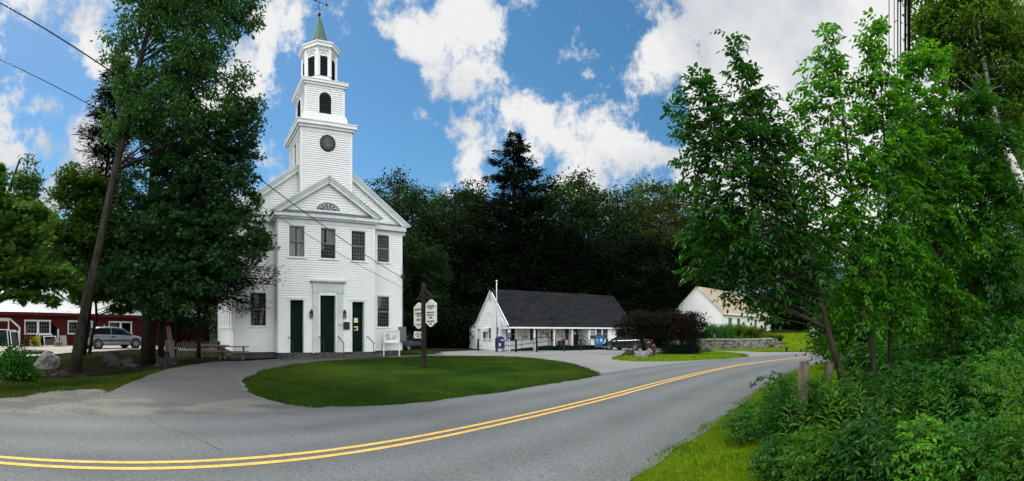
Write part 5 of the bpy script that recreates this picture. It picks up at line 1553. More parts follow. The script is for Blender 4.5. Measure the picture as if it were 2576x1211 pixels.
# ---- left edge: leafy shrub on the bank, shrub at the church foundation
p = gnd(28, 960); shrub('leafy_shrub', p, .75, 1.35, np.random.default_rng(61), LM['sapdark'], 150, 16, .22, .12, .55, 'leaf', 'dark broad leaved shrub at the left edge in front of the barn')
p = gnd(70, 958); shrub('hosta_clump', p, .42, .5, np.random.default_rng(62), LM['sap'], 70, 12, .16, .16, .3, 'leaf', 'low clump of pointed leaves left of the big pale boulder', 'plant')
p = gnd(622, 899); shrub('fern_shrub', p, .55, .95, np.random.default_rng(63), LM['pine'], 130, 22, .2, .13, .22, 'leaf', 'dark spiky shrub against the church foundation behind the picnic tables')

# ---- right: ash saplings leaning over the verge
def sapling(base_px, base_d, path, radii, lobes, n, lm, seed, label, size=.125, limbs=26, base_z=None, dep=.8, name='ash_sapling'):
    b = at(base_px, base_d); b.z = base_z if base_z is not None else H(b.x, b.y)
    tr = path_px(b, base_d, path); tr[0] = Vector((tr[0].x, tr[0].y, -.15))
    env = env_px(b, base_d, lobes, dep)
    return tree(name, b, tr, radii, env, np.random.default_rng(seed), n, 0, 0, size, .46, 'leaf', lm, M['sapbark'], label, 'sapling', 'ash saplings on the right verge', limbs=limbs, edge=.75, spray=True, pairs=3, rtip=.006, lo=.25)
sapling(2138, 8.2, [(2140, 1005), (2112, 930), (2088, 850), (2066, 760), (2040, 620), (1985, 470), (1925, 330), (1880, 210), (1846, 95)], [.062, .058, .055, .052, .045, .032, .022, .014, .006],
        [(1846, 118, 34, 36), (1868, 190, 48, 42), (1905, 260, 62, 50), (1760, 208, 42, 36), (1790, 270, 62, 45), (1712, 268, 36, 32), (1745, 330, 60, 40), (1830, 350, 90, 60), (1930, 350, 80, 70), (1760, 410, 60, 45), (1860, 450, 100, 70), (1790, 500, 70, 50),
         (1720, 470, 34, 20), (1940, 470, 90, 80), (1850, 560, 120, 70), (1760, 590, 60, 45), (1800, 655, 70, 36), (1900, 650, 110, 55), (1745, 690, 26, 12), (1990, 590, 90, 80), (1850, 712, 50, 22), (1965, 725, 70, 40), (2040, 700, 60, 60), (1905, 768, 36, 14), (1940, 785, 40, 18), (1835, 738, 36, 12), (1880, 755, 44, 16)],
        1680, LM['sapdark'], 71, 'ash sapling leaning left over the road, its dark leaves in front of the small house', limbs=60)
sapling(2208, 8.6, [(2206, 1000), (2196, 900), (2178, 780), (2160, 640), (2142, 480), (2126, 330), (2108, 190), (2092, 60)], [.05, .046, .042, .036, .028, .02, .013, .005],
        [(2090, 88, 30, 40), (2080, 150, 46, 50), (2108, 220, 62, 60), (2050, 190, 36, 40), (2030, 270, 50, 50), (2120, 320, 80, 70), (2010, 350, 60, 55), (2070, 410, 90, 70), (2160, 440, 80, 70), (2030, 500, 70, 60), (2120, 540, 100, 70), (2180, 620, 80, 60), (2060, 620, 80, 60),
         (2150, 720, 90, 60), (2110, 780, 70, 40), (2190, 800, 60, 60), (2100, 850, 46, 34)], 1050, LM['sap'], 72, 'upright ash sapling with the middle pointed top against white cloud', limbs=44)
sapling(2262, 8.9, [(2240, 1000), (2238, 880), (2240, 720), (2238, 560), (2228, 400), (2216, 220), (2206, 52)], [.045, .042, .036, .03, .022, .013, .005],
        [(2206, 70, 24, 34), (2200, 130, 42, 44), (2222, 200, 52, 50), (2180, 220, 36, 36), (2250, 280, 62, 52), (2190, 310, 50, 50), (2270, 380, 70, 60), (2210, 420, 66, 60), (2260, 500, 80, 60), (2230, 600, 80, 60), (2290, 640, 70, 60), (2250, 720, 80, 55), (2220, 690, 50, 30), (2280, 800, 60, 50)],
        1050, LM['sap'], 73, 'ash sapling with the tallest top, just left of the hanging wires', limbs=40)
sapling(2445, 9.6, [(2442, 1040), (2425, 940), (2398, 800), (2372, 690), (2345, 560), (2318, 450), (2290, 330), (2262, 220)], [.055, .052, .048, .044, .038, .03, .02, .01],
        [(2300, 170, 44, 40), (2350, 150, 44, 44), (2270, 240, 50, 40), (2320, 300, 66, 56), (2360, 240, 50, 50), (2290, 380, 66, 50), (2370, 380, 76, 60), (2330, 470, 84, 60), (2420, 470, 60, 50), (2380, 560, 84, 64), (2310, 600, 70, 50), (2440, 620, 70, 60), (2350, 700, 80, 60), (2420, 780, 70, 60), (2320, 800, 60, 44)],
        1500, LM['sap'], 74, 'tall ash sapling with the bent brown stem at far right', limbs=44)
sapling(2474, 9.9, [(2470, 1034), (2460, 900), (2446, 760), (2438, 620), (2446, 470), (2470, 330), (2480, 230)], [.045, .042, .038, .032, .024, .014, .006],
        [(2470, 260, 50, 44), (2440, 340, 60, 54), (2510, 360, 60, 54), (2480, 450, 74, 60), (2540, 500, 54, 54), (2460, 560, 74, 54), (2530, 640, 64, 60), (2480, 700, 80, 50), (2550, 760, 50, 60), (2470, 830, 64, 50), (2545, 880, 50, 44)],
        1300, LM['sapdark'], 75, 'ash sapling furthest right with a straight thin stem', limbs=40)
# ---- behind them: birch and taller trees
b = at(2640, 15); b.z = H(b.x, b.y)
tr = path_px(b, 15, [(2640, 900), (2606, 560), (2578, 480), (2548, 410), (2520, 350), (2490, 240), (2470, 120), (2455, 0)])
env = env_px(b, 15.4, [(2400, 60, 90, 60), (2350, 120, 60, 55), (2460, 110, 110, 80), (2530, 200, 100, 90), (2430, 210, 80, 70), (2560, 330, 70, 80), (2500, 20, 120, 50), (2340, 50, 40, 50), (2580, 100, 80, 90), (2570, 560, 70, 90), (2545, 690, 60, 60), (2400, -50, 140, 50)])
tree('birch_tree', b, tr, [.17, .155, .15, .14, .12, .09, .06, .02], env, np.random.default_rng(81), 560, 48, .30, .14, .62, 'leaf', LM['yellowgreen'], M['birch'], 'yellow-green birch with a white leaning trunk at the top right', limbs=50, lo=.35, flat=.7)
for (px, dd, lobes, n, lm, seed, lb) in (
    (2330, 17, [(2330, 560, 90, 90), (2290, 680, 90, 70), (2380, 660, 90, 80), (2330, 760, 110, 70), (2260, 800, 80, 60), (2400, 800, 90, 70), (2370, 470, 70, 60), (2330, 880, 110, 50), (2300, 350, 70, 60), (2380, 350, 70, 60), (2280, 450, 60, 60)], 800, 'sapdark', 82, 'dark leafy tree behind the bent brown sapling stem'),
    (2500, 18, [(2520, 500, 90, 110), (2480, 640, 90, 80), (2560, 700, 90, 100), (2500, 790, 110, 80), (2440, 720, 80, 70), (2570, 860, 80, 60), (2480, 900, 110, 50), (2450, 400, 90, 80), (2520, 330, 80, 80)], 800, 'sap', 83, 'leafy tree behind the furthest right sapling stem'),
    (2170, 21, [(2180, 740, 110, 60), (2120, 800, 80, 50), (2230, 830, 100, 50), (2170, 880, 120, 40), (2250, 700, 60, 60), (2090, 860, 50, 40)], 420, 'sapdark', 84, 'low dark tree behind the two fence posts'),
    (2600, 20, [(2570, 300, 120, 120), (2600, 100, 120, 120), (2540, 450, 80, 80), (2500, 380, 60, 60), (2620, 600, 100, 140)], 420, 'yellowgreen', 85, 'yellow-green tree behind the birch at the right edge')):
    b = at(px, dd); b.z = H(b.x, b.y)
    top = min(q[1] for q in lobes)
    tr = path_px(b, dd, [(px, HY + (EYE - b.z + .2) * K / dd), (px - 4, 760), (px + 6, (760 + top) / 2 if top < 700 else 740), (px, top - 10)])
    env = env_px(b, dd, lobes)
    tree('leafy_tree', b, tr, [.16, .13, .09, .03], env, np.random.default_rng(seed), n, 40, .55, .15, .5, 'leaf', LM[lm], M['darkbark'], lb, limbs=36, flat=.6, zmin=.1)
# ---- thicket at the lower right
BUSH = [  # column, row of the foot, radius, height, leaf kind, how many sprays, label
 (1910, 1110, .50, .62, 'bush', 560, 'dark bramble bush nearest the road on the verge'),
 (1990, 1085, .50, 1.0, 'bush', 640, 'dark bush at the foot of the upright fence post'),
 (2085, 1085, .60, .85, 'bushlight', 600, 'light green bush right of the upright fence post'),
 (2018, 1112, .46, 1.0, 'bush', 460, 'bush hiding the foot of the upright fence post'),
 (2200, 1070, .72, 1.0, 'bush', 620, 'bush around the feet of the middle ash saplings'),
 (2320, 1075, .72, 1.05, 'bush', 620, 'dark bush left of the bent sapling stem'),
 (2440, 1085, .72, 1.0, 'bush', 620, 'bush hiding the feet of the right-hand saplings'),
 (2545, 1090, .65, 1.15, 'bushlight', 600, 'light green bush at the right edge below the saplings'),
 (1990, 1195, .42, .46, 'bush', 480, 'low dark bush at the corner of the grass verge'),
 (2095, 1215, .50, .62, 'bushlight', 560, 'light green bush at the bottom edge right of the grass'),
 (2225, 1230, .55, .72, 'bush', 640, 'dark bush at the bottom edge below the middle saplings'),
 (2360, 1235, .55, .70, 'bushlight', 620, 'light green bush at the bottom edge below the bent stem'),
 (2490, 1240, .55, .80, 'bush', 620, 'dark bush in the bottom right corner'),
 (2580, 1245, .45, .75, 'bushlight', 480, 'light green bush cut by the right edge at the bottom'),
 (2190, 990, .7, 1.3, 'sapdark', 420, 'taller dark shrub behind the leaning post'),
 (2290, 985, .9, 1.5, 'bush', 480, 'tall shrub behind the middle saplings'),
 (2400, 990, .9, 1.5, 'sapdark', 480, 'tall dark shrub behind the bent sapling stem'),
 (2520, 1000, .9, 1.7, 'bush', 480, 'tall shrub behind the furthest right stem')]
for i, (px, py, r, h, lm, n, lb) in enumerate(BUSH):
    p = gnd(px, py); p.z -= .03
    rg = np.random.default_rng(200 + i)
    env = [(0, 0, h * .5, r, r, h * .5), (r * .6, r * .2, h * .4, r * .6, r * .6, h * .4), (-r * .6, 0, h * .38, r * .6, r * .6, h * .38), (r * .1, -r * .5, h * .35, r * .6, r * .5, h * .33), (-r * .2, r * .3, h * .72, r * .5, r * .5, h * .3)]
    shrub('bush', p, r, h, rg, LM[lm], n, 0, 0, (.05, .066, .085, .058)[i % 4] if py > 1050 else .09, (.5, .42, .6)[i % 3], 'leaf', lb, 'bush', 'bushes on the right verge', env, 16, M['sapbark'], spray=True, pairs=3)
# arching bramble spray by the post
b = gnd(2000, 1040)
T = empty('bramble', b, 0, 'arching leafy bramble shoot reaching left in front of the road', 'plant')
mb = MB()
pts = [p for p in path_px(b, 6.6, [(2010, 1030), (1985, 985), (1955, 955), (1925, 950), (1900, 962), (1884, 975)])]
mb.tube(pts, [.007, .006, .005, .004, .003, .002], 5); pts2 = path_px(b, 6.7, [(2000, 1020), (1985, 1000), (1970, 975), (1950, 968)]); mb.tube(pts2, .004, 5)
mb.build('stem', M['sapbark'], T)
rg = np.random.default_rng(91)
cp = [tuple(Vector(pts[i]).lerp(Vector(pts[i + 1]), t)) for i in range(5) for t in (0, .33, .66)] + [tuple(Vector(pts2[i]).lerp(Vector(pts2[i + 1]), t)) for i in range(3) for t in (0, .5)]
P = np.repeat(np.array(cp), 6, 0); n = len(P); A = rg.normal(size=(n, 3)); N = rg.normal(size=(n, 3)) * .4; N[:, 2] += 1
V, F = leaf_geo(P + rg.normal(size=(n, 3)) * .008, A, N, .055 * (.7 + .6 * rg.random(n)), .026 * np.ones(n), 'leaf'); np_mesh('leaves', V, F, LM['bush'], T)

# upright weeds among the bushes: one kind, copied
def weed_mesh():
    T = empty('weed', (0, 0, 0))
    rg = np.random.default_rng(95); m = 34; z = np.linspace(.08, .78, m); a = np.arange(m) * 2.4
    P = np.stack([.01 * np.cos(a), .01 * np.sin(a), z], 1); A = np.stack([np.cos(a), np.sin(a), .25 + .9 * (z - .1)], 1) + rg.normal(size=(m, 3)) * .12
    N = rg.normal(size=(m, 3)) * .2; N[:, 2] += 1
    Ln = .13 * (1.15 - z) * (.8 + .4 * rg.random(m)) + .02
    V, F = leaf_geo(P, A, N, Ln, Ln * .24, 'leaf'); np_mesh('leaves', V, F, LM['bushlight'], T)
    q = MB(); q.tube([(0, 0, -.05), (.01, .0, .4), (.0, .01, .8)], [.006, .005, .002], 5); q.build('stem', M['sapbark'], T)
    return T
wd0 = weed_mesh()
WEEDS = [(1975, 1150, 'bottom of the verge by the low dark bush'), (2040, 1190, 'beside the light green bush at the bottom'), (2075, 1140, 'in front of the light bush by the post'), (2120, 1190, 'over the light bush at the bottom edge'), (2170, 1150, 'between the dark bottom bushes'), (2235, 1170, 'below the middle saplings'),
         (2290, 1180, 'left of the bent sapling foot'), (2345, 1150, 'under the bent sapling'), (2400, 1190, 'above the bottom light bush'), (2455, 1160, 'right of the bent sapling foot'), (2520, 1175, 'in the bottom right bushes'), (2555, 1150, 'at the right edge under the straight sapling')]
for i, (px, py, w_) in enumerate(WEEDS):
    o = wd0 if i == 0 else copy_tree(wd0)
    o.location = gnd(px, py) + Vector((0, 0, .12)); o.rotation_euler = (rnd.uniform(-.2, .2), rnd.uniform(-.2, .2), i * 1.9); s = rnd.uniform(.85, 1.25); o.scale = (s, s, s)
    tag(o, 'upright light green weed ' + w_, 'weed', 'upright weeds among the bushes')
# ================================================================ cars
def car(kind, loc, heading, paint, label, name='parked_car', dark_wheels=False):
    """x points forward, origin on the ground under the middle"""
    T = empty(name, loc, heading, label, 'car')
    hatch = kind == 'hatch'
    Ln = 4.18 if hatch else 4.65
    hw = .84 if hatch else .90
    # stations from tail to nose: x, sill z, belt z, half width at belt, top-of-body z
    if hatch:
        S = [(-2.09, .40, .62, .70), (-2.04, .26, .86, .78), (-1.85, .22, .95, .82), (-1.3, .20, .94, .84), (-.6, .19, .92, .845), (.2, .19, .90, .845), (.85, .20, .89, .84), (1.35, .21, .83, .82), (1.8, .23, .74, .76), (2.03, .28, .64, .66), (2.09, .38, .54, .56)]
        G_ = [(-1.97, .93, .70, .95), (-1.45, .94, .66, 1.32), (-1.1, .93, .63, 1.37), (-.2, .92, .62, 1.385), (.35, .91, .63, 1.34), (1.12, .88, .69, .90)]
        wx = (-1.32, 1.28)
    else:
        S = [(-2.32, .42, .72, .74), (-2.25, .28, 1.0, .82), (-2.0, .24, 1.05, .86), (-1.4, .2, 1.03, .89), (-.6, .19, .99, .90), (.3, .19, .96, .90), (1.0, .2, .93, .89), (1.5, .21, .86, .87), (2.0, .23, .76, .80), (2.25, .30, .66, .68), (2.32, .4, .56, .56)]
        G_ = [(-1.72, 1.04, .72, 1.06), (-1.0, 1.02, .64, 1.40), (-.4, 1.0, .62, 1.46), (.1, .98, .62, 1.455), (.45, .97, .64, 1.40), (1.3, .92, .72, .94)]
        wx = (-1.42, 1.38)
    sec = []
    for (x, s, b, w) in S:
        sec.append([(x, -w * .86, s), (x, -w * .985, s + .10), (x, -w * 1.0, s + (b - s) * .5), (x, -w * .98, b - .10), (x, -w * .90, b), (x, -w * .5, b + .035), (x, 0, b + .045),
                    (x, w * .5, b + .035), (x, w * .90, b), (x, w * .98, b - .10), (x, w, s + (b - s) * .5), (x, w * .985, s + .10), (x, w * .86, s)])
    n = len(sec[0]); mb = MB()
    vs = [v for r in sec for v in r]
    fs = [(i * n + k, i * n + (k + 1) % n, (i + 1) * n + (k + 1) % n, (i + 1) * n + k) for i in range(len(sec) - 1) for k in range(n)]
    fs += [tuple(range(n))[::-1], tuple((len(sec) - 1) * n + k for k in range(n))]
    mb.add(vs, fs)
    bo = mb.build('body', paint, T, smooth=True)
    e = bo.modifiers.new('soft', 'SUBSURF'); e.levels = e.render_levels = 2
    # cabin
    mb = MB(); vs = []
    for (x, z0, w, z1) in G_:
        z0 -= .06
        w0 = hw * .90
        vs += [(x, -w0, z0), (x, -(w + .04), z0 + (z1 - z0) * .82), (x, -w * .78, z1 - .01), (x, 0, z1 + .012), (x, w * .78, z1 - .01), (x, w + .04, z0 + (z1 - z0) * .82), (x, w0, z0)]
    m = 7; k_ = len(G_)
    fs = [(i * m + k, i * m + k + 1, (i + 1) * m + k + 1, (i + 1) * m + k) for i in range(k_ - 1) for k in range(m - 1)] + [tuple(range(m))[::-1], tuple((k_ - 1) * m + k for k in range(m))]
    mb.add(vs, fs); mb.build('windows', M['carglass'], T)
    # roof skin and pillars over the glass
    mb = MB()
    rows = G_[1:-1]
    for (xa, _, wa, za), (xb, _, wb, zb) in zip(rows, rows[1:]):
        mb.add([(xa, -wa * .9, za - .03), (xb, -wb * .9, zb - .03), (xb, -wb * .74, zb + .012), (xa, -wa * .74, za + .012), (xa, 0, za + .03), (xb, 0, zb + .03), (xa, wa * .74, za + .012), (xb, wb * .74, zb + .012), (xa, wa * .9, za - .03), (xb, wb * .9, zb - .03)],
               [(0, 1, 2, 3), (3, 2, 5, 4), (4, 5, 7, 6), (6, 7, 9, 8)])
    mb.build('roof', paint, T, smooth=True)
    mb = MB()
    def pil(x0, z0, x1, z1, wd=.07):
        for sg in (-1, 1):
            w1 = .635
            mb.bar((x0, sg * hw * .905, z0), (x1, sg * (w1 + .015), z1), wd, .05, (1, 0, 0))
    a, b_ = G_[-1], G_[-2]
    pil(a[0] - .02, a[1] - .02, b_[0] + .02, b_[3] - .04)
    a, b_ = G_[0], G_[1]
    pil(a[0] + .12, a[1] - .02, b_[0], b_[3] - .04, .12)
    mx = -.32 if hatch else -.25
    pil(mx - .04, G_[3][1] - .04, mx - .1, G_[2][3] - .06, .07)
    mb.build_split('pillar', paint, T)
    # wheels
    rim_m = mat('alloy', (.42, .43, .44), .3, metal=.6)
    proto = None
    for x in wx:
        for sg in (-1, 1):
            q = MB(); q.lathe([(.33, -.02), (.37, -.005), (.37, .0)], 24, (x, sg * hw * .965, .33), axis='y')
            q.build('wheel_arch', M['black'], T)
            if proto is None:
                w = MB(); w.lathe([(.19, .02), (.2, -.10), (.30, -.11), (.325, -.07), (.325, .07), (.30, .11), (.2, .10), (.19, -.02)], 24, axis='y', cap=False); w.lathe([(.195, -.03), (.195, .03)], 24, axis='y'); wo = w.build('wheel', M['black'], T, smooth=True)
                r_ = MB(); r_.lathe([(.205, -.105), (.20, -.114), (.18, -.075), (.18, .075), (.20, .114), (.205, .105)], 24, axis='y', cap=False)
                for s2 in (-1, 1):
                    r_.lathe([(.045, s2 * .07), (.04, s2 * .105)] if s2 > 0 else [(.045, -.105), (.04, -.07)], 10, axis='y')
                    for k in range(5):
                        t_ = 2 * math.pi * k / 5 + .3
                        r_.bar((.03 * math.cos(t_), s2 * .098, .03 * math.sin(t_)), (.195 * math.cos(t_), s2 * .10, .195 * math.sin(t_)), .05 if not hatch else .075, .02, (0, 1, 0))
                r_.build('rim', rim_m, wo); proto = wo
            else: wo = copy_tree(proto, T)
            wo.location = (x, sg * (hw - .085), .325)
    # lamps, mirrors, handles, trims
    red = mat('tail_lamp_red', (.35, .01, .01), .25); clr = mat('headlamp', (.6, .62, .64), .15)
    xr, xf = S[1][0], S[-2][0]
    for sg in (-1, 1):
        q = MB(); q.box(xr - .045, xr + .2, sg * hw * .93 - .05, sg * hw * .93 + .035 * (1 if sg > 0 else 1), .72, .95) if hatch else q.box(xr - .04, xr + .22, sg * hw * .80 - .14, sg * hw * .80 + .13, .84, .98)
        q.build('tail_light', red, T, bevel=.02)
        q = MB(); q.box(xf - .28, xf + .03, sg * hw * .70 - .14, sg * hw * .70 + .14, .60, .72); q.build('headlight', clr, T, bevel=.03)
        q = MB(); q.box(.62, .80, sg * (hw + .03) - .09, sg * (hw + .03) + .09, .90, 1.03); q.build('side_mirror', M['black'] if hatch else paint, T, bevel=.03)
        q = MB(); q.box(-.38, -.2, sg * hw * 1.0 - .012, sg * hw * 1.0 + .018, .74, .80); q.build('door_handle', M['black'], T, bevel=.01)
        q = MB(); q.box(-1.0, .95, sg * (hw + .004) - .012, sg * (hw + .004) + .012, .50, .56); q.build('side_trim', M['black'], T)
        q = MB(); q.box(.42, .43, sg * (hw + .002) - .006, sg * (hw + .002) + .006, .3, .88); q.box(mx - .1, mx - .09, sg * (hw + .002) - .006, sg * (hw + .002) + .006, .3, .9); q.build_split('door_seam', M['black'], T)
    q = MB(); q.box(xr - .12, xr + .02, -hw * .75, hw * .75, .30, .5); q.build('bumper', paint, T, bevel=.05)
    q = MB(); q.box(xr - .075, xr - .03, -.26, .26, .60 if hatch else .70, .71 if hatch else .82); q.build('number_plate', mat('plate', (.25, .33, .3), .5), T)
    return T
SILV = mat('silver_paint', (.36, .38, .41), .28, metal=.55, coat=.4)
BLKP = mat('black_car_paint', (.008, .008, .010), .18, coat=.8)
BLUP = mat('dark_blue_car_paint', (.008, .011, .022), .25, coat=.5)
a_, c_ = at(206, 30.4), at(354, 32.2)
m_ = (a_ + c_) / 2; dr = (c_ - a_).normalized()
m_.z = H(m_.x, m_.y) + .015
sc_ = (c_ - a_).length / 4.18
o = car('hatch', m_, math.atan2(dr.y, dr.x), SILV, 'small silver hatchback parked on gravel before the red barn'); o.scale = (sc_, sc_, sc_)
p = at(1577, 42.6); p.z = H(p.x, p.y) + .012
car('sedan', p, R(180 - 46), BLKP, 'black sedan nosed up to the right end of the store')
p = at(1024, 41); p.z = H(p.x, p.y)
car('sedan', p, R(75), BLUP, 'dark blue car in deep shade just right of the church')

# ================================================================ by the church
def picnic(loc, rz, label):
    T = empty('picnic_table', loc, rz, label, 'picnic table', 'picnic tables beside the church')
    for k in range(5):
        q = MB(); q.box(-.92, .92, -.37 + k * .15, -.37 + k * .15 + .14, .72, .76); q.build('top_plank', M['deckwood'], T)
    for y in (-.78, .50):
        q = MB(); q.box(-.92, .92, y, y + .28, .42, .46); q.build('bench_seat', M['deckwood'], T)
    for x in (-.62, .62):
        q = MB(); q.box(x - .02, x + .02, -.78, .78, .33, .42); q.build('bench_bearer', M['deckwood'], T)
        q = MB(); q.box(x - .02, x + .02, -.36, .36, .62, .72); q.build('top_bearer', M['deckwood'], T)
        for s_ in (-1, 1):
            q = MB(); q.bar((x + .045, s_ * .72, 0), (x + .045, s_ * .26, .72), .1, .045, (1, 0, 0)); q.build('leg', M['deckwood'], T)
    return T
p = gnd(583, 906); picnic(p, R(30), 'weathered picnic table nearer the church corner')
p = gnd(535, 903); picnic(p, R(38), 'mossy dark picnic table beside the picket fence')
for (px, py, lb) in ((550, 886, 'dark wooden post behind the picnic tables, further from the church corner'), (589, 886, 'dark wooden post right at the church corner board')):
    p = gnd(px, py); q = MB(); q.box(-.09, .09, -.09, .09, -.2, .86); q.box(-.07, .07, -.07, .07, .86, .9)
    tag(q.build('wooden_post', M['blackwood'], loc=p, bevel=.015), lb, 'post')
# picket fence
a_, c_ = gnd(446, 909), gnd(546, 897)
T = empty('picket_fence', a_, math.atan2(c_.y - a_.y, c_.x - a_.x), 'old unpainted picket fence between the trees and the picnic tables', 'fence')
ln = (c_ - a_).xy.length
n = 26
for k in range(n):
    x = ln * k / (n - 1); z = H(a_.x + (c_.x - a_.x) * k / (n - 1), a_.y + (c_.y - a_.y) * k / (n - 1)) - a_.z
    h = .92 + rnd.uniform(-.07, .07); t = rnd.uniform(-.04, .04)
    q = MB(); q.prism([(-.045, 0), (.045, 0), (.045 + t, h - .08), (t, h), (-.045 + t, h - .08)], lambda u, v: (x + u, -.012, z + v), lambda u, v: (x + u, .012, z + v)); q.build('picket', M['oldwood'], T)
for z in (.25, .68):
    q = MB(); q.bar((0, .04, z), (ln, .04, z - a_.z + c_.z), .05, .08); q.build('rail', M['oldwood'], T)
p = gnd(437, 912)
q = MB(); q.bar((0, 0, -.1), (-.45, .1, 1.7), .28, .04, (1, 0, 0)); tag(q.build('plank', M['oldwood'], loc=p), 'grey plank leaning against a tree at the left end of the picket fence', 'plank')
q = MB(); q.box(-.25, .25, -.02, .02, 0, .95); tag(q.build('old_board', M['oldwood'], loc=gnd(427, 905), rz=R(25)), 'upright grey board standing behind the rubble pile', 'board')

# notice board and flower pots
def on_church(x, y): 
    m = Matrix.Translation(CH.location) @ Matrix.Rotation(R(40.5), 4, 'Z'); v = m @ Vector((x, y, 0)); v.z = H(v.x, v.y) + .02; return v
nbp = gnd(985, 896.5)
T = empty('notice_board', nbp, R(28), 'white framed glazed notice board on two posts at the church corner', 'notice board')
ws = math.hypot(nbp.x, nbp.y) * 40 / K / 2
for s_ in (-1, 1):
    q = MB(); q.box(s_ * ws - .03, s_ * ws + .03, -.03, .03, -.2, 1.62); q.build('post', M['trim'], T)
q = MB(); q.box(-ws + .03, ws - .03, -.03, .05, .92, 1.60); bd = q.build('board', M['trim'], T)
q = MB()
for (x0, x1) in ((-ws + .0, -ws + .05), (ws - .05, ws - .0), (-.025, .025)): q.box(x0, x1, -.075, -.031, .90, 1.62)
q.box(-ws - .02, ws + .02, -.08, -.031, 1.60, 1.66); q.box(-ws, ws, -.08, -.031, .86, .92); q.build('frame', M['trim'], T)
fl_ = [mat('flyer_a', (.55, .30, .26), .8), mat('flyer_b', (.70, .62, .18), .8), mat('flyer_c', (.22, .46, .42), .8), mat('flyer_d', (.68, .68, .64), .8), mat('flyer_e', (.30, .42, .55), .8)]
q = MB()
for i in range(14):
    q.cur = i % 5; x = -ws + .07 + (2 * ws - .3) * rnd.random(); z = .94 + .42 * rnd.random(); y = -.032 - .0015 * i
    q.add([(x, y, z), (x + .17, y, z), (x + .17, y, z + .22), (x, y, z + .22)], [(0, 1, 2, 3)])
q.build_split('flyer', fl_, bd)
pg_ = mat('pot_grey', (.22, .22, .21), .7); flower = mat('red_flower', (.45, .03, .06), .6)
for (px, py, lb, fl) in ((969, 893, 'grey flower pot under the left half of the notice board', 0), (992, 893, 'grey flower pot with red flowers under the right half of the notice board', 1)):
    p = gnd(px, py)
    T = empty('flower_pot', p, 0, lb, 'flower pot', 'flower pots under the notice board')
    q = MB(); q.lathe([(.13, 0), (.19, .34), (.205, .34), (.205, .40), (.17, .40), (.16, .36)], 18); q.build('pot', pg_, T, smooth=True)
    rg = np.random.default_rng(300 + px)
    (V, F), Cn = foliage([(0, 0, .55, .2, .2, .22)], rg, 26, 12, .1, .09, .5, 'leaf')
    np_mesh('leaves', V, F, LM['bush'], T)
    if fl:
        q = MB()
        for i in range(14):
            a = rnd.uniform(0, 6.28); r_ = rnd.uniform(.05, .2); c = (r_ * math.cos(a), r_ * math.sin(a), .55 + rnd.uniform(0, .2))
            q.lathe([(.0, -.02), (.035, 0), (.0, .025)], 6, c)
        q.build_split('flower', flower, T)
a_ = on_church(6.75, .75); q = MB(); q.tube([(0, 0, .02), (.22, .38, 1.45)], .02, 6); q.lathe([(.09, 0), (.11, .12), (.05, .2)], 8, (0, 0, 0))
tag(q.build('broom', M['oldwood'], loc=a_), 'broom leaning on the church wall left of the notice board', 'broom')

# ---------------------------------------------------------------- sign post on the green
p = gnd(1066, 931); d = math.hypot(p.x, p.y)
T = empty('sign_post', p, 0, 'dark wooden sign post on the green with two hanging white church signs', 'sign post')
hp = zat(713, d) - p.z
e1 = at(1099, d - .75) - p; e0 = at(1048, d + .62) - p
e1.z = e0.z = 0
bd_ = (e1 - e0).normalized(); q = MB()
ang = math.atan2(bd_.y, bd_.x)
q.box(-.085, .085, -.085, .085, -.3, hp - .12); q.lathe([(.12, hp - .12), (.10, hp - .04), (.05, hp)], 4, (0, 0, 0), R(45))
q.build('post', M['blackwood'], T, rz=ang, bevel=.012)
zb_ = zat(750, d) - p.z
q = MB(); q.bar(e0 + Vector((0, 0, zb_)), e1 + Vector((0, 0, zb_)), .09, .10); q.build('crossbeam', M['blackwood'], T)
for e in (e0, e1):
    q = MB(); q.bar(Vector((0, 0, hp - .22)), e * .62 + Vector((0, 0, zb_ + .03)), .05, .09); q.build('brace', M['blackwood'], T)
def sign_shape(w, h):
    pts = []
    for k in range(13):
        t = -1 + 2 * k / 12
        pts.append((t * w / 2, h / 2 - .17 + .17 * (math.cos(t * math.pi * .93) * .5 + .5)))
    return pts[::-1] + [(-x, -z) for x, z in pts[::-1]]
sgn_m = mat('white_sign_board', (.66, .68, .64), .5, (2, (.55, .57, .54), 4, .45, .75))
def board(c, w, h, lines, nm='hanging_sign'):
    """hangs in the plane of the crossbeam, facing the road"""
    q = MB(); Mx = Matrix(((bd_.x, -bd_.y, 0, c.x), (bd_.y, bd_.x, 0, c.y), (0, 0, 1, c.z), (0, 0, 0, 1)))
    q.M = Mx; q.prism(sign_shape(w, h), lambda x, z: (x, -.025, z), lambda x, z: (x, .025, z)); bo = q.build(nm, sgn_m, T)
    for (s_, z, sz, arc) in lines:
        text(bo, s_, wall_text_M(Mx, 0, -.029, z), sz, M['black'], 'lettering', arc=arc)
    q = MB(); q.M = Mx
    for x in (-.02, .02): q.tube([(x, 0, h / 2 - .02), (x, 0, h / 2 + .12)], .008, 5)
    q.build_split('hook', M['iron'], bo)
    return Mx, bo
sz1 = (zat(754, d - .4) - zat(823, d - .4)); w1 = .80
cR = e1 * .57 + Vector((0, 0, zat(788.5, d - .4) - p.z)); cL = e0 * .66 + Vector((0, 0, zat(795, d + .4) - p.z))
Mx, bR = board(cR, w1, sz1, [('MARLBORO MEETING', .31, .082, .42), ('HOUSE', .22, .10, 0), ('~', .13, .12, 0), ('CONGREGATIONAL', .03, .085, 0), ('CHURCH OF', -.08, .095, 0), ('CHRIST', -.19, .095, 0), ('ORGANIZED', -.34, .09, 0), ('1776', -.45, .10, 0)])
q = MB(); q.M = Mx
for x in (-.33, .33): q.lathe([(.02, -.28), (.03, -.2), (.018, -.1), (.03, 0), (.018, .1), (.03, .2), (.02, .28)], 8, (x, -.03, 0))
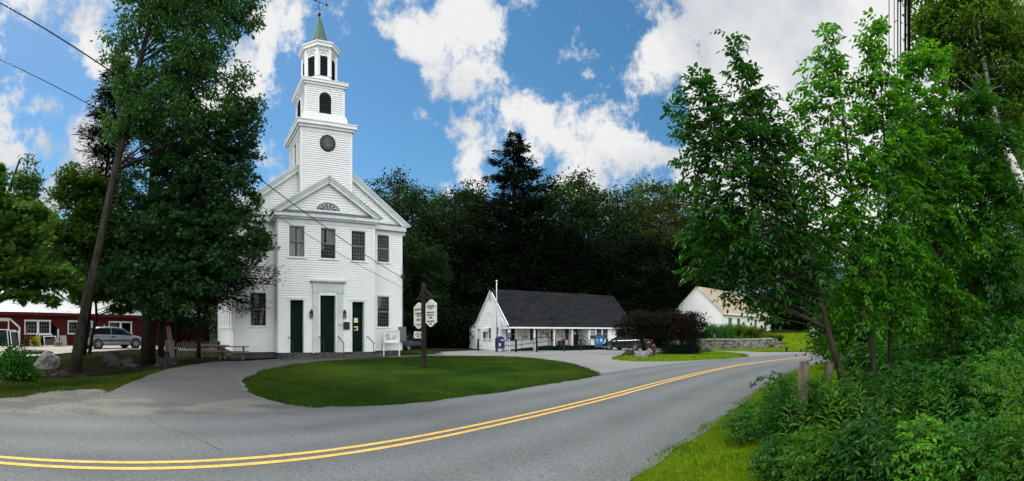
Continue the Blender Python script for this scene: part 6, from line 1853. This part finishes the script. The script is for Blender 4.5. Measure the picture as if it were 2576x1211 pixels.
q.build_split('turned_trim', sgn_m, bR)
board(cL, .80, sz1, [('MARLBORO', .28, .115, .42), ('COMMUNITY', .10, .10, 0), ('CENTER', .0, .10, 0), ('&', -.09, .08, 0), ('LIBRARY', -.18, .10, 0), ('~', -.27, .1, 0), ('THE MARLBORO ALLIANCE', -.38, .048, 0), ('EST. 1986', -.44, .05, 0)])
c2 = cL + Vector((0, 0, zat(843, d + .4) - zat(795, d + .4)))
Mx = Matrix(((bd_.x, -bd_.y, 0, c2.x), (bd_.y, bd_.x, 0, c2.y), (0, 0, 1, c2.z), (0, 0, 0, 1)))
q = MB(); q.M = Mx; q.box(-.40, .40, -.02, .02, -.15, .15); bo = q.build('lower_sign', sgn_m, T)
for s_, z in (('PARKING LOT', .08), ('MARLBORO COMMUNITY', 0), ('PERMISSION', -.08)): text(bo, s_, wall_text_M(Mx, 0, -.024, z), .052, M['black'], 'lettering')
q = MB(); q.M = Mx
for x in (-.3, .3): q.tube([(x, 0, .15), (x, 0, .30)], .008, 5)
q.build_split('hook', M['iron'], bo)

# ================================================================ by the store
bol = [(1203, 886, 'black bollard before the store shed door'), (1298, 889, 'black bollard right of the mailbox, beside the corner porch post'), (1350, 888, 'black bollard before the ramp, second porch post behind it'),
       (1419, 885.5, 'black bollard before the porch steps, nearest the deck middle'), (1461, 884, 'black bollard at the right end of the porch steps'), (1527, 881, 'black bollard beside the nose of the black sedan')]
first = None
for (px, py, lb) in bol:
    p = at(px, {1203: 40.6, 1298: 37.7, 1350: 38.6, 1419: 40.0, 1461: 41.2, 1527: 43.2}[px]); p.z = H(p.x, p.y)
    if first is None:
        q = MB(); q.box(-.085, .085, -.085, .085, -.1, 1.05); q.lathe([(.12, 1.05), (.08, 1.09)], 4, (0, 0, 0), R(45)); first = q.build('bollard', M['blackwood'], bevel=.01); o = first
    else: o = first.copy(); COL.objects.link(o)
    o.location = p; tag(o, lb, 'bollard', 'bollards before the store')
p = at(1249.5, 38.6); p.z = H(p.x, p.y)
T = empty('flagpole', p, 0, 'bare silver flagpole in front of the store gable', 'flagpole')
h = zat(710, 38.6) - p.z
q = MB(); q.tube([(0, 0, -.2), (0, 0, h * .5), (0, 0, h)], [.055, .05, .035], 10); q.build('pole', M['steel'], T, smooth=True)
q = MB(); q.lathe([(.01, -.08), (.07, -.04), (.08, .02), (.05, .07), (.0, .09)], 10, (0, 0, h + .07)); q.build('finial', M['trim'], T, smooth=True)
q = MB(); q.lathe([(.14, -.1), (.14, .03), (.07, .05)], 12); q.build('footing', M['stone'], T)
p = at(1257.5, 38.4); p.z = H(p.x, p.y)
T = empty('mailbox', p, R(20), 'dark blue street mailbox beside the flagpole', 'mailbox')
q = MB()
prof = [(-.33, .30), (.33, .30), (.33, 1.02)] + [(.33 * math.cos(math.pi * k / 12), 1.02 + .30 * math.sin(math.pi * k / 12)) for k in range(1, 12)] + [(-.33, 1.02)]
q.prism(prof, lambda x, z: (x, -.30, z), lambda x, z: (x, .30, z)); q.build('box', M['navy'], T, bevel=.012)
for x in (-.27, .27):
    for y in (-.24, .24): 
        q = MB(); q.box(x - .03, x + .03, y - .03, y + .03, -.02, .30); q.build('leg', M['navy'], T)
q = MB(); q.box(-.02, .26, -.315, -.30, .98, 1.04); q.box(-.2, -.02, -.312, -.30, .62, .72); q.box(-.2, -.05, -.312, -.30, .5, .55); q.build_split('mailbox_decal', M['trim'], T)
q = MB(); q.box(-.22, .22, -.33, -.30, 1.06, 1.22); q.build('hatch', M['navy'], T, bevel=.01)
# wheelchair parking sign on the corner porch post
p = sw(.12, -.03, 1.05)
T = empty('parking_sign', p, R(28), 'blue wheelchair parking sign on the corner post of the store porch', 'sign')
q = MB(); q.box(-.15, .15, -.02, .0, 0, .55); q.build('panel', mat('sign_blue', (.012, .03, .16), .4), T, bevel=.004)
q = MB()
n = 16
for k in range(11): 
    a0, a1 = R(200 + 20 * k), R(220 + 20 * k)
    q.bar((.0 + .075 * math.cos(a0), -.024, .30 + .075 * math.sin(a0)), (.0 + .075 * math.cos(a1), -.024, .30 + .075 * math.sin(a1)), .006, .022, (0, 0, 1))
q.lathe([(.0, -.028), (.026, -.024), (.026, -.021)], 10, (-.02, 0, .47), axis='y'); q.bar((-.02, -.024, .44), (-.01, -.024, .32), .022, .006, (0, 1, 0)); q.bar((-.01, -.024, .325), (.06, -.024, .32), .022, .006, (0, 1, 0)); q.bar((.06, -.024, .32), (.09, -.024, .22), .022, .006, (0, 1, 0)); q.bar((-.015, -.024, .39), (.05, -.024, .385), .018, .006, (0, 1, 0))
q.build('wheelchair_symbol', M['trim'], T)
q = MB(); q.box(-.10, .12, -.018, .0, .62, .9); q.build('paper_notice', M['paper'], T)
# blue banner on a frame
p = at(1508, 43.0); p.z = H(p.x, p.y)
T = empty('banner_sign', p, R(24), 'blue fabric banner sign on a thin frame by the store steps', 'sign')
for x in (-.55, .55):
    q = MB(); q.bar((x * .95, 0, -.02), (x * 1.05, 0, 1.42), .035, .035); q.build('frame_leg', M['black'], T)
q = MB(); q.bar((-.58, 0, 1.42), (.58, 0, 1.42), .03, .03); q.build('frame_top', M['black'], T)
q = MB()
q.add([(-.50 + .1 * i * 1.0, -.03 + .015 * math.sin(i * 1.4), .28) for i in range(11)] + [(-.56 + .112 * i, -.03, 1.38) for i in range(11)], [(i, i + 1, 12 + i, 11 + i) for i in range(10)])
q.build('banner', M['blue'], T)
q = MB()
for (x0, x1, z0, z1) in ((-.42, -.12, .98, 1.03), (-.42, -.16, .86, .91), (-.42, -.2, .74, .79), (-.3, .2, .62, .64)): q.box(x0, x1, -.056, -.05, z0, z1)
q.lathe([(.0, -.058), (.17, -.056), (.17, -.05), (.0, -.05)], 14, (.17, 0, .93), axis='y'); q.build_split('banner_print', mat('banner_white', (.40, .55, .68), .6), T)
# red chest and chair on the porch
p = sw(6.3, 1.0, .40)
q = MB(); q.box(-.28, .28, -.18, .18, 0, .42); q.box(-.3, .3, -.2, .2, .42, .47); tag(q.build('cooler', mat('dull_red', (.16, .02, .02), .6), loc=p, rz=R(28), bevel=.015), 'dull red chest standing on the store porch', 'chest')
p = sw(5.55, 1.0, .40); T = empty('porch_chair', p, R(28), 'dark chair on the store porch left of the red chest', 'chair')
q = MB(); q.box(-.24, .24, -.24, .24, .42, .46); q.build('seat', M['oldwood'], T)
q = MB(); q.box(-.24, .24, .2, .24, .46, .95); q.build('backrest', M['oldwood'], T)
for x in (-.21, .21):
    for y in (-.21, .21): q = MB(); q.box(x - .02, x + .02, y - .02, y + .02, 0, .42); q.build('leg', M['oldwood'], T)

# ================================================================ rocks
def rock(name, loc, sx, sy, sz, seed, m, label, group=None, cat='boulder', rz=0, flat=False):
    bm = bmesh.new(); bmesh.ops.create_icosphere(bm, subdivisions=4, radius=1)
    for v in bm.verts:
        n_ = v.co.normalized()
        k = 1 + .28 * noise.noise(n_ * 1.3 + Vector((seed, 0, 0))) + .10 * noise.noise(n_ * 3.5 + Vector((0, seed, 0))) + .035 * noise.noise(n_ * 9 + Vector((0, 0, seed)))
        # chipped planes
        for j in range(5):
            a = Vector((math.sin(seed * 3 + j * 2.1), math.cos(seed * 5 + j * 1.3), math.sin(seed + j * 4))).normalized()
            dd = n_.dot(a)
            if dd * k > .78: k = .78 / dd
        v.co = Vector((n_.x * k * sx, n_.y * k * sy, max(-.25, n_.z * k) * sz))
    me = bpy.data.meshes.new(name); bm.to_mesh(me); bm.free(); me.materials.append(m)
    o = bpy.data.objects.new(name, me); COL.objects.link(o); o.location = loc; o.rotation_euler.z = rz
    return tag(o, label, cat, group)
p = gnd(117, 926); rock('boulder', p + Vector((0, 0, .1)), .62, .5, .62, 1.3, M['rock'], 'big pale grey boulder on the bank left of the leaning ash')
p = gnd(282, 908); rock('boulder', p, .75, .5, .5, 2.7, M['darkrock'], 'dark boulder behind the leaning ash trunk')
LR = [(25, 958, .55, .16, 'flat dark stone at the left edge below the shrub'), (60, 948, .5, .28, 'dark stone left below the big pale boulder'), (150, 945, .45, .14, 'flat dark slab right below the big pale boulder'), (210, 950, .3, .12, 'small flat stone at the foot of the leaning ash'),
      (95, 890, .8, .2, 'long low stone behind the big pale boulder'), (290, 921, .45, .18, 'dark stone between the two main left trunks, nearest the leaning ash'), (330, 925, .5, .2, 'flat dark stone halfway between the two main left trunks'), (318, 915, .4, .3, 'stacked dark stone halfway between the main left trunks, upper one'),
      (410, 920, .5, .3, 'dark rubble stone right of the dense maple trunk, at the bottom'), (432, 915, .45, .32, 'dark rubble stone at the right foot of the rubble pile'), (418, 907, .5, .45, 'large dark rubble stone in the middle of the rubble pile'), (440, 905, .35, .5, 'topmost dark stone of the rubble pile by the fence'), (396, 912, .35, .35, 'dark rubble stone touching the dense maple trunk')]
for i, (px, py, r, h, lb) in enumerate(LR):
    p = gnd(px, py); rock('stone', p, r, r * .7, h, 4 + i * 1.7, M['darkrock'], lb, 'stones along the bank', 'stone', rz=i)
p = gnd(1581, 896.5); rock('boulder', p, .48, .4, .46, 31.3, M['darkrock'], 'rounded dark boulder at the left tip of the small green')
p = gnd(1621, 901.5); rock('boulder', p, .66, .45, .50, 12.2, M['rock'], 'rough pale boulder beside the fire hydrant')
p = gnd(1778, 888); rock('boulder', p, .55, .45, .38, 15.1, M['darkrock'], 'low dark boulder right of the clipped yew')

# ================================================================ small green and house garden
p = gnd(1645, 898)
T = empty('fire_hydrant', p, R(20), 'dull red fire hydrant behind the rough pale boulder', 'hydrant')
hr = mat('hydrant_red', (.075, .012, .012), .5, (6, (.045, .010, .010), 4, .45, .7))
q = MB(); q.lathe([(.16, -.1), (.16, .06), (.11, .08), (.105, .62), (.145, .64), (.145, .70), (.12, .78), (.07, .86), (.03, .88), (.03, .95), (0, .95)], 16); q.build('barrel', hr, T, smooth=False)
for a in (0, 90, 180):
    q = MB(); dv = Vector((math.cos(R(a)), math.sin(R(a)) * -1, 0)); c = Vector((0, 0, .52 if a != 90 else .46))
    q.tube([c + dv * .08, c + dv * .2], .062 if a != 90 else .085, 10); q.tube([c + dv * .2, c + dv * .25], .045, 6); q.build('outlet', hr, T)
# crab apple, purple-leaved tree, clipped yew
b = gnd(1622, 892); d = math.hypot(b.x, b.y)
tr = path_px(b, d, [(1619, 898), (1619, 870), (1612, 845), (1606, 815)])
env = env_px(b, d, [(1600, 815, 45, 26), (1570, 826, 32, 20), (1640, 815, 42, 26), (1625, 800, 45, 20), (1665, 825, 32, 24), (1555, 835, 16, 10), (1600, 840, 46, 14), (1680, 800, 24, 14), (1548, 818, 10, 8), (1600, 792, 16, 9), (1690, 792, 12, 9)])
tree('crabapple_tree', b, tr, [.17, .15, .13, .06], env, np.random.default_rng(101), 460, 40, .22, .11, .55, 'rhomb', LM['crab'], M['darkbark'], 'low spreading dark crabapple tree in front of the black sedan', limbs=40, flat=.7, lo=.4)
b = gnd(1712, 893); d = math.hypot(b.x, b.y)
tr = path_px(b, d, [(1712, 897), (1714, 860), (1720, 830), (1722, 790)])
env = env_px(b, d, [(1715, 815, 34, 26), (1735, 798, 18, 16), (1700, 835, 30, 24), (1745, 830, 20, 30), (1690, 805, 22, 18), (1765, 840, 14, 12), (1758, 795, 9, 9), (1772, 815, 8, 7)])
tree('purple_leaf_tree', b, tr, [.1, .09, .07, .03], env, np.random.default_rng(102), 330, 36, .18, .11, .55, 'rhomb', LM['purple'], M['darkbark'], 'purple-leaved small tree left of the white house gable', limbs=30, flat=.7, lo=.3)
b = gnd(1702, 893); d = math.hypot(b.x, b.y)
env = env_px(b, d, [(1690, 881, 36, 13), (1730, 882, 36, 12), (1712, 880, 45, 13)])
shrub('yew_hedge', b, 1, 1, np.random.default_rng(103), LM['yew'], 560, 40, .22, .08, .3, 'rhomb', 'low clipped dark yew on the small green', 'hedge', None, env)
b = gnd(1739, 886); d = math.hypot(b.x, b.y)
shrub('conical_shrub', b, .8, 2.4, np.random.default_rng(104), LM['yew'], 300, 30, .26, .12, .3, 'rhomb', 'dark green cone-shaped shrub behind the clipped yew', 'shrub', None, [(0, 0, .7, .9, .9, .7), (0, 0, 1.5, .55, .55, .8), (0, 0, 2.2, .25, .25, .5)])
# retaining wall: coursed stones along the front of the house garden
pts_w = [gnd(1668, 876), gnd(1690, 877), gnd(1770, 878), gnd(1850, 878.5), gnd(1905, 876.5), gnd(1938, 873), gnd(1970, 869)]
T = empty('stone_wall', pts_w[0], 0, 'low dry stone retaining wall round the front garden of the small house', 'wall')
q = MB(); rs_ = resample(pts_w, .12, False)
hw_ = lambda f: .95 if f < .86 else .95 - (f - .86) * 3.2
pos = 0
for c in range(6):
    i = rnd.randrange(3)
    while i < len(rs_) - 4:
        ln = rnd.randrange(3, 8); j = min(len(rs_) - 1, i + ln)
        f = i / len(rs_); z0 = c * .155; z1 = z0 + .15
        a, b_ = rs_[i], rs_[j]
        if z1 <= hw_(f) + .05:
            zg = H(a.x, a.y) - pts_w[0].z; o_ = rnd.uniform(-.04, .04)
            q.bar((a.x - pts_w[0].x, a.y - pts_w[0].y + o_, zg + (z0 + z1) / 2), (b_.x - pts_w[0].x - .02, b_.y - pts_w[0].y + o_, zg + (z0 + z1) / 2), .42 + rnd.uniform(-.04, .04), (.15 if c < 5 else .12) - rnd.uniform(.005, .025))
        i = j
q.build('stonework', mat('wall_stone', (.22, .21, .19), .9, [(1.6, (.09, .085, .08), 4, .42, .6), (4, (.36, .35, .31), 4, .55, .7)], bump=(8, .7, .04)), T, bevel=.015)
q = MB()
for i in range(0, int(len(rs_) * .86), 9):
    j = min(len(rs_) - 1, i + 9); a, b_ = rs_[i], rs_[j]; zg = H(a.x, a.y) - pts_w[0].z
    q.bar((a.x - pts_w[0].x, a.y - pts_w[0].y, zg + .97), (b_.x - pts_w[0].x - .03, b_.y - pts_w[0].y, zg + .97), .55, .08)
q.build('capstone', mat('cap_stone', (.38, .37, .34), .85, (3, (.22, .22, .2), 4, .45, .7), bump=(8, .5, .03)), T, bevel=.02)
# garden bed behind the wall and its plants
bed = [p_.xy for p_ in pts_w[1:6]] + [gnd(1938, 866.5).xy + Vector((3, 4)), (Mho @ Vector((12, -.2, 0))).xy, (Mho @ Vector((0, -.2, 0))).xy, (Mho @ Vector((-.3, 4, 0))).xy]
mb_ = MB()
ORANGE = mat('orange_flower', (.75, .22, .04), .6)
def gplant(name, px, row_d, r, h, lm, n, seed, lb, cat='shrub', size=.13, asp=.5, per=26, up=.6, grassy=False, extra=None, z=.55):
    p = at(px, row_d); p.z = z
    rg = np.random.default_rng(seed)
    T = empty(name, p, 0, lb, cat, None)
    if grassy:
        m = n * per // 3
        a = rg.uniform(0, 6.28, m); q_ = r * .55 * np.sqrt(rg.random(m))
        B = np.stack([q_ * np.cos(a), q_ * np.sin(a), np.zeros(m)], 1)
        hh = h * (.6 + .5 * rg.random(m)); o_ = r * .7 * rg.random(m); w_ = .035
        Tp = B + np.stack([np.cos(a) * o_, np.sin(a) * o_, hh], 1); Md = B + np.stack([np.cos(a) * o_ * .3, np.sin(a) * o_ * .3, hh * .62], 1)
        s_ = np.stack([-np.sin(a + 1), np.cos(a + 1), np.zeros(m)], 1) * w_ / 2
        V = np.stack([B - s_, B + s_, Md + s_, Md - s_, Tp], 1).reshape(-1, 3); b5 = (np.arange(m) * 5)[:, None]
        F = np.concatenate([b5 + np.array([[0, 1, 2]]), b5 + np.array([[0, 2, 3]]), b5 + np.array([[3, 2, 4]])])
        np_mesh('leaves', V, F, LM[lm], T)
    else:
        (V, F), Cn = foliage(shrub_env(r, h), rg, n, per, .3, size, asp, 'rhomb', .2, .7, .5, .02, up)
        np_mesh('leaves', V, F, LM[lm], T)
        q = MB()
        for i in range(6): q.tube([(0, 0, -.3), tuple(Vector(Cn[i]))], [.03, .008], 5, cap=False)
        q.build('stem', M['darkbark'], T)
    if extra:
        q = MB()
        for i in range(extra):
            a = rnd.uniform(0, 6.28); q_ = r * rnd.uniform(.2, 1); zz = h * rnd.uniform(.85, 1.25)
            q.lathe([(.0, -.06), (.05, .02), (.10, .07), (.0, .03)], 6, (q_ * math.cos(a), q_ * math.sin(a), zz))
        q.build_split('flower', ORANGE, T)
        q = MB()
        for i in range(10): q.tube([(0, 0, 0), (r * rnd.uniform(-.8, .8), r * rnd.uniform(-.8, .8), h)], .012, 4)
        q.build('stalk', LM['reed'], T)
gplant('rhododendron', 1806, 48.0, 1.35, 2.0, 'bush', 330, 111, 'round dark green bush at the corner of the small house', size=.16)
gplant('ornamental_grass', 1848, 49.5, 1.3, 2.05, 'reed', 260, 112, 'tall light green ornamental grass under the left front windows', 'grass clump', grassy=True)
gplant('ornamental_grass', 1876, 51.5, 1.2, 1.9, 'reed', 240, 113, 'tall ornamental grass just left of the house door', 'grass clump', grassy=True)
gplant('ornamental_grass', 1908, 53.5, .95, 1.75, 'reed', 200, 114, 'tall ornamental grass just right of the house steps', 'grass clump', grassy=True)
gplant('daylily', 1868, 48.4, .8, .7, 'reed', 120, 115, 'daylilies with a few orange flowers in front of the tall grasses', 'flowers', grassy=True, extra=4)
gplant('daylily', 1930, 51.5, 1.0, .95, 'reed', 140, 116, 'daylilies with orange flowers by the right front corner of the house', 'flowers', grassy=True, extra=9)
gplant('daylily', 1952, 52.5, 1.2, .95, 'reed', 150, 117, 'green daylilies at the right end of the stone wall', 'flowers', grassy=True, extra=5)
gplant('low_shrub', 1840, 47.6, .9, .8, 'bush', 160, 118, 'low green plants on the wall left of the daylilies', 'plant', size=.12)
gplant('low_shrub', 1780, 47.5, .8, .6, 'crab', 120, 119, 'low brownish plants at the left end of the stone wall', 'plant', size=.12)
# posts and stop sign
def wpost(px, py, d_, h, r, m, lb, name='wooden_post', cat='post', lean=(0, 0)):
    p = gnd(px, py) if d_ is None else at(px, d_)
    if d_: p.z = H(p.x, p.y)
    q = MB(); q.tube([(0, 0, -.3), (lean[0] * .5, lean[1] * .5, h * .5), (lean[0], lean[1], h - .02), (lean[0], lean[1], h)], [r * 1.03, r, r * .97, r * .85], 12)
    return tag(q.build(name, m, loc=p, smooth=False), lb, cat)
wpost(1722, 886, None, .95, .06, M['trim'], 'short white post at the left end of the stone wall')
wpost(1797, 881, None, 1.5, .09, M['oldwood'], 'grey wooden post in front of the stone wall')
wpost(1979, 886, None, .42, .10, M['blackwood'], 'short dark stub at the edge of the house lawn')
wpost(1903, 873, None, 1.6, .04, M['iron'], 'thin dark iron post at the right part of the stone wall')
p = gnd(2046, 874); d = math.hypot(p.x, p.y)
T = empty('stop_sign', p, R(-38), 'back of a grey octagonal stop sign beyond the bend', 'traffic sign')
h = zat(826, d) - p.z
q = MB(); q.lathe([(.0, -.012), (.42, -.012), (.42, .012), (.0, .012)], 8, (0, 0, h - .42), R(22.5), axis='y'); q.build('sign_plate', mat('sign_back', (.5, .52, .52), .45, metal=.3), T)
q = MB(); q.box(-.04, .04, -.06, -.015, -.2, h - .1); q.build('post', M['steel'], T)
# two old fence posts on the near verge
def oldpost(px_t, py_t, px_b, d_, r, lb):
    b = at(px_b, d_); b.z = H(b.x, b.y); t = at(px_t, d_, zat(py_t, d_)) - b
    q = MB(); n = 14; vs = []; K5 = 5
    for k in range(K5):
        f = k / (K5 - 1); c = Vector((0, 0, -.2)).lerp(t, f)
        for j in range(n):
            a = 2 * math.pi * j / n; rr = r * (1 + .10 * noise.noise((math.cos(a) * 1.5, math.sin(a) * 1.5, f * 2 + px_t)))
            vs.append(c + Vector((math.cos(a) * rr, math.sin(a) * rr, (.05 * math.sin(a * 2 + px_t) if k == K5 - 1 else 0))))
    q.add(vs, [(i * n + j, i * n + (j + 1) % n, (i + 1) * n + (j + 1) % n, (i + 1) * n + j) for i in range(K5 - 1) for j in range(n)] + [tuple((K5 - 1) * n + j for j in range(n))])
    return tag(q.build('fence_post', mat('post_wood', (.085, .072, .042), .85, [((18, 18, 1.2), (.035, .03, .018), 5, .4, .65)], bump=(16, .7, .02)), loc=b, smooth=True), lb, 'post', 'old fence posts on the verge')
oldpost(2024, 916, 2008, 6.8, .083, 'upright round fence post standing in the bushes on the verge')
oldpost(2088, 913, 2062, 8.0, .072, 'fence post leaning right behind the upright fence post')

# ================================================================ barn clutter
bw = lambda px, off: Vector((-32.6 + off, (32.6 - off) / math.tan(-(px - CX) / K), 0))
def lay(px, off):
    v = bw(px, off); v.z = H(v.x, v.y) + .015; return v
def storm(px, off, w, h, lb, tilt=.22, rz=0, backing=True):
    p = lay(px, off)
    T = empty('storm_window', p, R(90 + rz), lb, 'window frame', 'old window frames leaning on the barn')
    f = MB(); t = tilt * h
    f.M = Matrix(((1, 0, 0, 0), (0, 1, tilt, 0), (0, 0, 1, 0), (0, 0, 0, 1)))
    for (a, b_) in ((-w / 2, -w / 2 + .06), (w / 2 - .06, w / 2)): f.box(a, b_, -.02, .02, 0, h)
    f.box(-w / 2 + .06, w / 2 - .06, -.02, .02, 0, .07); f.box(-w / 2 + .06, w / 2 - .06, -.02, .02, h - .06, h); f.build('frame', M['trim'], T)
    g = MB(); g.M = f.M; g.add([(-w / 2 + .05, 0, .05), (w / 2 - .05, 0, .05), (w / 2 - .05, 0, h - .05), (-w / 2 + .05, 0, h - .05)], [(0, 1, 2, 3)]); g.build('pane', M['carglass'], T)
storm(8, 1.6, 1.0, 1.35, 'white window frame furthest left below the clipped-corner door')
storm(30, 1.3, 1.0, 1.30, 'front white window frame below the clipped-corner door')
storm(40, 1.5, .8, 1.2, 'white window frame leaning right of the front one below the clipped-corner door', rz=6)
storm(118, 1.0, 1.25, .95, 'widest white window frame in the pile under the left window')
storm(128, 1.3, 1.2, .82, 'front dark screen frame in the pile under the left window')
storm(112, .8, 1.3, 1.0, 'rear window frame in the pile under the left window')
q = MB(); q.M = Matrix(((1, 0, 0, 0), (0, 1, .2, 0), (0, 0, 1, 0), (0, 0, 0, 1))); q.box(-.32, .32, -.015, .015, 0, .85); tag(q.build('grey_panel', mat('grey_board', (.33, .33, .31), .8), loc=lay(161, .7), rz=R(90)), 'plain grey panel leaning right of the window frames', 'panel')
q = MB(); q.prism([(-.32, 0), (.32, 0), (.36, .72), (-.36, .72)], lambda x, z: (x, -.28, z), lambda x, z: (x, .28, z)); q.box(-.39, .39, -.31, .31, .70, .75); tag(q.build('yellow_bin', mat('yellow_plastic', (.50, .34, .03), .5), loc=lay(88, 1.1), rz=R(95), bevel=.02), 'yellow bin standing left of the window frames', 'bin')
p = lay(84, 1.6); shrub('weed', p, .3, .9, np.random.default_rng(121), LM['maple'], 22, 10, .18, .13, .6, 'leaf', 'yellow-green weed growing by the yellow bin', 'plant')
bxm = [mat('cardboard', (.22, .135, .07), .85), mat('white_box', (.55, .55, .53), .6), mat('red_brick_box', (.26, .10, .075), .8)]
def carton(px, off, z, w, d_, h, rz, m, lb, tilt=0, name='box'):
    p = lay(px, off); p.z += z
    q = MB(); q.box(-w / 2, w / 2, -d_ / 2, d_ / 2, 0, h); q.bar((-w / 2, -d_ / 2 - .08, h + .04), (w / 2, -d_ / 2 - .08, h + .04), .18, .012, (0, -.4, 1))
    o = q.build(name, m, loc=p, rz=R(rz)); o.rotation_euler.x = R(tilt); return tag(o, lb, 'box', 'boxes by the barn door')
carton(146, 2.2, 0, .6, .45, .32, 70, bxm[0], 'brown box on the ground in front of the grey panel', 0)
carton(232, 1.6, 0, .55, .5, .35, 85, bxm[1], 'white box at the bottom left of the box heap')
carton(222, 1.9, 0, .5, .4, .22, 110, bxm[0], 'crushed brown box leaning left of the white box', 14)
carton(257, 1.5, 0, .75, .5, .16, 92, bxm[2], 'flat reddish box at the bottom right of the box heap')
carton(257, 1.5, .165, .7, .48, .15, 88, bxm[1], 'flat white box lying on the reddish box')
carton(256, 1.5, .32, .62, .5, .40, 75, bxm[0], 'brown open box on top of the flat white box', 8)
carton(234, 1.5, .355, .42, .36, .25, 60, bxm[0], 'small brown box on top of the white box', -12)
q = MB(); q.tube([(0, 0, 0), (.45, -.1, 1.9)], .022, 6); tag(q.build('pole', M['oldwood'], loc=lay(58, .9), rz=R(90)), 'thin grey pole leaning on the barn left of the first window', 'pole')
q = MB(); q.tube([(0, 0, 0), (-.05, .3, 1.8)], .02, 6); tag(q.build('pole', M['oldwood'], loc=lay(70, .6), rz=R(90)), 'upright grey pole just left of the yellow bin', 'pole')
q = MB(); q.tube([(0, 0, 0), (.0, .35, 1.85)], .025, 6); tag(q.build('pole', M['paper'], loc=lay(268, .6), rz=R(90)), 'pale pole leaning on the barn under the middle window', 'pole')
q = MB(); q.lathe([(.28, 0), (.3, .25), (.27, .5), (.25, .55)], 14); q.box(-.42, .42, -.3, .3, .55, .62); q.box(-.3, .3, -.2, .2, .62, .9); tag(q.build('grill', M['black'], loc=lay(25, .5), rz=R(90), bevel=.02), 'black covered machine behind the window frames at the left edge', 'machine')
q = MB(); q.box(-.3, .3, -.3, .3, 0, .95); q.box(-.32, .32, -.32, .32, .95, .99); tag(q.build('freezer', M['trim'], loc=lay(276, 1.2), rz=R(90), bevel=.03), 'white chest cabinet behind the rear of the silver car', 'cabinet')

# ================================================================ overhead wires
def wire(name, a, b, sag, r, lb, m=None, grp=None, n=26):
    pts = []
    for k in range(n + 1):
        t = k / n; q_ = Vector(a).lerp(Vector(b), t); q_.z -= sag * 4 * t * (1 - t); pts.append(q_)
    q = MB(); q.tube(pts, r, 5); return tag(q.build(name, m or M['black'], smooth=True), lb, 'wire', grp)
cb = Matrix.Translation(CH.location) @ Matrix.Rotation(R(40.5), 4, 'Z')
e_hi = cb @ Vector((8.45, 1.0, zat(697, 29.8) - CH.location.z)); e_lo = cb @ Vector((8.45, 1.0, zat(722, 29.8) - CH.location.z))
s_hi = at(-160, 12, zat(-75, 12)); s_lo = at(-160, 12.5, zat(82, 12.5))
wire('overhead_wire', s_hi, e_hi, .75, .020, 'thick black service wire from the upper left down to the church corner', grp='wires to the church')
wire('overhead_wire', s_lo, e_lo, .62, .012, 'thin black wire below the thick one, from the left down to the church', grp='wires to the church')
for i, (px, r_, lb) in enumerate(((2241, .010, 'thinnest wire, leftmost of the bundle at the top right'), (2254, .010, 'thin wire second from left in the bundle at the top right'), (2263, .018, 'black wire third from left in the bundle at the top right'), (2270, .018, 'black wire fourth from left in the bundle at the top right'),
                                      (2282, .034, 'thick black cable left of the thickest one at the top right'), (2291, .055, 'thickest black cable of the bundle at the top right'))):
    a = at(px - 5, 34, 9.2 + .25 * i); b_ = at(px + 8, .6, 9.2 + .25 * i)
    wire('overhead_cable', a, b_, .5, r_, lb, grp='cables at the top right')
q = MB(); aa = at(2284, 15.6); q.tube([(aa.x, aa.y, zat(172, 15.6)), (aa.x, aa.y, zat(122, 15.6))], .035, 8); tag(q.build('cable_marker', mat('orange_strip', (.35, .05, .02), .6)), 'red marker sleeve on the cables at the top right', 'cable marker')
q = MB(); aa = at(2296, 16.2); q.tube([(aa.x, aa.y, zat(60, 16.2)), (aa.x + .12, aa.y - .05, zat(95, 16.2)), (aa.x + .16, aa.y - .08, zat(120, 16.2)), (aa.x + .1, aa.y - .05, zat(130, 16.2)), (aa.x, aa.y, zat(118, 16.2))], .035, 6)
tag(q.build('cable_loop', M['black'], smooth=True), 'black cable loop hanging right of the thick cable', 'wire')

# tall grasses and twigs where the mown verge meets the bushes
for i, (px, py, h, n, lb) in enumerate(((1850, 1130, .34, 60, 'tuft of tall grass at the road end of the bushes'), (1935, 1165, .38, 70, 'tuft of tall grass between the low bush and the verge'), (1960, 1040, .42, 60, 'tuft of tall grass left of the upright fence post'),
                                     (2048, 1150, .42, 70, 'tuft of tall grass in front of the light green bush'), (2160, 1165, .5, 60, 'tuft of tall grass between two dark bushes'))):
    p = gnd(px, py); rg = np.random.default_rng(400 + i); m = n
    a = rg.uniform(0, 6.28, m); q_ = .12 * np.sqrt(rg.random(m)); Bv = np.stack([q_ * np.cos(a), q_ * np.sin(a), np.zeros(m) - .02], 1)
    hh = h * (.55 + .6 * rg.random(m)); o_ = .22 * rg.random(m); w_ = .007
    Tp = Bv + np.stack([np.cos(a) * o_, np.sin(a) * o_, hh], 1); Md = Bv + np.stack([np.cos(a) * o_ * .3, np.sin(a) * o_ * .3, hh * .65], 1)
    s_ = np.stack([-np.sin(a + 1), np.cos(a + 1), np.zeros(m)], 1) * w_ / 2
    V = np.stack([Bv - s_, Bv + s_, Md + s_, Md - s_, Tp], 1).reshape(-1, 3); b5 = (np.arange(m) * 5)[:, None]
    F = np.concatenate([b5 + np.array([[0, 1, 2]]), b5 + np.array([[0, 2, 3]]), b5 + np.array([[3, 2, 4]])])
    o = np_mesh('grass_tuft', V, F, LM['reed']); o.location = p; tag(o, lb, 'grass tuft', 'tall grass tufts on the verge')
